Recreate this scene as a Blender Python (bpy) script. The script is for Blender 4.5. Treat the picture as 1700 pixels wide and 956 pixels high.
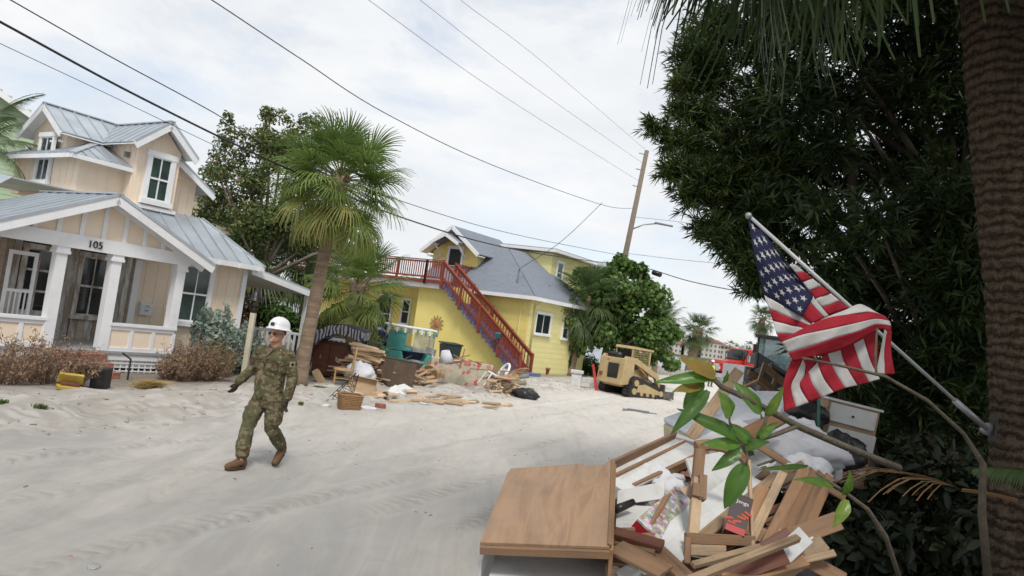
import bpy, bmesh, math, random
import numpy as np
from mathutils import Vector, Matrix
random.seed(7); rng = np.random.default_rng(7)
for o in list(bpy.data.objects): bpy.data.objects.remove(o)
SC = bpy.context.scene
COL = SC.collection
R = math.radians
# ------------------------------------------------------------------ camera
F = 1228.0; H = 2.15; PITCH = R(3.0); ROLL = R(8.0)
cd = bpy.data.cameras.new('camera'); cam = bpy.data.objects.new('camera', cd); COL.objects.link(cam)
cd.sensor_width = 36; cd.lens = 36*F/1700; cd.clip_start = .05; cd.clip_end = 4000
cam.matrix_world = Matrix.Translation((0, 0, H)) @ Matrix.Rotation(math.pi/2+PITCH, 4, 'X') @ Matrix.Rotation(ROLL, 4, 'Z')
cd.dof.use_dof = True; cd.dof.focus_distance = 4.6; cd.dof.aperture_fstop = 7.0
SC.camera = cam
# ------------------------------------------------------------------ sky and sun
SUN_EL, SUN_AZ = 54.0, 171.0           # azimuth measured from +Y towards +X
W = bpy.data.worlds.new('World'); SC.world = W; W.use_nodes = True
wn = W.node_tree.nodes; wl = W.node_tree.links; wn.clear()
def N(tree, t, **k):
    n = tree.nodes.new(t)
    for a, v in k.items():
        if a in n.inputs.keys(): n.inputs[a].default_value = v
        else: setattr(n, a, v)
    return n
T = W.node_tree
sky = N(T, 'ShaderNodeTexSky', sky_type='NISHITA', sun_disc=False, sun_elevation=R(SUN_EL), sun_rotation=R(SUN_AZ))
tc = N(T, 'ShaderNodeTexCoord'); mp = N(T, 'ShaderNodeMapping'); mp.inputs['Scale'].default_value = (1, 1, 2.6)
wl.new(tc.outputs['Generated'], mp.inputs['Vector'])
n1 = N(T, 'ShaderNodeTexNoise', Scale=2.6, Detail=9.0, Roughness=.62, Distortion=.35); wl.new(mp.outputs[0], n1.inputs['Vector'])
r1 = N(T, 'ShaderNodeValToRGB'); r1.color_ramp.elements[0].position = .36; r1.color_ramp.elements[0].color = (.62, .62, .62, 1)
r1.color_ramp.elements[1].position = .52; r1.color_ramp.elements[1].color = (1, 1, 1, 1)
wl.new(n1.outputs[0], r1.inputs[0])
n2 = N(T, 'ShaderNodeTexNoise', Scale=3.4, Detail=8.0, Roughness=.6, Distortion=.2); wl.new(mp.outputs[0], n2.inputs['Vector'])
r2 = N(T, 'ShaderNodeValToRGB'); r2.color_ramp.elements[0].position = .34; r2.color_ramp.elements[0].color = (4.85, 5.02, 5.25, 1)
r2.color_ramp.elements[1].position = .68; r2.color_ramp.elements[1].color = (5.7, 5.78, 5.86, 1)
wl.new(n2.outputs[0], r2.inputs[0])
mx = N(T, 'ShaderNodeMixRGB'); wl.new(r1.outputs[0], mx.inputs[0]); wl.new(sky.outputs[0], mx.inputs[1]); wl.new(r2.outputs[0], mx.inputs[2])
bg = N(T, 'ShaderNodeBackground', Strength=.1); wl.new(mx.outputs[0], bg.inputs[0])
wo = N(T, 'ShaderNodeOutputWorld'); wl.new(bg.outputs[0], wo.inputs[0])
sd = bpy.data.lights.new('sun', 'SUN'); sd.energy = 1.5; sd.angle = R(14); sd.color = (1, .95, .87)
so = bpy.data.objects.new('sun', sd); COL.objects.link(so)
sv = Vector((math.sin(R(SUN_AZ))*math.cos(R(SUN_EL)), math.cos(R(SUN_AZ))*math.cos(R(SUN_EL)), math.sin(R(SUN_EL))))
so.matrix_world = Matrix.Translation(sv*60) @ sv.to_track_quat('Z', 'Y').to_matrix().to_4x4()
vs = SC.view_settings; vs.view_transform = 'Standard'; vs.look = 'None'; vs.exposure = 0.76; vs.gamma = 1; vs.use_curve_mapping = False
SC.render.resolution_x = 1024; SC.render.resolution_y = 576

# ------------------------------------------------------------------ measuring: photograph pixel -> point of the place
def ray(px, py):
    x = (px-850)/F; y = -(py-478)/F
    c, s = math.cos(ROLL), math.sin(ROLL)
    x, y = x*c-y*s, x*s+y*c
    cp, sp = math.cos(PITCH), math.sin(PITCH)
    return Vector((x, cp-y*sp, sp+y*cp))
def at(px, py, Y):
    d = ray(px, py); return Vector((0, 0, H)) + d*(Y/d.y)
def gnd(px, py, z=0.):
    d = ray(px, py); return Vector((0, 0, H)) + d*((z-H)/d.z)

# ------------------------------------------------------------------ materials
def newmat(name):
    m = bpy.data.materials.new(name); m.use_nodes = True
    t = m.node_tree; b = t.nodes['Principled BSDF']; return m, t, b
def L(t, a, b): t.links.new(a, b)
def ramp(t, stops):
    r = t.nodes.new('ShaderNodeValToRGB'); e = r.color_ramp.elements
    while len(e) < len(stops): e.new(.5)
    for i, (p, c) in enumerate(stops):
        e[i].position = p; e[i].color = (*c, 1) if len(c) == 3 else c
    return r
def coords(t, stretch=(1, 1, 1), rot=(0, 0, 0), kind='Object', jitter=True):
    c = t.nodes.new('ShaderNodeTexCoord'); m = t.nodes.new('ShaderNodeMapping')
    m.inputs['Scale'].default_value = stretch; m.inputs['Rotation'].default_value = rot
    L(t, c.outputs[kind], m.inputs['Vector'])
    if jitter:
        oi = t.nodes.new('ShaderNodeObjectInfo'); mu = N(t, 'ShaderNodeMath', operation='MULTIPLY'); mu.inputs[1].default_value = 37.
        L(t, oi.outputs['Random'], mu.inputs[0]); L(t, mu.outputs[0], m.inputs['Location'])
    return m.outputs[0]
def noise(t, v, scale, detail=5., rough=.55, dist=0.):
    n = N(t, 'ShaderNodeTexNoise', Scale=scale, Detail=detail, Roughness=rough, Distortion=dist); L(t, v, n.inputs['Vector']); return n.outputs[0]
def bump(t, b, h, strength, dist=.02):
    n = N(t, 'ShaderNodeBump', Strength=strength, Distance=dist); L(t, h, n.inputs['Height']); L(t, n.outputs[0], b.inputs['Normal'])
def mixc(t, f, a, b, blend='MIX'):
    n = t.nodes.new('ShaderNodeMixRGB'); n.blend_type = blend
    for i, v in ((0, f), (1, a), (2, b)):
        if hasattr(v, 'is_linked') or hasattr(v, 'links'): L(t, v, n.inputs[i])
        else: n.inputs[i].default_value = v if i == 0 else (*v, 1)
    return n.outputs[0]
def randval(t, colsock, amt):
    if amt <= 0: return colsock
    oi = t.nodes.new('ShaderNodeObjectInfo'); mr = N(t, 'ShaderNodeMapRange'); mr.inputs['To Min'].default_value = 1-amt; mr.inputs['To Max'].default_value = 1+amt
    h = t.nodes.new('ShaderNodeHueSaturation'); L(t, oi.outputs['Random'], mr.inputs[0]); L(t, mr.outputs[0], h.inputs['Value']); L(t, colsock, h.inputs['Color']); return h.outputs[0]
def mat(name, c1, c2=None, rough=.7, scale=2.5, stretch=(1, 1, 1), bmp=.0, bscale=60., metal=0., rand=0., lo=.38, hi=.64, dirt=0., spec=.4):
    m, t, b = newmat(name)
    if c2 is None: c2 = tuple(x*.82 for x in c1)
    v = coords(t, stretch)
    r = ramp(t, [(lo, c1), (hi, c2)]); L(t, noise(t, v, scale, 7., .62), r.inputs[0]); c = r.outputs[0]
    if dirt > 0:
        d = ramp(t, [(.52, (0, 0, 0)), (.72, (dirt, dirt, dirt))]); L(t, noise(t, v, scale*2.3, 8., .7), d.inputs[0])
        c = mixc(t, d.outputs[0], c, (.22, .18, .13))
    c = randval(t, c, rand)
    L(t, c, b.inputs['Base Color']); b.inputs['Roughness'].default_value = rough; b.inputs['Metallic'].default_value = metal
    b.inputs['Specular IOR Level'].default_value = spec
    if bmp > 0: bump(t, b, noise(t, v, bscale, 4.), bmp)
    return m
def wood(name, c1, c2, rough=.65, rand=.15, bmp=.25, grain=22., dirt=.0):
    m, t, b = newmat(name)
    v = coords(t, (1.0, grain, grain))
    n = noise(t, v, 1.6, 6., .6, .6)
    r = ramp(t, [(.3, c2), (.5, c1), (.68, tuple(x*.8+y*.2 for x, y in zip(c2, c1)))]); L(t, n, r.inputs[0])
    c = r.outputs[0]
    if dirt:
        v2 = coords(t); d = ramp(t, [(.45, (0, 0, 0)), (.7, (dirt,)*3)]); L(t, noise(t, v2, 4., 8., .7), d.inputs[0]); c = mixc(t, d.outputs[0], c, (.16, .13, .10))
    c = randval(t, c, rand)
    L(t, c, b.inputs['Base Color']); b.inputs['Roughness'].default_value = rough; b.inputs['Specular IOR Level'].default_value = .3
    bump(t, b, n, bmp, .004); return m
def leafmat(name, stops, trans=.25, rough=.5):
    m, t, b = newmat(name)
    a = t.nodes.new('ShaderNodeAttribute'); a.attribute_name = 'tint'
    r = ramp(t, stops); L(t, a.outputs['Fac'], r.inputs[0]); c = randval(t, r.outputs[0], .15)
    L(t, c, b.inputs['Base Color']); b.inputs['Roughness'].default_value = rough; b.inputs['Specular IOR Level'].default_value = .35
    tr = t.nodes.new('ShaderNodeBsdfTranslucent'); L(t, c, tr.inputs[0])
    mxs = t.nodes.new('ShaderNodeMixShader'); mxs.inputs[0].default_value = trans
    L(t, b.outputs[0], mxs.inputs[1]); L(t, tr.outputs[0], mxs.inputs[2]); L(t, mxs.outputs[0], t.nodes['Material Output'].inputs[0])
    return m
def glassmat(name, col, rough=.06, spec=.6):
    m, t, b = newmat(name)
    v = coords(t); r = ramp(t, [(.4, col), (.65, tuple(x*1.7+.004 for x in col))]); L(t, noise(t, v, 2.2, 3.), r.inputs[0]); L(t, r.outputs[0], b.inputs['Base Color'])
    b.inputs['Roughness'].default_value = rough; b.inputs['Specular IOR Level'].default_value = spec; return m

# ------------------------------------------------------------------ mesh helpers
class MB:
    def __init__(s): s.V = []; s.Fc = []; s.UV = None
    def add(s, vs, fs):
        o = len(s.V); s.V += [tuple(v) for v in vs]; s.Fc += [tuple(i+o for i in f) for f in fs]; return s
    def box(s, x0, x1, y0, y1, z0, z1, M=None):
        vs = [Vector((x, y, z)) for z in (z0, z1) for y in (y0, y1) for x in (x0, x1)]
        if M is not None: vs = [M @ v for v in vs]
        return s.add(vs, [(0, 2, 3, 1), (4, 5, 7, 6), (0, 1, 5, 4), (2, 6, 7, 3), (0, 4, 6, 2), (1, 3, 7, 5)])
    def bar(s, p, q, w, h, up=(0, 0, 1)):
        p = Vector(p); q = Vector(q); x = (q-p); l = x.length; x.normalize(); up = Vector(up)
        y = up.cross(x)
        if y.length < 1e-4: y = Vector((0, 1, 0)).cross(x)
        y.normalize(); z = x.cross(y)
        M = Matrix((x, y, z)).transposed().to_4x4(); M.translation = p
        return s.box(0, l, -w/2, w/2, -h/2, h/2, M)
    def tube(s, pts, rad, n=8, cap=True):
        pts = [Vector(p) for p in pts]
        if not hasattr(rad, '__len__'): rad = [rad]*len(pts)
        o = len(s.V); k = len(pts); prev = None
        for i, p in enumerate(pts):
            d = (pts[min(i+1, k-1)]-pts[max(i-1, 0)]).normalized()
            a = prev if prev is not None else (Vector((0, 0, 1)) if abs(d.z) < .9 else Vector((1, 0, 0)))
            a = (a - d*a.dot(d)).normalized(); b = d.cross(a); prev = a
            for j in range(n):
                t = 2*math.pi*j/n; s.V.append(tuple(p+(a*math.cos(t)+b*math.sin(t))*rad[i]))
        for i in range(k-1):
            for j in range(n):
                s.Fc.append((o+i*n+j, o+i*n+(j+1) % n, o+(i+1)*n+(j+1) % n, o+(i+1)*n+j))
        if cap: s.Fc.append(tuple(o+j for j in reversed(range(n)))); s.Fc.append(tuple(o+(k-1)*n+j for j in range(n)))
        return s
    def lathe(s, prof, n=16, M=None):          # prof: (r, z)
        o = len(s.V)
        for r, z in prof:
            for j in range(n):
                t = 2*math.pi*j/n; v = Vector((r*math.cos(t), r*math.sin(t), z)); s.V.append(tuple(M @ v if M is not None else v))
        for i in range(len(prof)-1):
            for j in range(n):
                s.Fc.append((o+i*n+j, o+i*n+(j+1) % n, o+(i+1)*n+(j+1) % n, o+(i+1)*n+j))
        s.Fc.append(tuple(o+j for j in reversed(range(n)))); s.Fc.append(tuple(o+(len(prof)-1)*n+j for j in range(n)))
        return s
    def prism(s, poly, d):                     # planar polygon (3D points) extruded by vector d
        d = Vector(d); a = [Vector(p) for p in poly]; n = len(a)
        return s.add(a+[p+d for p in a], [tuple(range(n))[::-1], tuple(range(n, 2*n))]+[(i, (i+1) % n, n+(i+1) % n, n+i) for i in range(n)])
    def sphere(s, c, r, n=10, m=6, M=None):
        if not hasattr(r, '__len__'): r = (r, r, r)
        prof = [(math.sin(math.pi*i/m), -math.cos(math.pi*i/m)) for i in range(m+1)]; prof[0] = (.02, -1); prof[-1] = (.02, 1)
        B = Matrix.Translation(c) @ (M.to_4x4() if M is not None else Matrix()) @ Matrix.Diagonal((*r, 1)); return s.lathe(prof, n, B)
    def build(s, name, m, parent=None, smooth=False, bevel=0., M=None, recalc=True):
        me = bpy.data.meshes.new(name); me.from_pydata(s.V, [], s.Fc)
        if recalc:
            bm = bmesh.new(); bm.from_mesh(me); bmesh.ops.recalc_face_normals(bm, faces=bm.faces); bm.to_mesh(me); bm.free()
        return obj(name, me, m, parent, smooth, bevel, M)
def obj(name, me, m=None, parent=None, smooth=False, bevel=0., M=None):
    o = bpy.data.objects.new(name, me); COL.objects.link(o)
    if m is not None and len(me.materials) == 0: me.materials.append(m)
    if smooth: me.polygons.foreach_set('use_smooth', [True]*len(me.polygons))
    if parent is not None: o.parent = parent
    if M is not None: o.matrix_local = M
    if bevel > 0:
        b = o.modifiers.new('bevel', 'BEVEL'); b.width = bevel; b.segments = 2; b.limit_method = 'ANGLE'
    return o
def tag(o, label=None, cat=None, group=None, kind=None):
    if label: o['label'] = label
    if cat: o['category'] = cat
    if group: o['group'] = group
    if kind: o['kind'] = kind
    return o
def thing(name, label, cat, M=None, group=None):
    o = bpy.data.objects.new(name, None); COL.objects.link(o); o.empty_display_size = .2
    if M is not None: o.matrix_world = M if isinstance(M, Matrix) else Matrix.Translation(M)
    return tag(o, label, cat, group)
def TM(loc, rz=0, rx=0, ry=0): return Matrix.Translation(loc) @ Matrix.Rotation(rz, 4, 'Z') @ Matrix.Rotation(ry, 4, 'Y') @ Matrix.Rotation(rx, 4, 'X')
def copy_tree(o, parent=None):
    c = o.copy(); COL.objects.link(c); c.parent = parent
    for ch in o.children: copy_tree(ch, c)
    return c
def axes(x, y, z, t):
    M = Matrix((x, y, z)).transposed().to_4x4(); M.translation = t; return M
BOXC = {}
def boxmesh(l, w, t, m, bev=.003):
    k = (round(l, 2), round(w, 3), round(t, 3), m.name)
    if k not in BOXC:
        b = MB().box(-k[0]/2, k[0]/2, -k[1]/2, k[1]/2, -k[2]/2, k[2]/2)
        me = bpy.data.meshes.new('board'); me.from_pydata(b.V, [], b.Fc); me.materials.append(m)
        if bev:
            bm = bmesh.new(); bm.from_mesh(me); bmesh.ops.bevel(bm, geom=bm.edges[:], offset=min(bev, k[2]*.3), segments=1, affect='EDGES'); bm.to_mesh(me); bm.free()
        BOXC[k] = me
    return BOXC[k]
def plank(name, p, q, w, t, m, up=(0, 0, 1), parent=None, bev=.003):
    p = Vector(p); q = Vector(q); x = q-p; l = x.length; x.normalize(); y = Vector(up).cross(x)
    if y.length < 1e-3: y = Vector((0, 1, 0)).cross(x)
    y.normalize(); z = x.cross(y)
    return obj(name, boxmesh(l, w, t, m, bev), None, parent, M=axes(x, y, z, (p+q)/2))
def npmesh(name, V, Fq, m, tint=None, parent=None, smooth=False):
    """big meshes from arrays: V (n,3), Fq (m,k); tint per face"""
    me = bpy.data.meshes.new(name); k = Fq.shape[1]
    me.vertices.add(len(V)); me.vertices.foreach_set('co', np.asarray(V, np.float32).ravel())
    me.loops.add(Fq.size); me.loops.foreach_set('vertex_index', Fq.ravel().astype(np.int32))
    me.polygons.add(len(Fq)); me.polygons.foreach_set('loop_start', np.arange(0, Fq.size, k, dtype=np.int32)); me.polygons.foreach_set('loop_total', np.full(len(Fq), k, np.int32))
    me.update(calc_edges=True)
    if tint is not None:
        a = me.attributes.new('tint', 'FLOAT', 'FACE'); a.data.foreach_set('value', np.asarray(tint, np.float32))
    return obj(name, me, m, parent, smooth)
def clip(poly, axis, lo, hi):
    for sgn, lim in ((1, lo), (-1, -hi)):
        out = []; n = len(poly)
        for i in range(n):
            a, b = poly[i], poly[(i+1) % n]; da = sgn*a[axis]-lim; db = sgn*b[axis]-lim
            if da >= 0: out.append(a)
            if (da >= 0) != (db >= 0):
                t = da/(da-db); out.append((a[0]+(b[0]-a[0])*t, a[1]+(b[1]-a[1])*t))
        poly = out
        if len(poly) < 3: return []
    return poly
def roof_face(parent, poly, e, m, spacing=.42, th=.03, seam=.035, name='roof_panel'):
    """planar slope cut into standing-seam panels; e = direction along the eave"""
    P = [Vector(p) for p in poly]; e = Vector(e).normalized(); n = (P[1]-P[0]).cross(P[2]-P[0]).normalized()
    if n.z < 0: n = -n
    s = n.cross(e).normalized()
    q = [((p-P[0]).dot(e), (p-P[0]).dot(s)) for p in P]
    lo = min(a for a, b in q); hi = max(a for a, b in q); k = max(1, round((hi-lo)/spacing)); w = (hi-lo)/k
    for i in range(k):
        c = clip(q, 0, lo+i*w, lo+(i+1)*w-.004)
        if len(c) < 3: continue
        pts = [P[0]+e*a+s*b for a, b in c]
        mb = MB().prism(pts, n*th)
        ys = [b for a, b in clip(c, 0, lo+i*w-1e-4, lo+i*w+.03)] if seam else []
        if len(ys) >= 2 and max(ys)-min(ys) > .05:
            a = lo+i*w+.012
            mb.bar(P[0]+e*a+s*min(ys)+n*(th+seam/2-.004), P[0]+e*a+s*max(ys)+n*(th+seam/2-.004), .022, seam, n)
        mb.build(name, m, parent)
# ------------------------------------------------------------------ material library
WHITE = mat('white_paint', (.80, .81, .83), (.74, .75, .77), .5, 1.5, dirt=.12)
PEACH = mat('peach_paint', (.84, .70, .56), (.80, .665, .525), .65, .8, dirt=.04)
WEATH = wood('weathered_boards', (.40, .33, .26), (.20, .15, .11), .8, .3, .5, 14)
PEEL = mat('peeling_paint', (.56, .56, .54), (.27, .22, .17), .8, 6, (1, 1, .25), .3, 30, rand=.2, lo=.42, hi=.6)
METAL = mat('galvanised_roof', (.50, .54, .58), (.40, .44, .48), .42, 1.2, metal=.55, rand=.05)
GLASS = glassmat('window_glass', (.012, .018, .018)); GLASSG = glassmat('green_window_glass', (.03, .05, .045))
SCREEN = mat('dark_screen', (.012, .012, .013), rough=.5)
BRICK = mat('brick', (.36, .13, .09), (.27, .10, .075), .85, 9, bmp=.3, rand=.3)
MORTAR = mat('mortar', (.40, .36, .32), rough=.9, scale=8)
BLACK = mat('black_paint', (.015, .015, .016), (.025, .025, .026), .4, 5)
BLACKPL = mat('black_plastic', (.012, .012, .013), (.03, .03, .03), .35, 4, bmp=.1)
YELLOW = mat('yellow_paint', (.80, .69, .24), (.75, .64, .21), .7, .9, dirt=.08)
YELLOWP = mat('pale_yellow_paint', (.76, .70, .34), (.71, .65, .30), .7, .9, dirt=.06)
REDWOOD = mat('red_stained_wood', (.26, .055, .03), (.19, .04, .025), .6, 5, bmp=.2, rand=.12)
BLUEP = mat('blue_paint', (.12, .17, .33), (.09, .13, .27), .6, 5, rand=.1, dirt=.1)
def shingles(name, c1, c2):
    m, t, b = newmat(name); c = t.nodes.new('ShaderNodeTexCoord')
    br = N(t, 'ShaderNodeTexBrick', Scale=1.0); br.inputs['Color1'].default_value = (*c1, 1); br.inputs['Color2'].default_value = (*c2, 1); br.inputs['Mortar'].default_value = (*[x*.5 for x in c1], 1)
    br.inputs['Brick Width'].default_value = .3; br.inputs['Row Height'].default_value = .13; br.inputs['Mortar Size'].default_value = .008
    L(t, c.outputs['UV'], br.inputs['Vector']); v = coords(t)
    L(t, mixc(t, noise(t, v, 14., 6.), br.outputs['Color'], tuple(x*1.3 for x in c2)), b.inputs['Base Color']); b.inputs['Roughness'].default_value = .9
    bump(t, b, br.outputs['Fac'], -.4, .01); return m
SHING = shingles('grey_shingles', (.125, .145, .175), (.18, .20, .235))
PINE = wood('raw_pine', (.56, .40, .25), (.42, .28, .16), rand=.3, dirt=.3)
PINEO = wood('old_pine', (.42, .30, .19), (.26, .175, .105), rand=.35, bmp=.5, dirt=.55)
OAK = wood('brown_oak', (.32, .185, .10), (.20, .11, .055), .6, .25, .4, 20, dirt=.5)
CHERRY = wood('red_brown_wood', (.17, .06, .035), (.10, .032, .02), .5, .2, .3, 20, dirt=.3)
WALNUT = wood('dark_stained_wood', (.10, .065, .042), (.045, .028, .02), .6, .1, dirt=.35)
RATTAN = mat('rattan', (.50, .34, .17), (.36, .23, .11), .6, 14, bmp=.3)
WHITEB = mat('white_laminate', (.64, .645, .64), (.55, .555, .55), .45, 3, dirt=.4, rand=.06)
WHITEC = mat('white_cloth', (.66, .67, .71), (.54, .55, .60), .9, 3, bmp=.3, bscale=14, dirt=.1)
WHITEPL = mat('white_plastic', (.74, .75, .77), (.66, .67, .69), .35, 2, dirt=.08)
TEAL = mat('teal_fabric', (.07, .30, .27), (.05, .23, .21), .6, 3, bmp=.15)
GREY = mat('grey_metal', (.36, .37, .38), (.28, .29, .30), .4, 3, metal=.5)
GREYP = mat('grey_plastic', (.20, .21, .21), (.15, .16, .16), .5, 3)
CONC = mat('concrete', (.44, .42, .39), (.36, .34, .31), .9, 3, bmp=.3, dirt=.2)
RUBBER = mat('rubber', (.022, .022, .022), (.06, .055, .05), .8, 6, bmp=.3)
CHROME = mat('aluminium', (.70, .71, .73), (.62, .63, .65), .28, 3, metal=.9)

# ------------------------------------------------------------------ ground
SD = Vector((.40, .916, 0)).normalized(); SN = Vector((-SD.y, SD.x, 0))     # along the street / towards the left houses
E0 = Vector((-5.7, 8.84, 0))
def vnoise(x, y, s, seed=0):
    """smooth value noise on arrays"""
    x = np.asarray(x)/s; y = np.asarray(y)/s
    xi = np.floor(x); yi = np.floor(y); fx = x-xi; fy = y-yi; fx = fx*fx*(3-2*fx); fy = fy*fy*(3-2*fy)
    def h(a, b):
        v = np.sin(a*127.1+b*311.7+seed*74.7)*43758.5453; return v-np.floor(v)
    return (h(xi, yi)*(1-fx)+h(xi+1, yi)*fx)*(1-fy)+(h(xi, yi+1)*(1-fx)+h(xi+1, yi+1)*fx)*fy-.5
def street(x, y):
    dx = x-E0.x; dy = y-E0.y; return dx*SD.x+dy*SD.y, dx*SN.x+dy*SN.y      # along, left of the road edge
def gheight(x, y):
    x = np.asarray(x, float); y = np.asarray(y, float); a, d = street(x, y)
    road = 1/(1+np.exp(d*6)); verge = np.clip((d+.3)/.8, 0, 1)*np.clip((4.2-d)/2.2, 0, 1)
    z = verge*(.06+.14*vnoise(x, y, .8, 1)+.13*vnoise(x, y, .3, 2)+.06*vnoise(x, y, .14, 3))
    rut = sum(np.exp(-((d+c+.25*vnoise(a, a*0, 7., 5))/.16)**2)*(.045+.03*vnoise(a*3, d*0, .5, 4)) for c in (1.3, 2.9, 4.6, 6.2))
    tread = 0
    for c, sd_ in ((.75, 1), (2.15, 2), (2.75, 3), (3.9, 4), (5.3, 5)):
        dc = d+c+.35*vnoise(a, a*0, 6., 8+sd_); m_ = np.clip(1.4-np.abs(dc)/.15, 0, 1)*np.clip(vnoise(a, a*0, 2.6, 9+sd_)*2.2+.55, 0, 1)
        tread = tread+m_*(.016*np.tanh(3*np.sin((a+np.abs(dc)*.7)*2*math.pi/.17))-.012)
    z = z + road*(-rut+tread*.8+.02*vnoise(x, y, .3, 6)+.012*vnoise(x, y, .15, 16)+.04*vnoise(a/4, d, .5, 7))
    right = np.clip((-d-8.2)/1.5, 0, 1); z = z + right*(.06+.1*vnoise(x, y, .5, 12))
    far = np.clip((a-64)/1.0, 0, 1); z = z*(1-far) + far*-3.2
    back = np.clip((np.hypot(x, y)-300)/50, 0, 1)*np.clip((y-290)/30, 0, 1)
    return z
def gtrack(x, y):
    """colour mask, compaction plus relief shading put into the colour: pressed grooves (negative) and loose ridges (positive) of the tyre tracks, clods on the verge"""
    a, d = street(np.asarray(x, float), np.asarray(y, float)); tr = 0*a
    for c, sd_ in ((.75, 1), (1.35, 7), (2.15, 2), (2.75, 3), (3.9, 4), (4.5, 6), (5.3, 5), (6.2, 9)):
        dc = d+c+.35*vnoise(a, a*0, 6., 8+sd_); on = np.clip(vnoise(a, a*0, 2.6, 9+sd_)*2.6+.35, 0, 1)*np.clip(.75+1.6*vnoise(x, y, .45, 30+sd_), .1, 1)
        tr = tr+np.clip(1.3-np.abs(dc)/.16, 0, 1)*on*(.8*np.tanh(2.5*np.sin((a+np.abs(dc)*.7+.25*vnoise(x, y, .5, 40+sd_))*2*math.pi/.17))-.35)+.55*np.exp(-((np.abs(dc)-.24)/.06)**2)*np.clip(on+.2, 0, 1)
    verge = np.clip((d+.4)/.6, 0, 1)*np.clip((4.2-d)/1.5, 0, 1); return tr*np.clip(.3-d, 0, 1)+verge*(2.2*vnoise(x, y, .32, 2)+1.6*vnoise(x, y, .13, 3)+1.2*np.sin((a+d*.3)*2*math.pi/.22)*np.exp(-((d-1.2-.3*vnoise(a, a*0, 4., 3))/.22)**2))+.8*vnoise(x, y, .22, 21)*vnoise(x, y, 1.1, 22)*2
def gz(x, y): return float(gheight(x, y))
def ongrid(xs, ys):
    X, Y = np.meshgrid(xs, ys); Z = gheight(X, Y)
    V = np.stack([X, Y, Z], -1).reshape(-1, 3); nx, ny = len(xs), len(ys)
    i = (np.arange(ny-1)[:, None]*nx+np.arange(nx-1)[None]).ravel()
    return V, np.stack([i, i+1, i+nx+1, i+nx], -1)
xs = np.concatenate([[-1500, -700, -300, -120, -60, -35, -22], np.arange(-14, -9, .085), np.arange(-9, 3.2, .042), np.arange(3.2, 9, .085), [10, 12, 15, 20, 26], np.arange(32, 80, 6), [120, 300, 700, 1500]])
ys = np.concatenate([[-60, -20, -5, 0, 1.5], np.arange(2.5, 12, .036), np.arange(12, 14, .06), np.arange(14, 30, .1), np.arange(30, 50, .4), np.arange(50, 90, 1.5), [100, 130, 180, 260, 400, 700, 1500]])
V, Q = ongrid(xs, ys)
m, t, b = newmat('sand_ground')
v = coords(t, jitter=False); vr = coords(t, (1, .16, 1), (0, 0, math.atan2(SD.x, SD.y)), jitter=False)
n_big = noise(t, v, .55, 6., .6, .5); n_st = noise(t, vr, 2.4, 14., .78, .8); n_f = noise(t, v, 7., 10., .8); n_g = noise(t, v, 160., 3., .8)
c = ramp(t, [(.30, (.53, .49, .44)), (.43, (.68, .64, .585)), (.60, (.745, .705, .65)), (.74, (.63, .565, .49))]); L(t, n_st, c.inputs[0])
f2 = ramp(t, [(.50, (0, 0, 0)), (.72, (.4, .4, .4))]); L(t, n_big, f2.inputs[0])
c2 = mixc(t, f2.outputs[0], c.outputs[0], (.52, .51, .495))
f3 = ramp(t, [(.56, (0, 0, 0)), (.74, (.5, .5, .5))]); L(t, n_f, f3.inputs[0]); c3 = mixc(t, f3.outputs[0], c2, (.42, .34, .26))
f4 = ramp(t, [(.62, (0, 0, 0)), (.72, (.35, .35, .35))]); L(t, n_g, f4.inputs[0]); c4 = mixc(t, f4.outputs[0], c3, (.2, .175, .15))
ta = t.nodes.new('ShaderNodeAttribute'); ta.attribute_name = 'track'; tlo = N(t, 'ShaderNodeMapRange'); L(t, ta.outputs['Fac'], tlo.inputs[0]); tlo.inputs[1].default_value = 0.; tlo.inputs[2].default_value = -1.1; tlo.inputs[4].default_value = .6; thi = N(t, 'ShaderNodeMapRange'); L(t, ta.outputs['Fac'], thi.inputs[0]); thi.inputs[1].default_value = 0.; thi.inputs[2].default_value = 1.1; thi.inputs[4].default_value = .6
def tracks(cs): return mixc(t, thi.outputs[0], mixc(t, tlo.outputs[0], cs, (.43, .395, .355)), (.72, .69, .65))  # grooves darkened, ridges paled: pressed and loose sand plus painted relief shading
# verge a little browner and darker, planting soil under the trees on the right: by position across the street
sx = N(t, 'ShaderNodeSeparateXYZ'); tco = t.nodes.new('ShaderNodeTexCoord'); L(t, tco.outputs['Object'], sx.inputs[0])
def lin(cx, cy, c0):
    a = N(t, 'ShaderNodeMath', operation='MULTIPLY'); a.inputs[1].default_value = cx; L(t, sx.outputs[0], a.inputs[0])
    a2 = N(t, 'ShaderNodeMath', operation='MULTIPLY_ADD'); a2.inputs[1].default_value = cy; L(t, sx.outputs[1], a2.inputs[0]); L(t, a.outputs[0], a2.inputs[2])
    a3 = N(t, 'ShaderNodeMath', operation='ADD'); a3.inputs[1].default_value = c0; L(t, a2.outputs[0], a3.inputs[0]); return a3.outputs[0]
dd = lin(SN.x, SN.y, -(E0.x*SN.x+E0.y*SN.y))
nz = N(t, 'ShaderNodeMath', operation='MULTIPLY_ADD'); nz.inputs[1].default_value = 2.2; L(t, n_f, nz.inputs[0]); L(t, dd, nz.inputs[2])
vg = N(t, 'ShaderNodeMapRange'); L(t, nz.outputs[0], vg.inputs[0]); vg.inputs[1].default_value = .6; vg.inputs[2].default_value = 1.9; vg.inputs[4].default_value = .55
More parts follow.
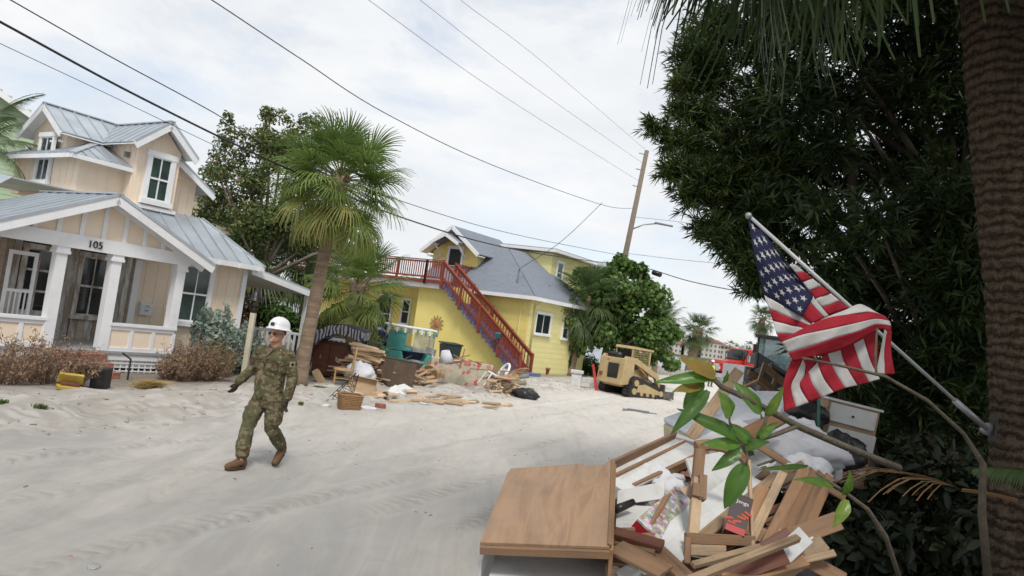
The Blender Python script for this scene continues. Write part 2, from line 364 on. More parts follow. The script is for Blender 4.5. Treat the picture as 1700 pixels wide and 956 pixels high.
aa = lin(SD.x, SD.y, -(E0.x*SD.x+E0.y*SD.y)); ag = N(t, 'ShaderNodeMapRange'); L(t, aa, ag.inputs[0]); ag.inputs[1].default_value = 1.; ag.inputs[2].default_value = 11.; ag.inputs[3].default_value = .75; ag.inputs[4].default_value = 0.
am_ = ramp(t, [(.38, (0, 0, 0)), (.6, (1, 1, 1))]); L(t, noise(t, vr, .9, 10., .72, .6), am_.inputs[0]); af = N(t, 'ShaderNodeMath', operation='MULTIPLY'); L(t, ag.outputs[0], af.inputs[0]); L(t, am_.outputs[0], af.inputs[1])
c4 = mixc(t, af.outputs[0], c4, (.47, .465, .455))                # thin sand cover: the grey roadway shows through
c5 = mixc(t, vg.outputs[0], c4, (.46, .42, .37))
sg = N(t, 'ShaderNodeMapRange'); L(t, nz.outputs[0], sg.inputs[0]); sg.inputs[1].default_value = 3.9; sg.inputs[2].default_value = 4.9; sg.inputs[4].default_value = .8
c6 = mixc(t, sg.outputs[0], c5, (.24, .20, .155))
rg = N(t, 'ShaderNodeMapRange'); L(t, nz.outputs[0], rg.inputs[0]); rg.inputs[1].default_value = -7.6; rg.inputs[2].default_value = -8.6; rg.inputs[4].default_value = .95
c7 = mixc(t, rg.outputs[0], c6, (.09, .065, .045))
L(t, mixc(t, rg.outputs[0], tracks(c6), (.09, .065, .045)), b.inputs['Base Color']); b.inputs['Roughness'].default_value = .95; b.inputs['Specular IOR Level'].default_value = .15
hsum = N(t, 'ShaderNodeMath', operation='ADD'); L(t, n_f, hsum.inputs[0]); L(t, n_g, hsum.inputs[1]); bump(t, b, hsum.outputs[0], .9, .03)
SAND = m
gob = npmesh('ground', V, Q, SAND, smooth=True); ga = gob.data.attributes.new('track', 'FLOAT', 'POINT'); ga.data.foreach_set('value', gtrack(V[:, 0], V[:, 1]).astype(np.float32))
tag(gob, 'pale sand covered ground and roadway', None, kind='structure')
# bay water
m, t, b = newmat('bay_water'); v = coords(t, (.6, 2.2, 1), jitter=False); b.inputs['Base Color'].default_value = (.20, .23, .25, 1); b.inputs['Roughness'].default_value = .22
bump(t, b, noise(t, v, 1.2, 5.), .6, .25); WATER = m
wb = MB(); wb.add([(-1500, 40, -1.1), (1500, 40, -1.1), (1500, 420, -1.1), (-1500, 420, -1.1)], [(0, 1, 2, 3)]); tag(wb.build('bay_water', WATER), 'grey choppy bay water', None, kind='structure')

# ------------------------------------------------------------------ building helpers
def window(parent, loc, rz, w, h, cols=2, rows=2, fm=WHITE, gm=GLASS, fr=.09, sash=.03, sill=True, name='window', dep=.07):
    """double-hung window: frame mesh with one pane object per light; local -Y is outwards"""
    M = TM(loc, rz); mb = MB()
    mb.box(-w/2-fr, -w/2, -dep, 0, -fr*.4, h+fr); mb.box(w/2, w/2+fr, -dep, 0, -fr*.4, h+fr)
    mb.box(-w/2-fr*1.25, w/2+fr*1.25, -dep-.015, 0, h, h+fr*1.15)
    if sill: mb.box(-w/2-fr*1.3, w/2+fr*1.3, -dep-.05, 0, -fr, -.001)
    f = mb.build(name, fm, parent, M=M)
    cw = w/cols; ch = h/rows
    for i in range(cols):
        for j in range(rows):
            y = -.034 if j >= rows/2 else -.026
            p = MB().box(-w/2+i*cw+sash/2, -w/2+(i+1)*cw-sash/2, y, y+.008, j*ch+sash/2, (j+1)*ch-sash/2).build('pane', gm, f)
    mu = MB()
    for i in range(1, cols): mu.box(-w/2+i*cw-sash/2, -w/2+i*cw+sash/2, -.048, -.004, 0, h)
    for j in range(1, rows): mu.box(-w/2, w/2, -.054, -.003, j*ch-sash*.8, j*ch+sash*.8)
    mu.box(-w/2, -w/2+sash/2, -.05, -.002, 0, h); mu.box(w/2-sash/2, w/2, -.05, -.002, 0, h); mu.box(-w/2, w/2, -.052, -.005, 0, sash*1.2); mu.box(-w/2, w/2, -.052, -.005, h-sash, h)
    mu.build('sash', fm, f); return f
def wallbox(parent, x0, x1, y0, y1, z0, z1, m, name='wall'): return MB().box(x0, x1, y0, y1, z0, z1).build(name, m, parent)
def battens(parent, axis, fixed, a0, a1, z0, z1, step, m, w=.05, d=.012, name='batten'):
    """vertical strips on a wall; axis 'x': wall runs along x at y=fixed facing -y; axis 'y': runs along y at x=fixed facing -x"""
    k = int((a1-a0)/step)
    for i in range(k+1):
        a = a0+(a1-a0)*(i+.5)/(k+1); zt = z1(a) if callable(z1) else z1
        mb = MB().box(a-w/2, a+w/2, fixed-d, fixed+.002, z0, zt) if axis == 'x' else MB().box(fixed-d, fixed+.002, a-w/2, a+w/2, z0, zt)
        mb.build(name, m, parent)
def text_mesh(name, s, size, ext, m, parent, M):
    cu = bpy.data.curves.new(name, 'FONT'); cu.body = s; cu.size = size; cu.extrude = ext; cu.align_x = 'CENTER'
    o = bpy.data.objects.new(name, cu); COL.objects.link(o); dg = bpy.context.evaluated_depsgraph_get()
    me = bpy.data.meshes.new_from_object(o.evaluated_get(dg)); bpy.data.objects.remove(o)
    return obj(name, me, m, parent, M=M)

# ------------------------------------------------------------------ peach cottage, number 105
PO = Vector((-9.577, 14.0, 0)); PA = R(56)
hs = thing('peach_cottage', 'peach board and batten cottage with white trim, metal roof and number 105', 'house', TM(PO, PA))
g_ = lambda *a: None
# porch base and floor
MB().box(-.8, 3.8, .02, 2.0, .14, .40).build('porch_skirt', WHITE, hs)
MB().box(-.8, 3.82, -.06, 2.0, .402, .46).build('porch_floor', mat('grey_floor_paint', (.36, .37, .38), rough=.6), hs)
# lattice beside the steps
lt = MB()
for i in range(12): lt.box(2.12+i*.14, 2.15+i*.14, -.002, .018, -.05, .30)
for j in range(4): lt.box(2.08, 3.8, -.012, .0, .02+j*.085, .05+j*.085)
lt.build('lattice', WHITE, hs); MB().box(2.08, 3.8, .05, .08, -.05, .3).build('crawl_space_panel', SCREEN, hs)
MB().box(-.8, 3.8, -.03, .018, .27, .405).build('fascia_board', WHITE, hs)
# brick steps: mortar core and single bricks
st = MB()
for k in range(3): st.box(.98, 2.04, -.98+k*.3, .0, -.05 if k == 0 else k*.145-.02, (k+1)*.145-.012)
steps = st.build('brick_steps', MORTAR, hs)
bl, bh = .2, .06
for k in range(3):
    y = -.98+k*.3
    for r in range(2):
        x = .985-(.1 if r else 0)
        while x < 2.03:
            a, c_ = max(x, .982), min(x+bl-.012, 2.038)
            if c_-a > .04: MB().box(a, c_, y-.006, y+.08, k*.145+r*.072, k*.145+r*.072+bh).build('brick', BRICK, steps)
            x += bl
    x = .985
    while x < 2.0:
        MB().box(x, min(x+.092, 2.038), y+.082, y+.29, (k+1)*.145-.05, (k+1)*.145-.004).build('brick', BRICK, steps); x += .104
# half walls with panels
for x0, x1, n in ((-.8, .90, 4), (2.18, 3.66, 3)):
    MB().box(x0, x1, .0, .1, .46, 1.0).build('half_wall', PEACH, hs)
    MB().box(x0-.03, x1+.03, -.06, .16, 1.0, 1.06).build('sill_cap', WHITE, hs)
    MB().box(x0, x1, -.025, .0, .44, .54).build('base_rail', WHITE, hs); MB().box(x0, x1, -.025, .0, .92, .998).build('top_rail', WHITE, hs)
    for i in range(n+1):
        a = x0+(x1-x0)*i/n; MB().box(a-.04, a+.04, -.022, .0, .54, .92).build('stile', WHITE, hs)
for x, lo in ((-.62, 1.06), (.985, .46), (2.09, .46), (3.58, 1.06)):
    c_ = MB(); c_.box(x-.105, x+.105, -.05, .16, lo, 2.50); c = c_.build('column', WHITE, hs, bevel=.006)
    MB().box(x-.14, x+.14, -.085, .195, 2.36, 2.42).build('capital', WHITE, c); MB().box(x-.125, x+.125, -.07, .18, 2.42, 2.502).build('cap_block', WHITE, c)
MB().box(-.8, 3.74, -.09, .13, 2.50, 2.78).build('porch_beam', WHITE, hs)
MB().box(3.6, 3.74, .13, 2.0, 2.5, 2.72).build('porch_beam', WHITE, hs)
text_mesh('house_number', '105', .21, .012, BLACK, hs, TM((1.56, -.105, 2.565), 0, R(90)))
# gable
AX, AZ = 1.72, 3.70; SL = .46
gt = lambda x: AZ-.10-abs(x-AX)*SL
MB().prism([(AX-1.74, -.02, 2.78), (AX+1.74, -.02, 2.78), (AX, -.02, AZ-.12)], (0, .06, 0)).build('gable_panel', PEACH, hs)
x = -.45
for x in np.arange(AX-5*.44, AX+4.6*.44, .44):
    if gt(x) > 2.86: MB().box(x-.045, x+.045, -.055, -.015, 2.78, gt(x)).build('gable_batten', WHITE, hs)
for sg in (-1, 1):
    ex = AX+sg*2.42; ez = AZ-2.42*SL
    MB().bar((AX-sg*.02, -.40, AZ-.09), (ex, -.40, ez-.09), .03, .17, (0, 0, 1)).build('rake_board', WHITE, hs)
    MB().bar((AX-sg*.02, -.06, AZ-.11), (ex-sg*.05, -.06, ez-.11), .05, .13, (0, 0, 1)).build('rake_trim', WHITE, hs)
    MB().prism([(AX, -.39, AZ-.05), (AX, 2.9, AZ-.05), (ex, 2.9, ez-.05), (ex, -.39, ez-.05)], (0, 0, .03)).build('soffit', WHITE, hs)
    roof_face(hs, [(AX, -.43, AZ), (AX, 3.0, AZ), (ex, 3.0, ez), (ex, -.43, ez)], (0, 1, 0), METAL)
MB().bar((AX, -.44, AZ+.045), (AX, 3.0, AZ+.045), .16, .03).build('ridge_cap', METAL, hs)
MB().box(-.8, 3.7, .13, 2.0, 2.74, 2.77).build('porch_ceiling', WHITE, hs)
# porch back wall: stripped weathered boards and windows
wallbox(hs, -.8, 3.72, 2.0, 2.12, .3, 2.56, WALNUT)
x = -.78
while x < 3.68:
    w = random.uniform(.11, .19)
    if not (1.1 < x+w/2 < 1.82 or 2.3 < x+w/2 < 3.02): MB().box(x, min(x+w-.008, 3.7), 1.97+random.uniform(-.008, .008), 2.0, .46, 2.55).build('wall_board', random.choice((WEATH, PEEL, PEEL)), hs)
    x += w
for cx in (1.46, 2.66):
    for k in range(4): MB().box(cx-.34+k*.17, cx-.18+k*.17, 1.975, 2.0, .46, .98).build('wall_board', (PEEL, WEATH)[k % 2], hs)
window(hs, (1.46, 1.99, 1.02), 0, .52, 1.38, 2, 3, PEEL); window(hs, (2.66, 1.99, 1.04), 0, .56, 1.36, 2, 2, PEEL)
sd_ = MB(); sd_.box(.96, 1.0, 1.4, 1.44, .46, 1.9)
for k in range(5): sd_.box(.52+k*.09, .54+k*.09, 1.0, 1.02, 1.0, 1.5)
sd_ = MB().box(.44, .5, .9, .95, .46, 2.3); sd_.box(.92, .98, .9, .95, .46, 2.3); sd_.box(.5, .92, .9, .95, 2.22, 2.3); sd_.box(.5, .92, .9, .95, 1.46, 1.52); sd_.box(.5, .92, .9, .95, .46, .6)
for k in range(4): sd_.box(.57+k*.09, .595+k*.09, .91, .94, .6, 1.46)
sd_.build('screen_door_frame', WHITE, hs)
# main body right of the porch
wallbox(hs, 3.72, 6.78, 2.0, 7.5, .25, 2.88, PEACH)
wallbox(hs, -3.2, 3.72, 2.12, 7.5, .25, 2.5, PEACH)
MB().box(3.60, 3.76, 1.93, 1.998, .46, 2.8).build('corner_trim', WHITE, hs)
battens(hs, 'x', 2.0, 3.78, 4.7, .6, 2.85, .38, PEACH); battens(hs, 'x', 2.0, 5.85, 6.68, .35, 2.85, .34, PEACH)
for x in (6.72,): MB().box(x-.05, x+.09, 1.94, 2.1, .2, 2.86).build('corner_trim', WHITE, hs)
MB().box(3.72, 6.8, 1.96, 1.999, .2, .36).build('base_trim', WHITE, hs)
window(hs, (5.30, 2.0, 1.12), 0, .74, 1.46, 2, 2, WHITE, GLASSG, .13)
mbx = MB().prism([(-.15, -.12, 0), (-.15, 0, 0), (-.15, 0, .34), (-.15, -.12, .27)], (.3, 0, 0)); mbx.box(-.165, .165, -.14, -.118, .2, .275)
mo = mbx.build('mailbox', WHITEPL, hs, bevel=.008, M=TM((4.02, 1.99, 1.18))); MB().box(-.05, .05, -.128, -.119, .1, .13).build('handle', GREY, mo); MB().box(-.04, .04, -.146, -.139, .225, .245).build('name_plate', GREYP, mo)
# lower hip roof
EZ, EN = 2.83, 1.5; TZ, TN = 3.92, 3.08
roof_face(hs, [(4.02, EN, EZ), (6.98, EN, EZ), (5.9, TN, TZ), (2.45, TN, TZ)], (1, 0, 0), METAL)
roof_face(hs, [(-3.5, EN, EZ), (-.55, EN, EZ), (1.1, TN, TZ), (-2.3, TN, TZ)], (1, 0, 0), METAL)
roof_face(hs, [(6.98, EN, EZ), (6.98, 7.9, EZ), (5.9, 6.4, TZ), (5.9, TN, TZ)], (0, 1, 0), METAL)
MB().bar((7.0, EN-.02, EZ+.02), (5.9, TN, TZ+.04), .14, .03).build('hip_cap', METAL, hs)
MB().prism([(-2.3, TN, TZ-.01), (5.9, TN, TZ-.01), (5.9, 6.4, TZ-.01), (-2.3, 6.4, TZ-.01)], (0, 0, .03)).build('roof_deck', METAL, hs)
MB().box(4.05, 6.98, EN-.025, EN, EZ-.12, EZ+.02).build('eave_board', WHITE, hs); MB().box(6.955, 6.98, EN, 7.9, EZ-.12, EZ+.02).build('eave_board', WHITE, hs)
MB().box(4.05, 6.95, EN, 2.0, EZ-.06, EZ-.035).build('soffit', WHITE, hs)
for x in np.arange(4.3, 6.9, .62): MB().box(x-.03, x+.03, EN-.06, EN+.1, EZ-.13, EZ-.065).build('rafter_tail', WHITE, hs)
# upper storey: lower tier
wallbox(hs, 2.6, 5.75, 3.4, 6.9, 3.85, 4.95, PEACH, 'upper_wall')
battens(hs, 'x', 3.4, 2.66, 3.72, 3.9, 4.9, .27, PEACH); battens(hs, 'y', 2.6, 3.5, 6.8, 3.9, 4.9, .33, PEACH); battens(hs, 'x', 3.4, 4.95, 5.7, 3.9, 4.8, .27, PEACH)
SZ0, SZ1 = 4.80, 5.36
roof_face(hs, [(2.25, 3.05, SZ0), (3.74, 3.05, SZ0), (3.74, 4.4, SZ1), (3.4, 4.4, SZ1)], (1, 0, 0), METAL, .28)
roof_face(hs, [(2.25, 3.05, SZ0), (2.25, 7.4, SZ0), (3.4, 6.5, SZ1), (3.4, 4.4, SZ1)], (0, 1, 0), METAL, .3)
MB().bar((2.23, 3.03, SZ0+.03), (3.4, 4.42, SZ1+.05), .16, .03).build('hip_cap', METAL, hs)
MB().box(2.24, 3.74, 3.03, 3.055, SZ0-.09, SZ0+.015).build('eave_board', WHITE, hs); MB().box(2.225, 2.25, 3.03, 7.4, SZ0-.09, SZ0+.015).build('eave_board', WHITE, hs)
MB().prism([(2.25, 3.06, SZ0-.05), (3.74, 3.06, SZ0-.05), (3.74, 3.4, SZ0-.05), (2.25, 3.4, SZ0-.05)], (0, 0, .02)).build('soffit', WHITE, hs)
roof_face(hs, [(6.15, 3.1, 4.66), (6.15, 7.2, 4.66), (4.95, 7.2, 5.40), (4.95, 3.1, 5.40)], (0, 1, 0), METAL, .34)
MB().bar((4.9, 3.1, 5.33), (6.17, 3.1, 4.57), .03, .13).build('rake_board', WHITE, hs)
MB().prism([(4.86, 3.3, 4.9), (5.75, 3.3, 4.9), (4.86, 3.3, 5.36)], (0, .1, 0)).build('upper_wall', PEACH, hs)
# upper tier gable (faces left along the street) and its roof
UN0, UN1, UC = 4.55, 6.35, 5.45
wallbox(hs, 2.72, 4.6, UN0, UN1, 4.9, 5.56, PEACH, 'upper_wall')
MB().prism([(2.72, UN0, 5.56), (2.72, UN1, 5.56), (2.72, UC, 6.14)], (1.8, 0, 0)).build('upper_gable', PEACH, hs)
battens(hs, 'y', 2.72, UN0+.1, UN1-.1, 5.2, lambda a: 6.0-abs(a-UC)*.62, .3, PEACH)
battens(hs, 'x', UN0, 2.8, 3.7, 5.3, 5.52, .28, PEACH)
for sg in (-1, 1):
    en = UC+sg*1.2; ez = 6.2-1.2*.64
    roof_face(hs, [(2.42, UC, 6.2), (4.6, UC, 6.2), (4.6, en, ez), (2.42, en, ez)], (1, 0, 0), METAL, .36)
    MB().bar((2.43, UC, 6.13), (2.43, en, ez-.07), .03, .15).build('rake_board', WHITE, hs)
    MB().prism([(2.45, UC, 6.15), (4.4, UC, 6.15), (4.4, en, ez-.05), (2.45, en, ez-.05)], (0, 0, .025)).build('soffit', WHITE, hs)
MB().bar((2.42, UC, 6.245), (4.6, UC, 6.245), .14, .03).build('ridge_cap', METAL, hs)
window(hs, (2.585, 5.15, 4.2), R(-90), .62, 1.15, 2, 2, WHITE, GLASS, .1)
for y in (4.45, 4.9): MB().box(2.5, 2.6, y-.02, y+.02, 5.2, 5.25).build('rafter_tail', WHITE, hs)
# wing with the street-facing gable
WX0, WX1, WN, WC = 3.74, 4.88, 2.92, 4.31
wallbox(hs, WX0, WX1, WN, 5.4, 3.8, 5.48, PEACH, 'upper_wall')
MB().prism([(WX0, WN, 5.48), (WX1, WN, 5.48), (WC, WN, 6.06)], (0, 1.5, 0)).build('upper_gable', PEACH, hs)
battens(hs, 'x', WN, WX0+.02, WX1-.02, 3.95, lambda a: 5.95-abs(a-WC)*1.0, .27, PEACH); battens(hs, 'y', WX0, 2.95, 4.3, 4.0, 5.4, .3, PEACH)
for sg in (-1, 1):
    ex = WC+sg*.86; ez = 6.16-.86*.86
    roof_face(hs, [(WC, 2.58, 6.16), (WC, 5.45, 6.16), (ex, 4.9, ez), (ex, 2.58, ez)], (0, 1, 0), METAL, .38)
    MB().bar((WC, 2.60, 6.08), (ex, 2.60, ez-.08), .03, .17).build('rake_board', WHITE, hs)
    MB().prism([(WC, 2.62, 6.12), (WC, 4.4, 6.12), (ex, 4.4, ez-.04), (ex, 2.62, ez-.04)], (0, 0, .025)).build('soffit', WHITE, hs)
MB().bar((WC, 2.57, 6.205), (WC, 5.45, 6.205), .14, .03).build('ridge_cap', METAL, hs)
window(hs, (4.36, WN, 4.12), 0, .52, 1.12, 2, 2, WHITE, GLASSG, .13)
MB().box(WX0-.03, WX1+.05, WN-.08, WN, 3.86, 3.95).build('flashing', WHITE, hs)
# porch light under the dormer eave
MB().box(3.62, 3.74, 3.3, 3.4, 5.1, 5.24).build('wall_lamp', GREYP, hs)
# carport lean-to at the right end
MB().prism([(6.75, 1.75, 2.78), (9.25, 1.75, 2.32), (9.25, 6.5, 2.32), (6.75, 6.5, 2.78)], (0, 0, .05)).build('carport_roof', METAL, hs)
MB().prism([(6.79, 1.77, 2.60), (9.23, 1.77, 2.16), (9.23, 1.77, 2.315), (6.79, 1.77, 2.775)], (0, -.04, 0)).build('carport_fascia', WHITE, hs)
MB().prism([(6.79, 1.80, 2.68), (9.2, 1.80, 2.25), (9.2, 6.4, 2.25), (6.79, 6.4, 2.68)], (0, 0, .03)).build('carport_ceiling', WHITE, hs)
for y in (1.9, 5.8): MB().box(9.0, 9.14, y, y+.14, 0, 2.28).build('carport_post', WHITE, hs)
# porch rails either side of the steps
for x in (.9, 2.16):
    r_ = MB(); r_.tube([(x, -1.05, 0), (x, -1.05, .42), (x, -.72, .50)], .02, 6); r_.build('step_rail', BLACK, hs)
# ------------------------------------------------------------------ green house far left and grey house behind the cottage
def far_house(name, label, loc, rz, w, d, h, ridge, wm, rm, wins=()):
    o = thing(name, label, 'house', TM(loc, rz))
    MB().box(-w/2, w/2, 0, d, -.2, h).build('wall', wm, o)
    MB().prism([(-w/2, 0, h), (w/2, 0, h), (0, 0, h+ridge)], (0, d, 0)).build('gable', wm, o)
    for sg in (-1, 1):
        k = 1+.7/w*2; ex = sg*w/2*k; ez = h+ridge-ridge*k
        roof_face(o, [(0, -.5, h+ridge), (0, d+.5, h+ridge), (ex, d+.5, ez), (ex, -.5, ez)], (0, 1, 0), rm, .5)
        MB().bar((0, -.52, h+ridge-.06), (ex, -.52, ez-.06), .04, .22).build('rake_board', WHITE, o)
    z = .3
    while z < h+ridge-.2:
        ww = w/2 if z < h else w/2*(1-(z-h)/ridge)
        MB().box(-ww, ww, -.018, -.001, z, z+.19).build('siding_board', wm, o); z += .21
    for x, zz, ww, hh in wins: window(o, (x, -.02, zz), 0, ww, hh, 2, 2)
    return o
SAGE = mat('sage_green_paint', (.40, .50, .36), (.35, .45, .31), .7, 1); CREAM = mat('cream_paint', (.62, .57, .44), rough=.7)
g1 = at(10, 200, 30); far_house('green_house', 'sage green house with metal roof behind the cottage at the left edge', (g1.x-3.6, 30, 0), R(20), 11, 10, 7.4, 3.0, SAGE, METAL, ((4.4, 5.4, .8, 1.5),))
g2 = at(335, 330, 34); far_house('grey_roofed_house', 'cream house with grey metal roof showing between cottage and leafy tree', (g2.x-1.2, 34, 0), R(56), 7, 8, 5.0, 2.4, CREAM, METAL, ((1.7, 3.4, .8, 1.3), (-1.5, 3.4, .8, 1.3)))

# ------------------------------------------------------------------ yellow house with the red stair
YO = Vector((1.027, 36.0, 0))
yh = thing('yellow_house', 'bright yellow house with grey shingle roof, red deck and outside stair', 'house', TM(YO, R(56)))
def siding(parent, axis, fixed, a0, a1, z0, z1, m, step=.26, skip=()):
    z = z0
    while z < z1-.05:
        t_ = min(z+step-.012, z1)
        mb = MB().box(a0, a1, fixed-.014, fixed+.002, z, t_) if axis == 'x' else MB().box(fixed-.014, fixed+.002, a0, a1, z, t_)
        mb.build('siding_board', m, parent); z += step
wallbox(yh, 0, 6.1, 0, 6.4, -.1, 3.75, YELLOWP)
wallbox(yh, 1.2, 6.1, 6.4, 16, -.1, 3.75, YELLOW)
siding(yh, 'x', 0, .02, 6.1, .05, 3.7, YELLOWP); siding(yh, 'y', 0, .02, 6.38, .05, 3.7, YELLOW, .5)
siding(yh, 'y', 1.2, 6.42, 16, .05, 3.7, YELLOW, .5)
wallbox(yh, -.98, 0, 3.3, 6.38, -.1, 3.74, YELLOW, 'stair_block')
def uvshing(parent, poly, name='roof_slope'):
    P = [Vector(p) for p in poly]; n = (P[1]-P[0]).cross(P[2]-P[0]).normalized()
    if n.z < 0: n = -n
    e = Vector((0, 0, 1)).cross(n).normalized(); s = n.cross(e)
    mb = MB().prism(P, n*.06); o = mb.build(name, SHING, parent); me = o.data; uv = me.uv_layers.new(name='UVMap')
    for l in me.loops:
        p = Vector(me.vertices[l.vertex_index].co); uv.data[l.index].uv = (p.dot(e), p.dot(s))
    return o
ov = .45; a, b_ = -ov, 6.1+ov; zt = 6.35
uvshing(yh, [(a, -ov, 3.72), (b_, -ov, 3.72), (4.6, 3.6, zt), (2.6, 3.6, zt)])
uvshing(yh, [(a, -ov, 3.72), (a, 7.2, 3.72), (2.6, 7.2, zt), (2.6, 3.6, zt)])
uvshing(yh, [(2.6, 3.6, zt), (4.6, 3.6, zt), (4.6, 8, zt), (2.6, 8, zt-.02)])
MB().box(a-.03, b_, -ov-.04, -ov, 3.58, 3.76).build('gutter', WHITE, yh); MB().box(a-.05, a, -ov-.02, 7.2, 3.58, 3.76).build('gutter', WHITE, yh)
MB().prism([(a, -ov, 3.60), (b_, -ov, 3.60), (b_, 0, 3.60), (a, 0, 3.60)], (0, 0, .03)).build('soffit', WHITE, yh); MB().prism([(a, 0, 3.60), (0, 0, 3.60), (0, 7, 3.60), (a, 7, 3.60)], (0, 0, .03)).build('soffit', WHITE, yh)
MB().tube([(.35, -ov, 3.6), (.35, -.08, 3.35), (.35, -.08, .2)], .05, 8).build('downpipe', YELLOWP, yh, True); MB().tube([(-.06, .5, 3.6), (-.06, .5, 1.4)], .03, 6).build('conduit', YELLOWP, yh)
window(yh, (1.28, -.02, 2.02), 0, 1.35, .98, 2, 1, WHITE, GLASS, .1); window(yh, (3.6, -.02, 1.94), 0, .5, 1.1, 1, 2, WHITE, GLASSG, .09); window(yh, (5.5, -.02, 1.4), 0, .5, 1.6, 1, 2, WHITE, GLASSG, .09)
window(yh, (1.18, 7.4, 1.5), R(-90), .8, 1.35, 1, 1, WHITE, mat('pale_blind', (.45, .5, .5), rough=.4), .1); window(yh, (1.18, 10.6, .9), R(-90), .9, 2.0, 1, 2, WHITE, SCREEN, .1); window(yh, (1.18, 9.0, 1.5), R(-90), .5, 1.35, 1, 2, WHITE, SCREEN, .1)
# weatherhead
MB().tube([(.2, 1.1, 4.1), (.2, 1.1, 5.0), (.1, 1.0, 5.1)], .035, 6).build('service_mast', GREYP, yh)
# dormer with door
dn0, dn1, dc, du = 4.35, 7.45, 5.9, 1.0
wallbox(yh, du, 4.4, dn0, dn1, 3.7, 5.75, YELLOW, 'dormer_wall'); siding(yh, 'y', du, dn0, dn1, 4.0, 5.7, YELLOW, .28); siding(yh, 'x', dn0, du+.02, 2.6, 4.0, 5.5, YELLOWP, .28)
MB().prism([(du, dn0, 5.75), (du, dn1, 5.75), (du, dc, 6.95)], (3, 0, 0)).build('dormer_gable', YELLOW, yh)
for sg in (-1, 1):
    en = dc+sg*2.0; ez = 7.08-2.0*.72
    uvshing(yh, [(du-.6, dc, 7.08), (4.9, dc, 7.08), (4.9, en, ez), (du-.6, en, ez)])
    MB().bar((du-.62, dc, 7.04), (du-.62, en, ez-.03), .05, .2).build('rake_board', WHITE, yh)
    MB().prism([(du-.58, dc, 7.0), (du+.02, dc, 7.0), (du+.02, en, ez-.08), (du-.58, en, ez-.08)], (0, 0, .03)).build('soffit', WHITE, yh)
    e2 = 5.95+sg*.95; z2 = 6.6-.95*.5
    uvshing(yh, [(du-1.0, 5.95, 6.6), (du, 5.95, 6.6), (du, e2, z2), (du-1.0, e2, z2)], 'door_canopy'); MB().bar((du-1.02, 5.95, 6.56), (du-1.02, e2, z2-.04), .05, .16).build('rake_board', WHITE, yh)
    MB().bar((du-.9, 5.95+sg*.8, z2-.0), (du, 5.95+sg*.8, 5.4), .08, .08).build('bracket', WHITE, yh)
MB().box(du-.9, du, dn1-.4, dn1-.3, 5.35, 5.45).build('bracket', WHITE, yh)
dr = window(yh, (du-.015, 5.85, 4.05), R(-90), .85, 1.9, 1, 2, WHITE, SCREEN, .12, name='door')
# upper storey at the rear
wallbox(yh, 4.7, 9.5, 2.0, 7.5, 3.6, 6.55, YELLOWP, 'rear_wall'); siding(yh, 'y', 4.7, 2.02, 7.5, 3.8, 6.5, YELLOWP, .3); siding(yh, 'x', 2.0, 4.7, 9.5, 3.8, 6.5, YELLOWP, .3)
MB().prism([(4.3, 1.55, 6.56), (10, 1.55, 6.56), (10, 8, 6.75), (4.3, 8, 6.75)], (0, 0, .16)).build('flat_roof', WHITE, yh)
MB().prism([(4.35, 1.6, 6.73), (9.9, 1.6, 6.73), (9.9, 7.9, 6.92), (4.35, 7.9, 6.92)], (0, 0, .03)).build('roof_felt', SHING, yh)
window(yh, (5.6, 1.98, 5.0), 0, .55, 1.1, 1, 2, WHITE, GLASSG, .1); window(yh, (8.0, 1.98, 5.0), 0, .55, 1.1, 1, 2, WHITE, GLASSG, .1)
# deck with balusters
DZ = 3.98; d0, d1, dn = -1.55, 1.0, 4.55
MB().box(d0, 1.2, dn, 16, DZ-.16, DZ).build('deck_floor', REDWOOD, yh); MB().box(d0+.15, 1.2, dn+.15, 16, DZ-.42, DZ-.162).build('deck_fascia', WHITE, yh)
def rail(pts, posts=True, step=.15, z=DZ, hgt=1.0):
    for (p, q) in zip(pts[:-1], pts[1:]):
        p = Vector(p); q = Vector(q); l = (q-p).length; k = int(l/step)
        for zz, w, hh in ((hgt, .14, .045), (hgt-.1, .05, .09), (.12, .05, .09)): plank('rail', p+Vector((0, 0, zz)), q+Vector((0, 0, zz)), w, hh, REDWOOD, parent=yh)
        for i in range(k+1):
            c = p+(q-p)*(i+.5)/(k+1)
            plank('baluster', c+Vector((0, 0, .12)), c+Vector((0, 0, hgt-.06)), .045, .045, REDWOOD, parent=yh)
        for i in range(int(l/1.9)+1):
            c = p+(q-p)*i/max(1, int(l/1.9)); plank('post', c+Vector((0, 0, -.25)), c+Vector((0, 0, hgt)), .1, .1, REDWOOD, parent=yh)
rail([(d0, 15.5, DZ), (d0, 5.6, DZ)]); rail([(-.45, dn, DZ), (1.0, dn, DZ)])
rail([(d0, 5.6, DZ), (d0, dn+.02, DZ)])
# stair: runs down along -n (towards the street)
top = Vector((0, dn, DZ)); run, rise, ns = 5.35, DZ, 20
def sp(i, x): return Vector((x, dn-run*i/ns, DZ-rise*i/ns))
for x in (d0+.05, -.5):
    if x > -1: plank('stringer', sp(0, x)+Vector((0, 0, -.12)), sp(ns, x)+Vector((0, 0, .02)), .06, .26, REDWOOD, parent=yh)
    dirv = (sp(ns, x)-sp(0, x))
    for zz, w, hh in ((1.0, .16, .05), (.88, .05, .12), (.2, .05, .1)): plank('rail', sp(0, x)+Vector((0, 0, zz)), sp(ns, x)+Vector((0, 0, zz)), w, hh, REDWOOD, parent=yh)
    for k in range(30):
        c = sp((k+.5)*ns/30, x); plank('baluster', c+Vector((0, 0, -.2)), c+Vector((0, 0, .95)), .042, .042, REDWOOD, parent=yh)
    for k in (0, 5, 10, 15, 20):
        c = sp(k, x); plank('post', c+Vector((0, 0, -.35 if k < 20 else -.02)), c+Vector((0, 0, 1.06)), .11, .11, REDWOOD, parent=yh)
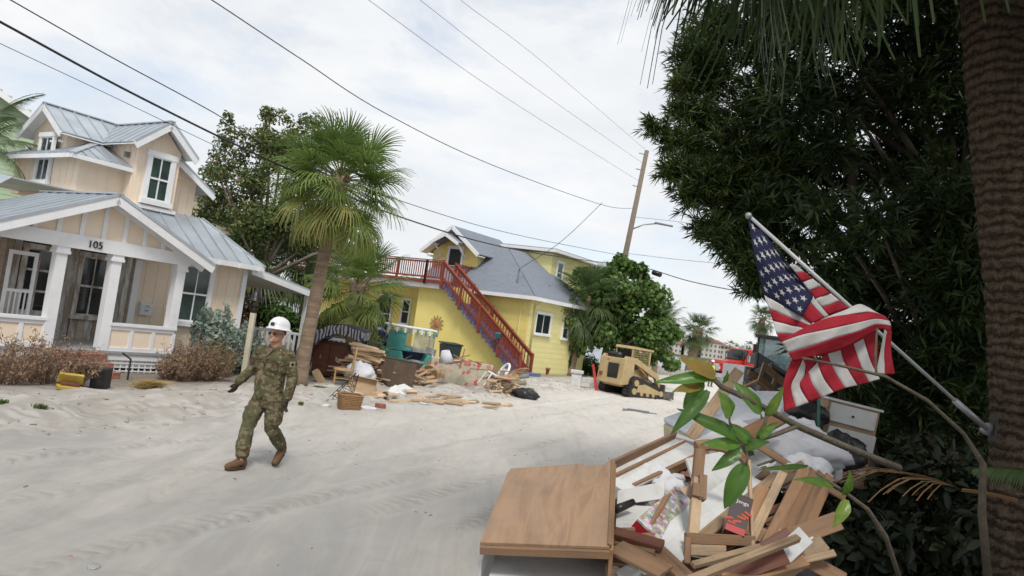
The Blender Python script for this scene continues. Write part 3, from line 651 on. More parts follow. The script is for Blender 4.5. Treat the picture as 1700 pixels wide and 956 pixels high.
for i in range(ns):
    c = sp(i+1, 0); MB().box(d0+.09, -.53, c.y, c.y+run/ns+.03, c.z-.16, c.z+.03).build('stair_tread', BLUEP, yh)
MB().box(d0+.0, -.35, dn-run-.5, dn-run, 0, .16).build('bottom_step', BLUEP, yh)
# sloped wall under the stair
MB().prism([(-.97, dn-.2, 0), (-.97, dn-.2, DZ-.5), (-.97, dn-run+.9, .1), (-.97, dn-run+.9, 0)], (.42, 0, 0)).build('stair_wall', YELLOW, yh)
# sun-face wall ornament
so_ = thing('sun_ornament', 'rusty metal sun face hanging on the yellow wall', 'ornament', yh.matrix_world @ TM((-1.0, 4.85, 1.78), R(-90)))
sm = MB(); RUST = mat('rusty_metal', (.30, .15, .07), (.42, .26, .10), .8, 8)
for k in range(12):
    a = k*math.pi/6; p = [(math.cos(a+d)*r, -.02, math.sin(a+d)*r) for d, r in ((-.2, .25), (0, .46), (.2, .25))]
    for u_, v_ in ((0, 1), (1, 2), (0, 2)): sm.tube([p[u_], p[v_]], .014, 5)
sm.build('rays', RUST, so_); MB().sphere((0, -.02, 0), (.19, .06, .19), 16, 8).build('face', mat('terracotta', (.45, .20, .12), rough=.8), so_)
MB().sphere((0, -.07, 0), (.03, .05, .05)).sphere((-.07, -.065, .05), (.03, .02, .02)).sphere((.07, -.065, .05), (.03, .02, .02)).sphere((0, -.06, -.08), (.06, .02, .018)).build('features', RUST, so_, True)
# low white block wall and pilaster near the loader
wp = gnd(955, 640); lw = thing('white_block_wall', 'low whitewashed block wall ending in a capped pilaster', 'wall', TM((wp.x, wp.y, 0), R(-4)))
MB().box(-.22, .22, -.22, .22, 0, .55).build('pilaster', WHITEB, lw, bevel=.01); MB().box(-.28, .28, -.28, .28, .55, .68).build('pilaster_cap', WHITEB, lw, bevel=.015)
for r_ in range(2):
    for k in range(5): MB().box(.23+k*.42-(.2 if r_ else 0)*(k > 0), .64+k*.42-(.2 if r_ else 0)*(k < 4), -.1, .1, .01+r_*.2, .2+r_*.2).build('block', WHITEB, lw, bevel=.008)
# ------------------------------------------------------------------ vegetation
PALM = leafmat('palm_leaf', [(0, (.10, .165, .04)), (.4, (.155, .23, .055)), (.75, (.25, .29, .085)), (1, (.38, .33, .11))], .4)
PALMD = leafmat('dark_palm_leaf', [(0, (.065, .11, .038)), (.6, (.105, .155, .055)), (1, (.17, .18, .07))], .3)
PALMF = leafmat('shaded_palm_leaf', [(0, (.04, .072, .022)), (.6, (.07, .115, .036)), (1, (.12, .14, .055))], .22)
DEADF = leafmat('dead_frond', [(0, (.16, .09, .045)), (1, (.26, .15, .07))], .15, .8)
TRUNKM = mat('palm_bark', (.27, .20, .14), (.17, .12, .085), .95, 3, (1, 1, 5), .8, 14)
BARK = mat('bark', (.20, .165, .13), (.12, .095, .07), .95, 6, (1, 1, .3), .6, 20)
def fan_mesh(name, m, nl=30, spread=118, pet=.75, ln=.95, droop=.35, seed=0, fold=.12, tip=.55, tint0=.2, split=.4):
    """costapalmate fan leaf; origin at trunk, petiole along +X"""
    r = np.random.default_rng(seed); V = []; Fq = []; tn = []
    def strip(rows, tv):
        o = len(V)
        for a, b in rows: V.append(a); V.append(b)
        for i in range(len(rows)-1): Fq.append((o+2*i, o+2*i+1, o+2*i+3, o+2*i+2)); tn.append(tv)
    pz = lambda x: -.10*(x/pet)**2*pet
    strip([((x, -.018, pz(x)), (x, .018, pz(x))) for x in np.linspace(0, pet, 4)], .75)
    strip([((x, 0, pz(x)-.02), (x, 0, pz(x)+.012)) for x in np.linspace(0, pet, 4)], .75)
    for k in range(nl):
        f = (k+.5)/nl*2-1; ang = R(spread)*f+r.normal(0, .03); l = ln*(1-.38*abs(f)**2.2)*r.uniform(.9, 1.06)
        dx, dy = math.cos(ang), math.sin(ang); nx, ny = -dy, dx; da = R(spread)/nl*1.02
        hx = pet + (.18*ln if abs(f) < .35 else .1*ln*(1-abs(f)))
        rows = []; up = fold*(1 if k % 2 else -1); tp = tip*r.uniform(.6, 1.4)
        for q in (0.0, split, .68, .88, 1.0):
            rr = q*l; w = max(.004, (da*rr if q <= split else da*split*l*(1-(q-split)/(1-split))**.8))*.62+.004
            z = -droop*rr*rr - tp*max(0, q-.5)**2*l*1.5 + .25*abs(f)*rr*.6*(1-q*.6) + pz(pet)
            px, py = hx+dx*rr*(1-.15*max(0, q-.6)), dy*rr*(1-.15*max(0, q-.6))
            rows.append(((px-nx*w, py-ny*w, z-up*w), (px+nx*w, py+ny*w, z+up*w)))
        strip(rows, float(np.clip(tint0+r.normal(0, .13)+(.15 if k % 5 == 0 else 0), 0, 1)))
    me_o = npmesh(name, np.array(V), np.array(Fq), m, tn); me = me_o.data; bpy.data.objects.remove(me_o); return me
FANS = {k: [fan_mesh('frond', PALM, 40, 128, .85, .80, d, s, tint0=t_, tip=tp, split=.5) for s, (d, t_, tp) in enumerate(((.06, .15, .3), (.14, .3, .5), (.22, .42, .7), (.26, .75, .8)))] for k in ('a',)}
FANSD = [fan_mesh('frond', PALMD, 38, 126, .8, .85, d, 9+s, tint0=t_, tip=tp, split=.5) for s, (d, t_, tp) in enumerate(((.06, .15, .3), (.14, .3, .5), (.24, .42, .7), (.3, .6, .9)))]
def palm(name, label, base, top, rb, rt, nf, size, fans, seed=0, emin=-55, emax=82, group=None, boots=True, azr=None):
    r = random.Random(seed); base = Vector(base); top = Vector(top)
    o = thing(name, label, 'palm tree', base, group)
    mid = (top-base); n = 26; pts = []; rad = []
    for i in range(n+1):
        f = i/n; p = mid*f; p.x += .35*mid.x*(f*f-f)*.6; pts.append(p); fl = 1+.35*max(0, 1-f*9)
        rad.append((rb+(rt-rb)*f)*fl*(1+.03*r.uniform(-1, 1)))
    MB().tube(pts, rad, 14).build('trunk', TRUNKM, o, True)
    if boots:
        bm_ = MB()
        for k in range(26):
            a = r.uniform(0, 6.28); z = r.uniform(-.75, .05); d = Vector((math.cos(a), math.sin(a), 0)); p = mid+Vector((0, 0, z))
            bm_.bar(p+d*rt*.7, p+d*(rt+.14)+Vector((0, 0, .22)), .07, .02)
        bm_.build('leaf_boots', TRUNKM, o)
    for k in range(nf):
        f = k/(nf-1); el = R(emax+(emin-emax)*f**.9+r.uniform(-9, 9)); az = k*2.39996+r.uniform(-.3, .3)
        if azr: az = R(azr[0]+(azr[1]-azr[0])*r.random())
        s = size*r.uniform(.85, 1.1)*(.8 if f < .12 else 1)
        me = fans[min(3, int(f*3.2+r.random()*.8))]
        M = Matrix.Translation(mid+Vector((0, 0, -.35*f))) @ Matrix.Rotation(az, 4, 'Z') @ Matrix.Rotation(-el, 4, 'Y') @ Matrix.Rotation(r.uniform(-.5, .5), 4, 'X') @ Matrix.Scale(s, 4)
        obj('frond', me, None, o, M=M)
    return o
b0 = gnd(495, 640); palm('cabbage_palm', 'tall cabbage palm with full green fan crown leaning beside the sandy road', (b0.x, b0.y, -.05), at(566, 292, b0.y), .175, .145, 72, 1.04, FANS['a'], 3, emin=-60)
p_ = gnd(600, 612); Yp = 24.; c_ = at(596, 470, Yp); palm('cabbage_palm', 'short shaggy cabbage palm in front of the yellow house below the deck', (c_.x-.1, Yp, 0), c_, .3, .26, 40, 1.05, FANS['a'], 5, emin=-62)
c_ = at(440, 425, 27); palm('cabbage_palm', 'wide low cabbage palm rising behind the carport roof', (c_.x, 27, 0), c_, .2, .2, 42, 1.5, FANSD, 8, emin=-40)
c_ = at(520, 415, 30); palm('cabbage_palm', 'low cabbage palm half hidden behind the tall palm trunk', (c_.x, 30, 0), c_, .2, .2, 30, 1.3, FANSD, 10, emin=-40)
c_ = at(978, 492, 40); palm('cabbage_palm', 'dark drooping cabbage palm at the corner of the yellow house', (c_.x-.5, 40, 0), c_, .25, .2, 40, 1.45, FANSD, 12, emin=-70)
c_ = at(1097, 530, 52); palm('cabbage_palm', 'grey green palm peeking out behind the sea grape tree', (c_.x, 52, 0), c_, .2, .2, 26, 1.15, FANSD, 14, emin=-30)
c_ = at(1160, 545, 60); palm('cabbage_palm', 'small round headed palm standing by the seawall', (c_.x-.35, 60, 0), c_, .42, .38, 34, 1.05, FANSD, 16)
c_ = at(1266, 527, 62); palm('cabbage_palm', 'small distant palm seen beside the flag', (c_.x+.2, 62, 0), c_, .3, .24, 30, .85, FANSD, 18)
# feather palm at the left edge
def feather(name, m, ln=2.2, n=46, seed=1, ll=.5):
    r = np.random.default_rng(seed); V = []; Fq = []; tn = []
    for i in range(n):
        f = i/n; x = ln*f; z = .5*x-.28*x*x
        for sg in (-1, 1):
            l = ll*math.sin(math.pi*(.12+.85*f))**.6*r.uniform(.85, 1.1); a = R(52-25*f); o = len(V)
            d = Vector((math.cos(a), sg*math.sin(a), -.35)).normalized(); w = .016
            p = Vector((x, 0, z)); q = p+d*l*.55; e = p+d*l+Vector((0, 0, -.25*l))
            for P_, ww in ((p, w), (q, w), (e, .002)): V += [(P_.x-ww, P_.y, P_.z), (P_.x+ww, P_.y, P_.z)]
            Fq += [(o, o+1, o+3, o+2), (o+2, o+3, o+5, o+4)]; tv = float(np.clip(.3+r.normal(0, .15), 0, 1)); tn += [tv, tv]
    o = len(V); s_ = np.linspace(0, ln, 8)
    for x in s_: z = .5*x-.28*x*x; V += [(x, -.012, z), (x, .012, z)]
    for i in range(7): Fq.append((o+2*i, o+2*i+1, o+2*i+3, o+2*i+2)); tn.append(.8)
    a = npmesh(name, np.array(V), np.array(Fq), m, tn); me = a.data; bpy.data.objects.remove(a); return me
FE = [feather('frond', PALMD, 2.3, 46, 1), feather('frond', PALMD, 2.0, 40, 2)]
c_ = at(-38, 240, 19); fp = thing('feather_palm', 'feather palm with arching fronds entering at the left edge', 'palm tree', (c_.x, 19, 0))
MB().tube([(0, 0, 0), (0, 0, c_.z)], [.16, .12], 10).build('trunk', TRUNKM, fp, True)
for k in range(16):
    obj('frond', FE[k % 2], None, fp, M=Matrix.Translation((0, 0, c_.z)) @ Matrix.Rotation(k*2.4, 4, 'Z') @ Matrix.Rotation(R(-55+k*6), 4, 'Y') @ Matrix.Scale(.9, 4))

def leaf_cloud(clumps, n, size, aspect, seed, up=.3, shell=.55, tint=(.35, .2), fold=True, tri=False, cup=.0):
    """leaf faces spread through a set of clumps (x,y,z,rx,ry,rz); returns V,F,tint"""
    r = np.random.default_rng(seed); C = np.array(clumps, float); w = (C[:, 3]*C[:, 4]*C[:, 5])**(2/3); idx = r.choice(len(C), n, p=w/w.sum())
    d = r.normal(size=(n, 3)); d /= np.linalg.norm(d, axis=1)[:, None]; rad = (shell+(1-shell)*r.random(n)**.5)*np.where(r.random(n) < .12, 1.12, 1)
    P = C[idx, :3]+d*C[idx, 3:6]*rad[:, None]
    nrm = d*.7+r.normal(size=(n, 3))*.65+np.array([0, 0, up]); nrm /= np.linalg.norm(nrm, axis=1)[:, None]
    a = np.cross(nrm, r.normal(size=(n, 3))); a /= np.linalg.norm(a, axis=1)[:, None]; b = np.cross(nrm, a)
    s = size*r.uniform(.6, 1.25, n); A = a*s[:, None]; B = b*(s*aspect)[:, None]
    if tri:
        V = np.stack([P-A, P+B*.5, P+A, P-B*.5], 1).reshape(-1, 3); Fq = np.arange(4*n).reshape(n, 4); tf = np.clip(r.normal(tint[0], tint[1], n), 0, 1)
        return V, Fq, tf
    cN = nrm*(s*.18)[:, None]
    V = np.stack([P-A, P-A*.35+B+cN, P+A*.45+B*.85+cN, P+A, P+A*.45-B*.85+cN, P-A*.35-B+cN], 1).reshape(-1, 3)
    i = np.arange(n)*6; Fq = np.concatenate([np.stack([i, i+1, i+2, i+3], 1), np.stack([i, i+3, i+4, i+5], 1)]); tf = np.clip(r.normal(tint[0], tint[1], n), 0, 1)
    return V, Fq, np.concatenate([tf, tf])
def tree(name, label, base, clumps, n, size, aspect, m, seed, trunk=.15, limbs=7, cat='tree', shell=.5, up=.3, tint=(.35, .2), bark=BARK, group=None):
    """clumps in world coordinates"""
    base = Vector(base); o = thing(name, label, cat, base, group); r = random.Random(seed)
    cl = [(c[0]-base.x, c[1]-base.y, c[2]-base.z, *c[3:]) for c in clumps]
    V, Fq, tf = leaf_cloud(cl, n, size, aspect, seed, up, shell, tint); npmesh('crown', V, Fq, m, tf, o)
    tb = MB(); cen = Vector((sum(c[0] for c in cl)/len(cl), sum(c[1] for c in cl)/len(cl), sum(c[2] for c in cl)/len(cl))); fork = cen*.42
    tb.tube([(0, 0, -.1), fork*.5+Vector((r.uniform(-.1, .1), 0, 0)), fork], [trunk*1.3, trunk, trunk*.85], 8)
    for c in r.sample(cl, min(limbs, len(cl))):
        e = Vector(c[:3]); mdl = fork.lerp(e, .5)+Vector((r.uniform(-.2, .2), r.uniform(-.2, .2), r.uniform(0, .3)))
        tb.tube([fork, mdl, e], [trunk*.6, trunk*.38, trunk*.12], 6)
        for q in range(3):
            e2 = e+Vector((r.uniform(-1, 1)*c[3], r.uniform(-1, 1)*c[4], r.uniform(-.6, .9)*c[5])); tb.tube([mdl.lerp(e, .5), e.lerp(e2, .4), e2], [trunk*.22, trunk*.12, trunk*.04], 5)
    tb.build('trunk', bark, o, True); return o
def spread(cl, k, seed, far=.85, lo=.35, hi=.7):
    r = random.Random(seed); out = []
    for c in cl:
        for _ in range(k):
            d = Vector((r.gauss(0, 1), r.gauss(0, 1), r.gauss(0, 1))).normalized(); s_ = r.uniform(lo, hi); out.append((c[0]+d.x*c[3]*far, c[1]+d.y*c[4]*far, c[2]+d.z*c[5]*far, c[3]*s_, c[4]*s_, c[5]*s_))
    return out
def pc(lst): return [(*at(px, py, Y), r*1., r*1., r*.85) for px, py, Y, r in lst]
LEAFA = leafmat('loose_tree_leaf', [(0, (.06, .105, .032)), (.4, (.095, .145, .045)), (.75, (.18, .17, .05)), (1, (.32, .18, .065))], .3)
SEAG = leafmat('sea_grape_leaf', [(0, (.06, .125, .03)), (.45, (.12, .22, .05)), (.8, (.20, .30, .08)), (1, (.34, .18, .07))], .35, .4)
cl = pc([(372, 300, 25, .8), (350, 345, 25, .6), (395, 235, 25.5, .5), (380, 200, 25, .25), (410, 330, 25, .9), (440, 215, 26, .6), (455, 190, 26, .3), (470, 260, 26, .9), (430, 275, 25.5, .7), (500, 215, 26.5, .6), (520, 255, 26.5, .8), (465, 330, 25.5, .9), (510, 330, 26, .8), (355, 270, 25, .45), (400, 380, 25, .7), (480, 385, 26, .7), (560, 395, 26.5, .7), (600, 420, 26.5, .5), (530, 380, 26.5, .6)])
b0 = at(440, 430, 25.5); tree('leafy_tree', 'loose leafy tree with browning leaves behind the metal roofs', (b0.x, 25.5, 0), spread(cl, 5, 3, 1.0, .45, .95), 20000, .075, .42, LEAFA, 21, .14, 16, shell=.02, tint=(.42, .24))
cl = pc([(1000, 480, 41, 1.3), (1040, 470, 41, 1.4), (1060, 520, 40.5, 1.6), (1020, 540, 40, 1.6), (1085, 560, 40.5, 1.3), (1050, 580, 40, 1.4), (990, 560, 40, 1.2), (1030, 445, 41.5, .7), (1005, 455, 41.5, .6), (1110, 550, 41, .6), (975, 540, 40.5, 1.0), (1100, 590, 40.5, .9), (1060, 450, 41.5, .6), (965, 470, 41.5, .7)])
b0 = at(1025, 600, 40.5); tree('sea_grape_tree', 'round leaved sea grape tree behind the loader and utility pole', (b0.x, 40.5, 0), spread(cl, 6, 4), 17000, .115, .9, SEAG, 22, .2, 16, shell=.1, tint=(.4, .22))
cl = pc([(930, 510, 38.8, .45), (915, 490, 38.8, .35), (945, 535, 38.8, .4), (960, 480, 38.8, .3), (905, 480, 38.6, .25)])
b0 = at(912, 612, 38.8); tree('small_bare_tree', 'thin crooked sapling with few leaves before the yellow house window', (b0.x, 38.8, 0), cl, 260, .12, .5, SEAG, 23, .09, 5, shell=.2, tint=(.6, .2))
# clipped hedge block, bushes by the yellow house
cl = [(*at(941, 600, 40), .35, .3, .7)]; tree('clipped_shrub', 'small dark clipped shrub beside the yellow house corner', (*at(941, 612, 40).xy, 0), cl, 2500, .05, .6, LEAFA, 24, .04, 1, 'shrub', .6, tint=(.15, .12))
b0 = gnd(975, 628, 0); cl = [(b0.x+.8+random.uniform(-1, 1.3), b0.y+3+random.uniform(-.5, .5), random.uniform(.2, .8), .5, .5, .5) for k in range(7)]
tree('green_bush', 'low green bush behind the white block wall', (b0.x+.8, b0.y+3, 0), cl, 3500, .09, .3, SEAG, 25, .04, 4, 'shrub', .3, tint=(.2, .15))
# dry shrubs and silver shrub in front of the cottage
DRY = leafmat('dry_shrub', [(0, (.20, .13, .085)), (.6, (.30, .20, .13)), (1, (.40, .28, .17))], .1, .9)
SILV = leafmat('silver_leaf', [(0, (.20, .26, .22)), (1, (.36, .42, .36))], .15, .8)
def twig_shrub(label, base, rx, ry, h, n, m, seed, leaf=.035, asp=.3, name='dry_shrub', cat='shrub', nl=3500):
    r = np.random.default_rng(seed); o = thing(name, label, cat, base); tw = MB(); V = []; Fq = []; tn = []
    for k in range(n):
        a = r.uniform(0, 6.28); q = r.random()**.5; tip = Vector((math.cos(a)*rx*q*r.uniform(.8, 1.2), math.sin(a)*ry*q, h*(1-.35*q*q)*r.uniform(.5, 1.25))); b_ = Vector((tip.x*.35, tip.y*.35, -.05)); md = b_.lerp(tip, .5)+Vector((tip.x*.12, tip.y*.12, 0))
        tw.tube([b_, md, tip], [.009, .006, .002], 4, False)
        for j in range(int(nl*.6)//n):
            f = r.uniform(.3, 1.02); p = (b_.lerp(md, f*2) if f < .5 else md.lerp(tip, f*2-1)) + Vector(r.normal(0, .035, 3)); d = Vector(r.normal(size=3)).normalized(); e = d.cross(Vector(r.normal(size=3))).normalized(); s = leaf*r.uniform(.6, 1.4); i = len(V)
            V += [p-d*s, p+e*s*asp, p+d*s, p-e*s*asp]; Fq.append((i, i+1, i+2, i+3)); tn.append(float(np.clip(r.normal(.45, .25), 0, 1)))
    tw.build('stems', DRYB, o); npmesh('foliage', np.array([tuple(v) for v in V]), np.array(Fq), m, tn, o); return o
DRYB = mat('dry_twig', (.24, .17, .12), (.15, .10, .07), .9, 8)
q = gnd(55, 640); twig_shrub('large brown dried shrub in front of the left porch half wall', (q.x, q.y+.4, 0), .95, .6, .82, 130, DRY, 1, nl=6500)
q = gnd(-30, 640); twig_shrub('brown dried shrub cut off by the left edge', (q.x, q.y+.3, 0), .7, .6, .85, 80, DRY, 2, nl=3500)
q = gnd(268, 634); twig_shrub('thin brown dried shrub in front of the right porch half wall', (q.x, q.y+.5, 0), .5, .5, .72, 90, DRY, 3, nl=3600)
q = gnd(320, 634); twig_shrub('thick brown dried shrub below the cottage window', (q.x, q.y+.5, 0), .72, .6, .90, 120, DRY, 4, nl=6000)
q = gnd(352, 625); twig_shrub('green leafy shrub low beneath the silver bush', (q.x, q.y+.2, 0), .42, .4, .75, 60, SEAG, 5, .05, .45, 'green_shrub', nl=2200)
q = gnd(360, 622); twig_shrub('silver grey bush with upright shoots by the cottage corner', (q.x-.2, q.y, 0), .55, .5, 1.55, 90, SILV, 6, .075, .4, 'silver_bush', nl=11000)
q = gnd(402, 620); twig_shrub('smaller silver bush beside the soldier', (q.x, q.y, 0), .45, .4, 1.1, 70, SILV, 7, .075, .4, 'silver_bush', nl=7000)
STRAW = leafmat('straw', [(0, (.44, .31, .12)), (1, (.56, .42, .18))], .1, .9)
def grass_tuft(label, base, rx, h, n, m, seed, name='grass_tuft', flat=0.):
    r = np.random.default_rng(seed); V = []; Fq = []; tn = []
    for k in range(n):
        a = r.uniform(0, 6.28); b_ = Vector((r.normal(0, rx*.35), r.normal(0, rx*.3), 0)); t_ = b_+Vector((math.cos(a)*rx*r.random()+flat, math.sin(a)*rx*.6*r.random(), h*r.uniform(.4, 1))); sdv = Vector((-math.sin(a), math.cos(a), 0))*.006; i = len(V)
        md = b_.lerp(t_, .5)+Vector((0, 0, h*.2)); V += [b_-sdv, b_+sdv, md+sdv, md-sdv, t_]; Fq += [(i, i+1, i+2, i+3), (i+3, i+2, i+4, i+4)]; tn += [r.random()]*2
    V = np.array([tuple(v) for v in V]); me = bpy.data.meshes.new(name); me.from_pydata(V.tolist(), [], [tuple(dict.fromkeys(f)) for f in Fq]); a = me.attributes.new('tint', 'FLOAT', 'FACE'); a.data.foreach_set('value', tn)
    return tag(obj(name, me, m, M=Matrix.Translation(base)), label, 'grass')
q = gnd(240, 645); grass_tuft('golden dry straw clump flattened on the sand by the brick steps', (q.x, q.y, .03), .35, .18, 500, STRAW, 1, 'straw_clump', .3)
GRASS = leafmat('grass', [(0, (.07, .13, .03)), (1, (.16, .20, .06))], .2)
for i, (px, py, w, lb) in enumerate(((66, 690, .12, 'small weed tuft alone in the sand at the left verge'), (533, 645, .22, 'short grass patch at the foot of the tall palm'), (498, 682, .06, 'tiny green tuft in sand behind the soldier'), (3, 682, .08, 'weed tuft at the left edge of the verge'))):
    q = gnd(px, py); grass_tuft(lb, (q.x, q.y, gz(q.x, q.y)), w, .08 if w < .2 else .06, 120, GRASS, 10+i)
# plants under the carport and beyond
cl = pc([(470, 530, 25, .5), (500, 540, 25, .5), (440, 520, 26, .6), (530, 545, 25.5, .5), (560, 530, 27, .6)])
tree('garden_shrub', 'broad leaved green shrubs growing behind the white railing', (*at(490, 560, 25).xy, 0), cl, 1800, .16, .3, SEAG, 26, .05, 5, 'shrub', .2, tint=(.15, .15))
dn_ = at(395, 520, 25.5); tree('dead_shrub', 'dead brown foliage hanging under the carport', (dn_.x, 25.5, 0), [(dn_.x, 25.5, 1.5, .7, .5, .8)], 2600, .07, .2, DEADF, 27, .05, 3, 'shrub', .3)

# ------------------------------------------------------------------ big dark yew pine on the right
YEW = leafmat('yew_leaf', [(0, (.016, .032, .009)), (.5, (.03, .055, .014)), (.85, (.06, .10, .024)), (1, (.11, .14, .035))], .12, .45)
def blades(tips, per, ln, w, seed, tint=(.4, .22), spread=.9):
    """whorls of narrow leaves at twig tips: tips (n,6) position + direction"""
    r = np.random.default_rng(seed); n = len(tips); P = np.repeat(tips[:, :3], per, 0); D = np.repeat(tips[:, 3:], per, 0); k = n*per
    d = D+r.normal(size=(k, 3))*spread; d /= np.linalg.norm(d, axis=1)[:, None]; P = P-D*(r.random(k)*ln*1.3)[:, None]
    sd = np.cross(d, r.normal(size=(k, 3))); sd /= np.linalg.norm(sd, axis=1)[:, None]; l = ln*r.uniform(.6, 1.15, k)[:, None]
    V = np.stack([P, P+d*l*.45+sd*w, P+d*l+np.array([0, 0, -1])*l*.12, P+d*l*.45-sd*w], 1).reshape(-1, 3)
    tt = np.clip(np.repeat(r.normal(tint[0], tint[1], n), per)+r.normal(0, .08, k), 0, 1); return V, np.arange(4*k).reshape(k, 4), tt
def yew_tips(clumps, n, seed, shell=.5):
    r = np.random.default_rng(seed); C = np.array(clumps, float); w = C[:, 3]**2; idx = r.choice(len(C), n, p=w/w.sum()); d = r.normal(size=(n, 3)); d /= np.linalg.norm(d, axis=1)[:, None]
    rad = shell+(1-shell)*r.random(n)**.6; P = C[idx, :3]+d*(C[idx, 3]*rad)[:, None]; D = d*.8+np.array([-.15, -.2, .35]); D /= np.linalg.norm(D, axis=1)[:, None]
    return np.concatenate([P, D], 1)
edge = [(1085, 205, 8.4, .16), (1110, 225, 8.4, .22), (1130, 180, 8.6, .2), (1135, 140, 8.8, .25), (1120, 275, 8.2, .25), (1150, 240, 8.4, .3), (1160, 190, 8.7, .3), (1145, 320, 8.1, .25), (1175, 300, 8.2, .35), (1170, 370, 8.0, .22), (1200, 390, 7.9, .28), (1235, 430, 7.7, .25), (1250, 470, 7.6, .2), (1235, 400, 7.8, .25), (1150, 90, 9., .35), (1180, 130, 9., .4), (1200, 250, 8.6, .45), (1220, 330, 8.3, .45), (1190, 50, 9.3, .5), (1260, 300, 8.4, .5), (1250, 200, 8.8, .55), (1275, 440, 7.6, .3)]
core = []
rr = random.Random(4)
for px in range(1270, 1900, 62):
    for py in range(-260, 720, 62):
        if py > 400 and px < 1345: continue
        y0 = 7.0 if py > 350 else 7.8
        core.append((px+rr.uniform(-25, 25), py+rr.uniform(-25, 25), y0+rr.uniform(-.3, 1.6), rr.uniform(.34, .55)))
shade_canopy = [(rr.uniform(3.0, 8.5), rr.uniform(-1.5, 5.5), 0, rr.uniform(.6, .85)) for _ in range(80)]
shade_canopy = [(x, y, max(4.3, 2.15+1.12*max(0, y)+.25*max(0, x-.5*y))+rr.uniform(.3, 1.3), r_) for x, y, _, r_ in shade_canopy]       # unseen crown clumps added above and to the right, shading that side
cl = [(*at(a, b_, c), d) for a, b_, c, d in edge+core]+shade_canopy
yb = at(1560, 700, 8.6); ye = thing('yew_pine_tree', 'huge dark yew pine with narrow leaves behind the flag', 'tree', (yb.x, 8.6, 0)); bv = np.array([yb.x, 8.6, 0, 0, 0, 0])
V1, F1, t1 = blades(yew_tips(cl[:len(edge)], 2400, 1, .25)-bv, 16, .15, .0085, 1, (.72, .2))  # edge tips tinted paler: sunlight on that side painted into the leaf colour
V2, F2, t2 = blades(yew_tips(cl[len(edge):-len(shade_canopy)], 11000, 2, .35)-bv, 16, .165, .0135, 2, (.42, .22))
V3, F3, t3 = blades(yew_tips(shade_canopy, 7000, 3, .2)-bv, 12, .24, .026, 3, (.4, .2))
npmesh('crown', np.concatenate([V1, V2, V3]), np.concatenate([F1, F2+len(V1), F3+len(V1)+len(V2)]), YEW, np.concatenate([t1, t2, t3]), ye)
tb = MB()
tb.tube([(0, 0, -.1), (.05, 0, 1.2), (-.1, .05, 2.6), (.05, 0, 4.5), (.1, .1, 7)], [.24, .2, .17, .12, .05], 10)
tb.tube([(.5, .3, -.1), (.55, .3, 1.5), (.8, .2, 3.4), (1.1, .3, 6)], [.16, .13, .1, .04], 8)
tb.tube([(-.7, .1, -.1), (-.75, .1, 1.2), (-1.1, 0, 2.8), (-1.4, .1, 5.2)], [.18, .14, .1, .04], 8)
for c in cl[:len(edge):2]+cl[len(edge)::4]:
    e = Vector(c[:3])-Vector((yb.x, 8.6, 0)); s_ = Vector((e.x*.12, e.y*.2, max(1., e.z-1.6))); tb.tube([s_, s_.lerp(e, .5)+Vector((0, 0, .1)), e], [.05, .03, .008], 5)
tb.build('trunk', BARK, ye, True)
# dark understorey between the pile and the palm trunk
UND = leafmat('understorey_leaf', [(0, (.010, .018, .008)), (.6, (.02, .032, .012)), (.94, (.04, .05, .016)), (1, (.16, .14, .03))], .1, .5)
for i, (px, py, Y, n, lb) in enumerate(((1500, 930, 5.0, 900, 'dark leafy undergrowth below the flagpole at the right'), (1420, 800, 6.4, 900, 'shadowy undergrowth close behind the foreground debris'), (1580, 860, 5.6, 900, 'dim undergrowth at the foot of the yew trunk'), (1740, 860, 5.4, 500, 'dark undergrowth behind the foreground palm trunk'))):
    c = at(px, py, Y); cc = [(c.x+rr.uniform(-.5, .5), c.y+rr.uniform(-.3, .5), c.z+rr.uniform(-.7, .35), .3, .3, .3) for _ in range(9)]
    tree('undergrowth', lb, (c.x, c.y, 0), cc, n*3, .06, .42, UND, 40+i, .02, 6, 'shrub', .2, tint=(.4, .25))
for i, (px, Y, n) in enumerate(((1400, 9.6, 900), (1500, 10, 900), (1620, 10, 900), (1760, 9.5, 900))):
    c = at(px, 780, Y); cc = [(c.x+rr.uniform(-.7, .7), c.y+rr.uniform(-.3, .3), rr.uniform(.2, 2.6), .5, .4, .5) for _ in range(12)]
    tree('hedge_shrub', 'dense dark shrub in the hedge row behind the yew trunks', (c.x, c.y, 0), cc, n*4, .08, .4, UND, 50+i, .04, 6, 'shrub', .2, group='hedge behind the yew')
# ------------------------------------------------------------------ foreground palm: trunk, overhead fronds
FT = [at(x, y, Y) for x, y, Y in ((1700, 1250, 4.45), (1697, 956, 4.5), (1708, 700, 4.6), (1700, 500, 4.65), (1678, 300, 4.7), (1662, 120, 4.7), (1655, 0, 4.7), (1648, -150, 4.7), (1640, -330, 4.7))]
fpm = thing('cabbage_palm', 'thick ringed foreground palm trunk with fronds hanging over the top right', 'palm tree', (FT[0].x, FT[0].y, 0)); bb = Vector((FT[0].x, FT[0].y, 0))
pts = [Vector((0, 0, -.1))]+[p-bb for p in FT]; sm = []; rads = []
RINGB, t, b = newmat('ringed_palm_bark'); v = coords(t, (1, 1, 1), jitter=False); wv = N(t, 'ShaderNodeTexWave', Scale=4.6, Distortion=7., Detail=5., bands_direction='Z'); wv.inputs['Detail Scale'].default_value = 2.; wv.inputs['Detail Roughness'].default_value = .7; L(t, v, wv.inputs['Vector'])
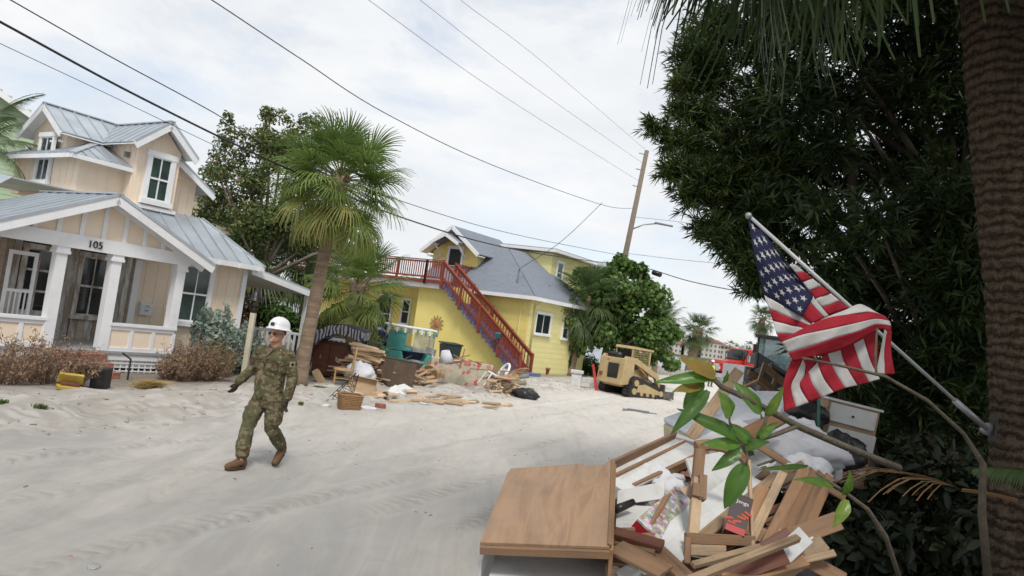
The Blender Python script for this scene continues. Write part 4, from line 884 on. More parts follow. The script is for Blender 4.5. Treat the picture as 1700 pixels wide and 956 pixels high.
rp = ramp(t, [(.0, (.055, .04, .03)), (.25, (.12, .09, .065)), (.8, (.175, .135, .10))]); L(t, wv.outputs['Fac'], rp.inputs[0]); fb = ramp(t, [(.35, (.55, .55, .55)), (.7, (1.15, 1.1, 1.05))]); L(t, noise(t, coords(t, (14, 14, 2.2), jitter=False), 3., 6., .7), fb.inputs[0]); L(t, mixc(t, 1., rp.outputs[0], fb.outputs[0], 'MULTIPLY'), b.inputs['Base Color']); b.inputs['Roughness'].default_value = .95; b.inputs['Specular IOR Level'].default_value = .1
hs2 = N(t, 'ShaderNodeMath', operation='ADD'); L(t, wv.outputs['Fac'], hs2.inputs[0]); L(t, noise(t, coords(t, (14, 14, 2.2), jitter=False), 4., 6., .75), hs2.inputs[1]); bump(t, b, hs2.outputs[0], 1., .03)
for i in range(len(pts)-1):
    for k in range(44): sm.append(pts[i].lerp(pts[i+1], k/44))
for i, p in enumerate(sm): rads.append(.205+(.03 if i < 44 else 0)+.05*max(0, (i-len(sm)*.86)/(len(sm)*.14))+.010*((i % 7)/7-.5))
tk_ = MB().tube(sm, rads, 40); tv = np.array(tk_.V); ti = np.arange(len(tv)); ta_ = (ti % 40)*2*math.pi/40; tz = ti//40; cs_ = np.array([tuple(p) for p in sm])[np.minimum(tz, len(sm)-1)]
tn_ = 1+.09*vnoise(np.cos(ta_)*2+5, np.sin(ta_)*2+tz*.11, .35, 3)+.05*vnoise(np.cos(ta_)*6+5, np.sin(ta_)*6+tz*.3, .3, 5); tk_.V = [tuple(v) for v in cs_+(tv-cs_)*tn_[:, None]]; tk_.build('trunk', RINGB, fpm, True)
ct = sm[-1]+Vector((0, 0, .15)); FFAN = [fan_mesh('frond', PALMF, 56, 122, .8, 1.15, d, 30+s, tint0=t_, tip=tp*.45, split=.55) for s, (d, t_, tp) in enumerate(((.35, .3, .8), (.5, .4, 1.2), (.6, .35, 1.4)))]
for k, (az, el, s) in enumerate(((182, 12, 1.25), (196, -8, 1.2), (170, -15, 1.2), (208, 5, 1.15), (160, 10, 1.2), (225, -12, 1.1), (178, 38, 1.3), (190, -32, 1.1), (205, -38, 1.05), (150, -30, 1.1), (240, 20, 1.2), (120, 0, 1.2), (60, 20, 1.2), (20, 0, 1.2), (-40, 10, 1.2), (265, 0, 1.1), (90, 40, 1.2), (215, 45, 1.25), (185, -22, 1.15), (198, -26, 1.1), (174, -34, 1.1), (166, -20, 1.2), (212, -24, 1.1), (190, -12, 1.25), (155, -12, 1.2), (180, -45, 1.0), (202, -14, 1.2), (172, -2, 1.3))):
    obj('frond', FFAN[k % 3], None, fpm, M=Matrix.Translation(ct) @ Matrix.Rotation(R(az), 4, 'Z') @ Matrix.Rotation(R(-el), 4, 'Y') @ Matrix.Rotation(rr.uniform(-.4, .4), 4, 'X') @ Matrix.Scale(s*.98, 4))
# dead brown frond and a green cycad frond by the trunk
c = at(1690, 830, 4.25); dfm = fan_mesh('dead_fan', DEADF, 26, 40, .5, 1.0, .1, 51, tint0=.4, tip=.5)
tag(obj('dead_frond', dfm, M=TM((c.x, c.y, c.z), R(176), 0, R(-8)) @ Matrix.Scale(.62, 4)), 'dry brown palm frond drooping across the undergrowth', 'palm frond')
c = at(1790, 805, 3.9); cy = feather('green_frond', PALMF, 1.0, 40, 7, .28)
tag(obj('green_frond', cy, M=TM((c.x, c.y, c.z), R(172), 0, R(12)) @ Matrix.Scale(.5, 4)), 'dark green feathery frond at the right edge', 'palm frond')

# loose chips, twigs and clods lying about
r_ = np.random.default_rng(31); ch = MB()
for k in range(900):
    a = r_.uniform(-4, 30); d = r_.choice([r_.uniform(-7, 0), r_.uniform(-.3, 3.2), r_.uniform(0, 2.5)]); x = E0.x+SD.x*a+SN.x*d; y = E0.y+SD.y*a+SN.y*d; z = gz(x, y); s_ = r_.uniform(.003, .011)*(1.5 if d > 0 else 1); an = r_.uniform(0, 3.14); l = s_*r_.uniform(1, 3)
    ch.bar((x-math.cos(an)*l, y-math.sin(an)*l, z+s_*.3), (x+math.cos(an)*l, y+math.sin(an)*l, z+s_*.5), s_*1.4, s_)
tag(ch.build('ground_litter', mat('litter_brown', (.22, .16, .11), (.34, .29, .23), .9, 3)), 'small chips and twigs scattered over the sand', 'litter', kind='stuff')
cl_ = MB()
for k in range(420):
    a = r_.uniform(-6, 26); d = r_.uniform(-.1, 3.0); x = E0.x+SD.x*a+SN.x*d; y = E0.y+SD.y*a+SN.y*d; s_ = r_.uniform(.015, .055); cl_.sphere((x, y, gz(x, y)), (s_*r_.uniform(.8, 1.4), s_, s_*.7), 6, 4, Matrix.Rotation(r_.uniform(0, 3), 3, 'Z'))
tag(cl_.build('sand_clods', SAND, None, True), 'lumps of pale sand churned up along the verge', 'sand', kind='stuff')
V, Fq, tf = leaf_cloud([(float(at(px, 900, Y).x), Y, .06, .6, .5, .05) for px, Y in ((1450, 4.2), (1550, 4.6), (1400, 5.2), (1500, 5.6), (1620, 5.2), (1350, 6.2), (1580, 6.4), (1680, 3.9))], 2600, .045, .5, 77, .6, .1); tag(npmesh('leaf_litter', V, Fq, DEADF, tf), 'dry brown leaves covering the shaded soil', 'leaves', kind='stuff')
# ------------------------------------------------------------------ utility pole, street lamp and wires
PB = at(1012, 610, 43.); PT = at(1074, 250, 43.)
POLEW = wood('pole_wood', (.22, .185, .145), (.13, .105, .08), .9, 0, .4, 12)
up_ = thing('utility_pole', 'leaning wooden utility pole with street lamp arm above the sea grape tree', 'utility pole', (PB.x, 43, 0))
bp = Vector((PB.x, 43, 0)); lo_ = Vector((0, 0, 0)); hi_ = PT-bp
lo_ = Vector((hi_.x-(hi_.z)*.035-hi_.x, 0, 0))
MB().tube([lo_, hi_*.5+lo_*.5, hi_], [.19, .165, .13], 12).build('shaft', POLEW, up_, True)
def onpole(z): f = z/hi_.z; return lo_.lerp(hi_, f)
for z in (hi_.z-.25, hi_.z-1.2, hi_.z-2.2):
    p = onpole(z); MB().tube([p, p+Vector((-.32, 0, .03))], .025, 6).build('bracket', GREYP, up_); MB().lathe([(.03, -.06), (.06, -.05), (.035, 0), (.06, .05), (.02, .08)], 8, TM(p+Vector((-.34, 0, .05)), 0, 0, R(-90))).build('insulator', WHITEB, up_, True)
z = at(1052, 382, 43).z; p = onpole(z); ea = at(1090, 371, 43)-bp; eb = at(1117, 376, 43)-bp
MB().tube([p, p.lerp(ea, .5)+Vector((0, 0, .12)), ea], .04, 6).build('lamp_arm', GREY, up_, True)
MB().prism([ea+Vector((-.1, -.12, -.02)), eb+Vector((0, -.06, -.04)), eb+Vector((0, .06, -.04)), ea+Vector((-.1, .12, -.02))], (0, 0, .1)).build('lamp_head', GREYP, up_, bevel=.02)
WIRE = mat('wire_black', (.02, .02, .022), rough=.6)
sdx = Vector((.42, .908, 0)).normalized()                                # the line of poles follows the street
sdn = Vector((-sdx.y, sdx.x, 0))
def online(px, py, off=0.):
    d = ray(px, py); dn = d.dot(sdn); t_ = (bp.dot(sdn)+off)/dn; return Vector((0, 0, H))+d*t_
def wire(label, pts, r, off=0., world=False):
    P = pts if world else [online(x, y, off) for x, y in pts]
    Q = []
    n = len(P)                                                           # Catmull-Rom through the measured points
    for i in range(n-1):
        a = P[max(0, i-1)]; b = P[i]; c = P[i+1]; d = P[min(n-1, i+2)]
        for k in range(8):
            u = k/8; Q.append(.5*((2*b)+(c-a)*u+(2*a-5*b+4*c-d)*u*u+(3*b-a-3*c+d)*u**3))
    Q.append(P[-1]); tag(MB().tube(Q, r, 5).build('overhead_wire', WIRE, None, True), label, 'wire')
wire('thick black cable sagging from the top left through the tall palm', [(-120, -28), (0, 36), (230, 160), (460, 272), (670, 362), (860, 415), (1034, 440)], .022)
wire('thin black wire crossing the upper left above the cottage', [(-60, -45), (25, 4), (180, 92), (355, 187), (480, 262), (670, 335), (850, 388), (1036, 425)], .011)
wire('black wire running from the top edge down to the pole', [(300, -30), (352, 0), (500, 98), (640, 188), (820, 275), (1000, 340), (1050, 346)], .013)
wire('faint grey wire highest right in the sky', [(700, -60), (770, 4), (900, 102), (1070, 247)], .007)
wire('faint grey wire middle of the three thin sky lines', [(640, -45), (700, 2), (880, 140), (1066, 270)], .007)
wire('faint grey wire lowest left of the three thin sky lines', [(560, -40), (615, 2), (840, 162), (1060, 300)], .007)
wire('hair thin wire over the cottage roof at far left', [(-40, 52), (0, 72), (170, 152), (345, 236), (480, 300)], .006)
p1 = online(1000, 336); p2 = yh.matrix_world @ Vector((.12, 1.0, 5.1))
wire('service drop wire from the line down to the yellow house roof', [p1, p1.lerp(p2, .5)+Vector((0, 0, -.35)), p2], .014, world=True)
def toright(pts, Y0, Y1):
    n = len(pts); return [at(x, y, Y0+(Y1-Y0)*i/(n-1)) for i, (x, y) in enumerate(pts)]
wire('black cable with splice boxes running right towards the flag', toright([(1036, 438), (1080, 447), (1150, 468), (1265, 490), (1420, 512)], 43, 38), .026, world=True)
wire('thin wire to the right of the pole just above the cable', toright([(1036, 420), (1120, 430), (1210, 439), (1330, 452)], 43, 40), .011, world=True)
wire('thin wire to the right of the pole near the lamp', toright([(1052, 360), (1150, 371), (1230, 384), (1330, 400)], 43, 40), .010, world=True)
for px, py, lb in ((1066, 444, 'black splice canister on the cable nearer the pole'), (1090, 453, 'black splice canister on the cable farther from the pole')):
    a = at(px-8, py-2, 42.6); b_ = at(px+9, py+4, 42.5); tag(MB().tube([a, a.lerp(b_, .1), a.lerp(b_, .9), b_], [.05, .15, .15, .05], 10).build('splice_canister', BLACKPL, None, True), lb, 'cable box')

# ------------------------------------------------------------------ compact track loader
TAN = mat('tan_paint', (.50, .385, .20), (.42, .315, .16), .5, 3.2, bmp=.05, dirt=.5)
MESHM = mat('dark_mesh', (.03, .03, .028), rough=.6)
sk = at(1056, 650, 31.6); skid = thing('track_loader', 'dusty tan compact track loader working at the end of the sand road', 'track loader', TM((sk.x-.28, 31.6, 0), R(36)))
def track(y0, y1, name):
    prof = []                                                            # side outline x,z of a triangular track
    for cx, cz, r_, a0, a1 in ((-.62, .58, .24, 60, 190), (-.72, .24, .235, 190, 270), (.92, .22, .21, 270, 410)):
        for k in range(7): a = R(a0+(a1-a0)*k/6); prof.append((cx+r_*math.cos(a), cz+r_*math.sin(a)))
    tr = thing_part = MB().prism([(x, y0, z) for x, z in prof], (0, y1-y0, 0)).build('track', RUBBER, skid)
    per = prof+[prof[0]]; tm = MB(); acc = 0
    for (a, b_) in zip(per[:-1], per[1:]):
        a = Vector((a[0], 0, a[1])); b_ = Vector((b_[0], 0, b_[1])); l = (b_-a).length; nrm = Vector((-(b_-a).z, 0, (b_-a).x)).normalized()*-1
        k = max(1, int(l/.1))
        for i in range(k):
            c = a.lerp(b_, (i+.5)/k); d = (b_-a).normalized(); tm.bar(c+Vector((0, y0-.01, 0))+nrm*-.0, c+Vector((0, y1+.01, 0))+nrm*-.0, .055, .07, d.cross(Vector((0, 1, 0))))
    tm.build('tread_lugs', RUBBER, tr)
    side = y0-.012 if y0 < 0 else y1+.012
    MB().prism([(-.55, side, .22), (.85, side, .16), (.85, side, .30), (-.1, side, .56), (-.5, side, .5)], (0, .02 if y0 < 0 else -.02, 0)).build('track_frame', TAN, tr)
    for x, z, r_ in ((-.62, .58, .13), (-.7, .24, .13), (.92, .22, .12), (-.25, .14, .08), (.1, .13, .08), (.45, .13, .08)):
        MB().tube([(x, side-.03, z), (x, side+.03, z)], r_, 12).build('wheel', TAN, tr)
track(-.92, -.52, 'near'); track(.52, .92, 'far')
MB().prism([(-1.15, -.52, .35), (.75, -.52, .28), (.75, -.52, .7), (.2, -.52, .85), (-1.05, -.52, .95)], (0, 1.04, 0)).build('chassis', TAN, skid, bevel=.02)
MB().prism([(-1.32, -.74, .42), (-.62, -.74, .5), (-.66, -.74, 1.52), (-1.2, -.74, 1.52)], (0, 1.48, 0)).build('engine_cover', TAN, skid, bevel=.03)
for k in range(6): MB().bar((-1.30+k*.012, -.42, .72+k*.1), (-1.30+k*.012, .12, .72+k*.1), .03, .05).build('grille_slat', BLACK, skid)
MB().box(-1.325, -1.30, -.45, .15, .67, 1.28).build('grille_panel', MESHM, skid, M=TM((.03, 0, 0), 0, 0, R(0)))
MB().box(-1.33, -1.26, .45, .6, .7, .85).build('tail_lamp', REDWOOD, skid)
MB().tube([(-1.05, -.3, 1.62), (-1.05, .38, 1.62)], .13, 12).build('muffler', BLACKPL, skid, True)
cb = MB()
for x0, x1, z0, z1 in ((-.62, -.58, .9, 2.0), (.42, .5, .8, 2.0)):
    for y in (-.5, .44): cb.box(x0, x1, y, y+.06, z0, z1)
cb.prism([(-.66, -.52, 1.95), (.62, -.52, 1.92), (.62, -.52, 2.0), (-.6, -.52, 2.06)], (0, 1.04, 0)); cb.box(-.6, .45, -.5, -.46, .85, 1.1); cb.box(-.6, .45, .44, .5, .85, 1.1)
cb.build('cab', TAN, skid, bevel=.01)
for y in (-.5, .47):
    gm = MB()
    for k in range(12): gm.box(-.56+k*.083, -.55+k*.083, y, y+.012, 1.1, 1.95)
    for k in range(9): gm.box(-.58, .43, y+.002, y+.014, 1.13+k*.09, 1.14+k*.09)
    gm.build('side_screen', TAN, skid)
MB().box(-.55, -.5, -.44, .44, .9, 1.9).build('rear_window', SCREEN, skid); MB().box(-.45, .0, -.3, .3, .8, 1.35).build('seat', BLACKPL, skid)
for y in (-.72, .56):
    MB().prism([(-1.22, y, 1.42), (-1.1, y, 1.62), (-.5, y, 1.58), (.85, y, 1.0), (1.15, y, .45), (1.0, y, .4), (.72, y, .82), (-.5, y, 1.32)], (0, .16, 0)).build('lift_arm', TAN, skid, bevel=.015)
    MB().tube([(-.35, y+.08, 1.28), (.35, y+.08, .75)], .05, 8).build('lift_cylinder', RUST, skid, True)
bk = MB(); bk.prism([(1.05, -.95, .05), (1.75, -.95, .02), (1.72, -.95, .1), (1.15, -.95, .14), (1.12, -.95, .62), (1.04, -.95, .62)], (0, 1.9, 0)); bk.box(1.04, 1.7, -.97, -.945, .03, .35); bk.box(1.04, 1.7, .945, .97, .03, .35)
bk.build('bucket', mat('worn_steel', (.10, .09, .085), (.2, .18, .16), .5, 5, metal=.6), skid)
text_mesh('door_marking', '0-1', .12, .004, BLACK, skid, Matrix.Translation((-1.34, .1, 1.36)) @ Matrix.Rotation(R(-90), 4, 'Z') @ Matrix.Rotation(R(90), 4, 'X'))
# ------------------------------------------------------------------ red truck
REDP = mat('red_truck_paint', (.46, .025, .018), (.38, .02, .016), .3, 2, dirt=.1)
tk = at(1218, 640, 60); trk = thing('red_truck', 'red heavy truck with chrome exhaust stack parked behind the debris pile', 'truck', TM((tk.x, 60, 0), R(208)) @ Matrix.Scale(1.05, 4))
MB().prism([(0.1, -.75, .95), (2.2, -.7, .95), (2.25, -.7, 1.55), (1.9, -.7, 1.78), (0.1, -.75, 1.95)], (0, 1.5, 0)).build('hood', REDP, trk, bevel=.06)
MB().prism([(-1.5, -1.05, .8), (.15, -1.05, .8), (.15, -1.05, 1.95), (-.25, -1.05, 2.85), (-1.5, -1.05, 2.9)], (0, 2.1, 0)).build('cab', REDP, trk, bevel=.07)
for s_ in (-1, 1):
    MB().prism([(-.95, s_*1.03, 1.85), (.02, s_*1.03, 1.85), (-.3, s_*1.03, 2.6), (-.95, s_*1.03, 2.62)], (0, s_*.045, 0)).build('side_window', GLASS, trk)
    fd = MB(); fd.lathe([(.62, -.2), (.72, -.18), (.72, .18), (.62, .2)], 18, TM((1.35, s_*.98, .62), 0, R(90))); 
    MB().prism([(.5, s_*.7, .62), (.75, s_*.7, 1.2), (1.35, s_*.7, 1.42), (1.95, s_*.7, 1.2), (2.2, s_*.7, .7), (2.05, s_*.7, .7), (1.85, s_*.7, 1.05), (1.35, s_*.7, 1.22), (.85, s_*.7, 1.05), (.65, s_*.7, .62)], (0, s_*.5, 0)).build('fender', REDP, trk, bevel=.02)
    for x in (1.35, -2.9, -4.2):
        w_ = MB().lathe([(.2, -.16), (.48, -.15), (.53, -.1), (.53, .1), (.48, .15), (.2, .16)], 20, TM((x, s_*.98, .53), 0, R(90))).build('wheel', RUBBER, trk, True); MB().lathe([(.28, -.17), (.3, 0), (.28, .17)], 14, TM((x, s_*.98, .53), 0, R(90))).build('rim', GREY, w_, True)
    MB().tube([(-1.62, s_*.9, .9), (-1.62, s_*.9, 3.35), (-1.75, s_*.9, 3.5)], .09, 10).build('exhaust_stack', CHROME, trk, True)
    MB().box(2.15, 2.25, s_*.5-.12, s_*.5+.12, 1.1, 1.3).build('headlight', WHITEPL, trk, bevel=.02); MB().box(.02, .12, s_*1.25-.1, s_*1.25+.1, 1.9, 2.4).build('mirror', CHROME, trk)
MB().prism([(.13, -.95, 2.0), (.13, .95, 2.0), (-.2, .9, 2.74), (-.2, -.9, 2.74)], (.06, 0, .026)).build('windshield', GLASS, trk); MB().box(2.22, 2.27, -.55, .55, .98, 1.5).build('grille', CHROME, trk); MB().box(2.2, 2.4, -1.1, 1.1, .5, .8).build('bumper', CHROME, trk, bevel=.03)
MB().box(-6.5, 0, -.45, .45, .6, .85).build('chassis', BLACK, trk); MB().box(-6.6, -1.9, -1.2, 1.2, 1.0, 2.3).build('dump_bed', GREYP, trk, bevel=.03)
# ------------------------------------------------------------------ green wheel loader
OLIVE = mat('olive_paint', (.055, .075, .045), (.075, .085, .055), .6, 1.5, dirt=.25)
lp = at(1288, 640, 27); ld = thing('wheel_loader', 'olive green wheel loader with tall glazed cab beside the flag', 'wheel loader', TM((lp.x, 27, 0), R(62)))
MB().prism([(-2.6, -.75, .8), (.3, -.75, .7), (.3, -.75, 1.5), (-.8, -.75, 1.9), (-2.6, -.75, 1.85)], (0, 1.5, 0)).build('engine_body', OLIVE, ld, bevel=.05)
cz0, cz1 = 1.55, 3.02; cbm = MB()
for x in (-.7, .62):
    for y in (-.72, .64): cbm.box(x, x+.08, y, y+.08, cz0, cz1)
cbm.box(-.8, .8, -.8, .8, cz1, cz1+.12); cbm.build('cab_frame', BLACK, ld, bevel=.02); MB().box(-.72, .72, -.73, .73, cz0-.25, cz0+.08).build('cab_base', OLIVE, ld, bevel=.03)
for k_ in range(5): MB().tube([(-.9+k_*.35, -.8+.05*k_, .9), (-.6+k_*.3, -.85, 1.5-.1*(k_ % 2)), (-.2+k_*.2, -.75, 1.2)], .035, 6).build('hose', BLACK if k_ % 2 else OLIVE, ld, True)
CABG = glassmat('cab_glass', (.07, .13, .14), .05); CABG.node_tree.nodes['Principled BSDF'].inputs['Alpha'].default_value = .42
for a in ((-.62, .62, -.7, -.69), (-.62, .62, .69, .7)): MB().box(a[0], a[1], a[2], a[3], cz0+.08, cz1).build('cab_window', CABG, ld)
for x in (-.68, .67): MB().box(x, x+.01, -.64, .64, cz0+.08, cz1).build('cab_window', CABG, ld)
for y in (-.98, .98):
    MB().box(.72, .8, y-.09, y+.09, 2.45, 2.8).build('mirror', BLACK, ld); MB().tube([(.7, y*.75, 2.9), (.76, y, 2.85), (.76, y, 2.6)], .018, 5).build('mirror_arm', BLACK, ld)
    MB().box(.72, .8, y*.7-.07, y*.7+.07, 3.02, 3.14).build('work_lamp', CHROME, ld)
    for x in (-1.7, 1.3):
        w_ = MB().lathe([(.3, -.26), (.62, -.25), (.7, -.16), (.7, .16), (.62, .25), (.3, .26)], 22, TM((x, y, .7), 0, R(90))).build('wheel', RUBBER, ld, True); MB().lathe([(.34, -.27), (.36, 0), (.34, .27)], 14, TM((x, y, .7), 0, R(90))).build('rim', OLIVE, w_, True)
    MB().prism([(.4, y*.5, 1.5), (.5, y*.5, 1.72), (1.6, y*.5, 1.55), (2.6, y*.5, .6), (2.4, y*.5, .5), (1.5, y*.5, 1.25)], (0, .14, 0)).build('lift_arm', OLIVE, ld, bevel=.02); MB().tube([(.6, y*.45, 1.1), (1.5, y*.45, 1.2)], .07, 8).build('lift_cylinder', GREY, ld, True)
MB().prism([(2.3, -1.3, .2), (3.2, -1.3, .1), (3.1, -1.3, .25), (2.6, -1.3, .4), (2.5, -1.3, 1.2), (2.35, -1.3, 1.2)], (0, 2.6, 0)).build('bucket', OLIVE, ld)
# ------------------------------------------------------------------ seawall, far shore
sw = thing('seawall_railing', 'grey weathered timber seawall along the bay', 'wall', at(1128, 612, 60).xy.to_3d()); sw.rotation_euler = (0, 0, R(-22))
MB().box(-14, 30, -.2, .2, -1.5, .25).build('cap', CONC, sw)
for k in range(40): MB().box(-6+k*.3, -5.74+k*.3, -.26, -.21, -.1, .62+.05*(k % 3)).build('panel', CONC, sw)
tag(MB().prism([(-900, 395, -3), (1500, 395, -3), (1500, 900, -3), (-900, 900, -3)], (0, 0, 3.2)).build('far_shore', mat('shore', (.16, .16, .11), rough=.9)), None, None, kind='structure')
FARG = mat('far_glass', (.10, .11, .12), rough=.3); TERRA = mat('terracotta_roof', (.24, .13, .09), rough=.9); STUC = mat('stucco', (.52, .48, .42), rough=.9)
for i, (px, w, h, lb) in enumerate(((1178, 20, 10.5, 'cream waterfront mansion with many windows on the far shore'), (1145, 14, 7.5, 'low house on the far shore behind the small palm'), (1228, 13, 7.5, 'pale house far across the water left of the loader cab'), (1120, 11, 6.5, 'hazy house on the far shore beside the sea grape tree'))):
    c = at(px, 585, 398); o = thing('waterfront_house', lb, 'house', (c.x, 398, .2), 'houses on the far shore')
    MB().box(-w/2, w/2, 0, 10, 0, h*.72).build('wall', STUC, o); MB().box(-w/4, w/4, -2.5, 0, 0, h*.85).build('wall', STUC, o)
    MB().add([(-w/2-1, -1, h*.72), (w/2+1, -1, h*.72), (w/2+1, 11, h*.72), (-w/2-1, 11, h*.72), (-w/4, 5, h), (w/4, 5, h)], [(0, 1, 5, 4), (1, 2, 5), (2, 3, 4, 5), (3, 0, 4), (0, 3, 2, 1)]).build('roof', TERRA, o)
    MB().add([(-w/4-.7, -3.2, h*.85), (w/4+.7, -3.2, h*.85), (w/4+.7, 3, h*.85), (-w/4-.7, 3, h*.85), (0, 0, h*1.08)], [(0, 1, 4), (1, 2, 4), (2, 3, 4), (3, 0, 4), (0, 3, 2, 1)]).build('roof', TERRA, o)
    for r_ in range(2 if h < 9 else 3):
        for k in range(int(w/2.2)):
            x = -w/2+1.1+k*2.2; y = -2.56 if abs(x) < w/4 else -.06; MB().box(x-.45, x+.45, y, y+.05, 1.0+r_*2.6, 2.4+r_*2.6).build('window', FARG, o)
r_ = np.random.default_rng(5); cl = [(float(x), 412+float(r_.uniform(0, 30)), float(r_.uniform(1, 5)), 7, 5, float(r_.uniform(3, 6.5))) for x in np.arange(-150, 420, 5)]
HAZEL = leafmat('far_tree_leaf', [(0, (.10, .115, .08)), (.6, (.14, .14, .10)), (1, (.19, .16, .12))], .1, .9)
V, Fq, tf = leaf_cloud(cl, 26000, .8, .6, 9, .3, .3); tag(npmesh('far_treeline', V, Fq, HAZEL, tf), 'hazy line of trees on the far shore', 'trees', kind='stuff')
for i, (px, py) in enumerate(((1212, 572), (1222, 578), (1245, 574), (1198, 577), (1235, 580))):
    c = at(px, py, 405); palm('cabbage_palm', 'tiny palm silhouette above the far shore treeline', (c.x, 405, 0), c, .4, .35, 14, 2.2, FANSD, 60+i, group='far shore palms', boots=False)
# ------------------------------------------------------------------ bits round the cottage
bl = at(424, 500, 18.6); bell = thing('yard_bell', 'black cast iron bell on a cream post beside the cottage', 'bell', (bl.x, 18.6, 0))
z = at(424, 520, 18.6).z; MB().box(-.06, .06, -.06, .06, -.05, z).build('post', CREAM, bell); yk = MB(); yk.tube([(0, 0, z), (0, 0, z+.16)], .05, 8); yk.tube([(0, 0, z+.14), (-.16, 0, z+.2), (-.2, 0, z+.36), (-.16, 0, z+.42)], .022, 6); yk.tube([(0, 0, z+.14), (.16, 0, z+.2), (.2, 0, z+.36), (.16, 0, z+.42)], .022, 6); yk.build('yoke', BLACK, bell, True)
MB().lathe([(.19, z+.3), (.17, z+.32), (.13, z+.40), (.11, z+.5), (.06, z+.55), (.03, z+.6), (.01, z+.6)], 16).build('bell_body', BLACK, bell, True); MB().tube([(.15, 0, z+.42), (.3, 0, z+.5)], .014, 5).build('lever', BLACK, bell)
fr_ = at(500, 560, 22.5); fn = thing('white_railing', 'low white picket railing behind the tall palm trunk', 'railing', TM((fr_.x, 22.5, 0), R(6)))
for z in (.25, 1.0): MB().box(-1.6, 1.3, -.03, .03, z, z+.08).build('rail', WHITE, fn)
for k in range(20): MB().box(-1.55+k*.147, -1.48+k*.147, -.02, .02, .05, 1.05).build('picket', WHITE, fn)
ub = gnd(382, 618); u_ = MB().box(-.22, .22, -.18, .18, -.05, .6); u_.box(-.25, .25, -.21, .21, .6, .68); tag(u_.build('utility_box', mat('pale_green_paint', (.33, .44, .37), rough=.6, dirt=.2), None, bevel=.02, M=TM((ub.x, ub.y, 0), R(15))), 'pale green utility box beside the silver bushes', 'utility box')
# dark blue car
CARB = mat('navy_car_paint', (.03, .04, .14), rough=.3); cc = at(618, 560, 27.5); car = thing('parked_car', 'dark blue car parked behind the debris and short palm', 'car', TM((cc.x-.1, 27.5, 0), R(8)))
MB().prism([(-2.1, -.85, .4), (2.1, -.85, .4), (2.15, -.85, .8), (1.3, -.85, .95), (-2.0, -.85, 1.0), (-2.15, -.85, .75)], (0, 1.7, 0)).build('body', CARB, car, bevel=.06); MB().prism([(-1.6, -.78, .97), (1.1, -.78, .94), (.4, -.68, 1.46), (-1.1, -.68, 1.48)], (0, 1.45, 0)).build('cabin', CARB, car, bevel=.06)
for s_ in (-.80, .70):
    MB().prism([(-1.35, s_, 1.0), (.85, s_, .98), (.33, s_+.04, 1.38), (-1.0, s_+.04, 1.4)], (0, .02, 0)).build('side_window', GLASS, car)
    for x in (-1.3, 1.3): MB().lathe([(.1, -.1), (.3, -.1), (.33, -.05), (.33, .05), (.3, .1), (.1, .1)], 18, TM((x, s_*1.06, .33), 0, R(90))).build('wheel', RUBBER, car, True)
# green wheelie bin, terracotta pot, planter on the stair post, red stake
bn = at(746, 590, 33.2); bi = thing('wheelie_bin', 'dark green lidded wheelie bin against the yellow wall', 'bin', TM((bn.x, 33.2, 0), R(30)))
BINM = mat('bin_green', (.025, .045, .04), rough=.5); MB().add([(-.3, -.33, .05), (.3, -.33, .05), (.3, .33, .05), (-.3, .33, .05), (-.38, -.42, 1.0), (.38, -.42, 1.0), (.38, .42, 1.0), (-.38, .42, 1.0)], [(0, 3, 2, 1), (4, 5, 6, 7), (0, 1, 5, 4), (1, 2, 6, 5), (2, 3, 7, 6), (3, 0, 4, 7)]).build('body', BINM, bi, bevel=.03)
MB().prism([(-.42, -.46, 1.0), (.42, -.46, 1.0), (.42, .46, 1.03), (-.42, .46, 1.03)], (0, 0, .06)).build('lid', BINM, bi, bevel=.02)
for s_ in (-.32, .32): MB().lathe([(.03, -.04), (.13, -.03), (.13, .03), (.03, .04)], 12, TM((s_, .36, .13), 0, 0, R(90))).build('wheel', RUBBER, bi, True)
tp = gnd(897, 622); tag(MB().lathe([(.14, 0), (.2, .28), (.23, .28), (.23, .36), (.19, .36), (.17, .3)], 16).build('flower_pot', mat('terracotta_pot', (.36, .15, .09), rough=.8), None, True, M=TM((tp.x+.3, tp.y+1, 0))), 'terracotta pot at the foot of the red stair', 'pot')
sx_ = yh.matrix_world @ sp(15, d0-.12); tag(MB().lathe([(.12, -.02), (.15, .22), (.17, .23), (.15, .25), (.1, .24)], 12).build('hanging_planter', mat('turquoise_plastic', (.08, .36, .42), rough=.5), None, True, M=TM((sx_.x, sx_.y, sx_.z+.55))), 'turquoise bucket hanging on the red stair rail', 'bucket')
rs = gnd(1000, 652); tag(MB().prism([(-.07, 0, 0), (.07, 0, 0), (.05, 0, 1.15), (-.03, 0, 1.15)], (0, .05, 0)).build('red_barrier_board', mat('red_plastic', (.5, .04, .03), rough=.5), None, M=TM((rs.x-.15, rs.y+.6, -.02), 0, 0, R(-16))), 'red plastic board leaning behind the tan loader', 'board')
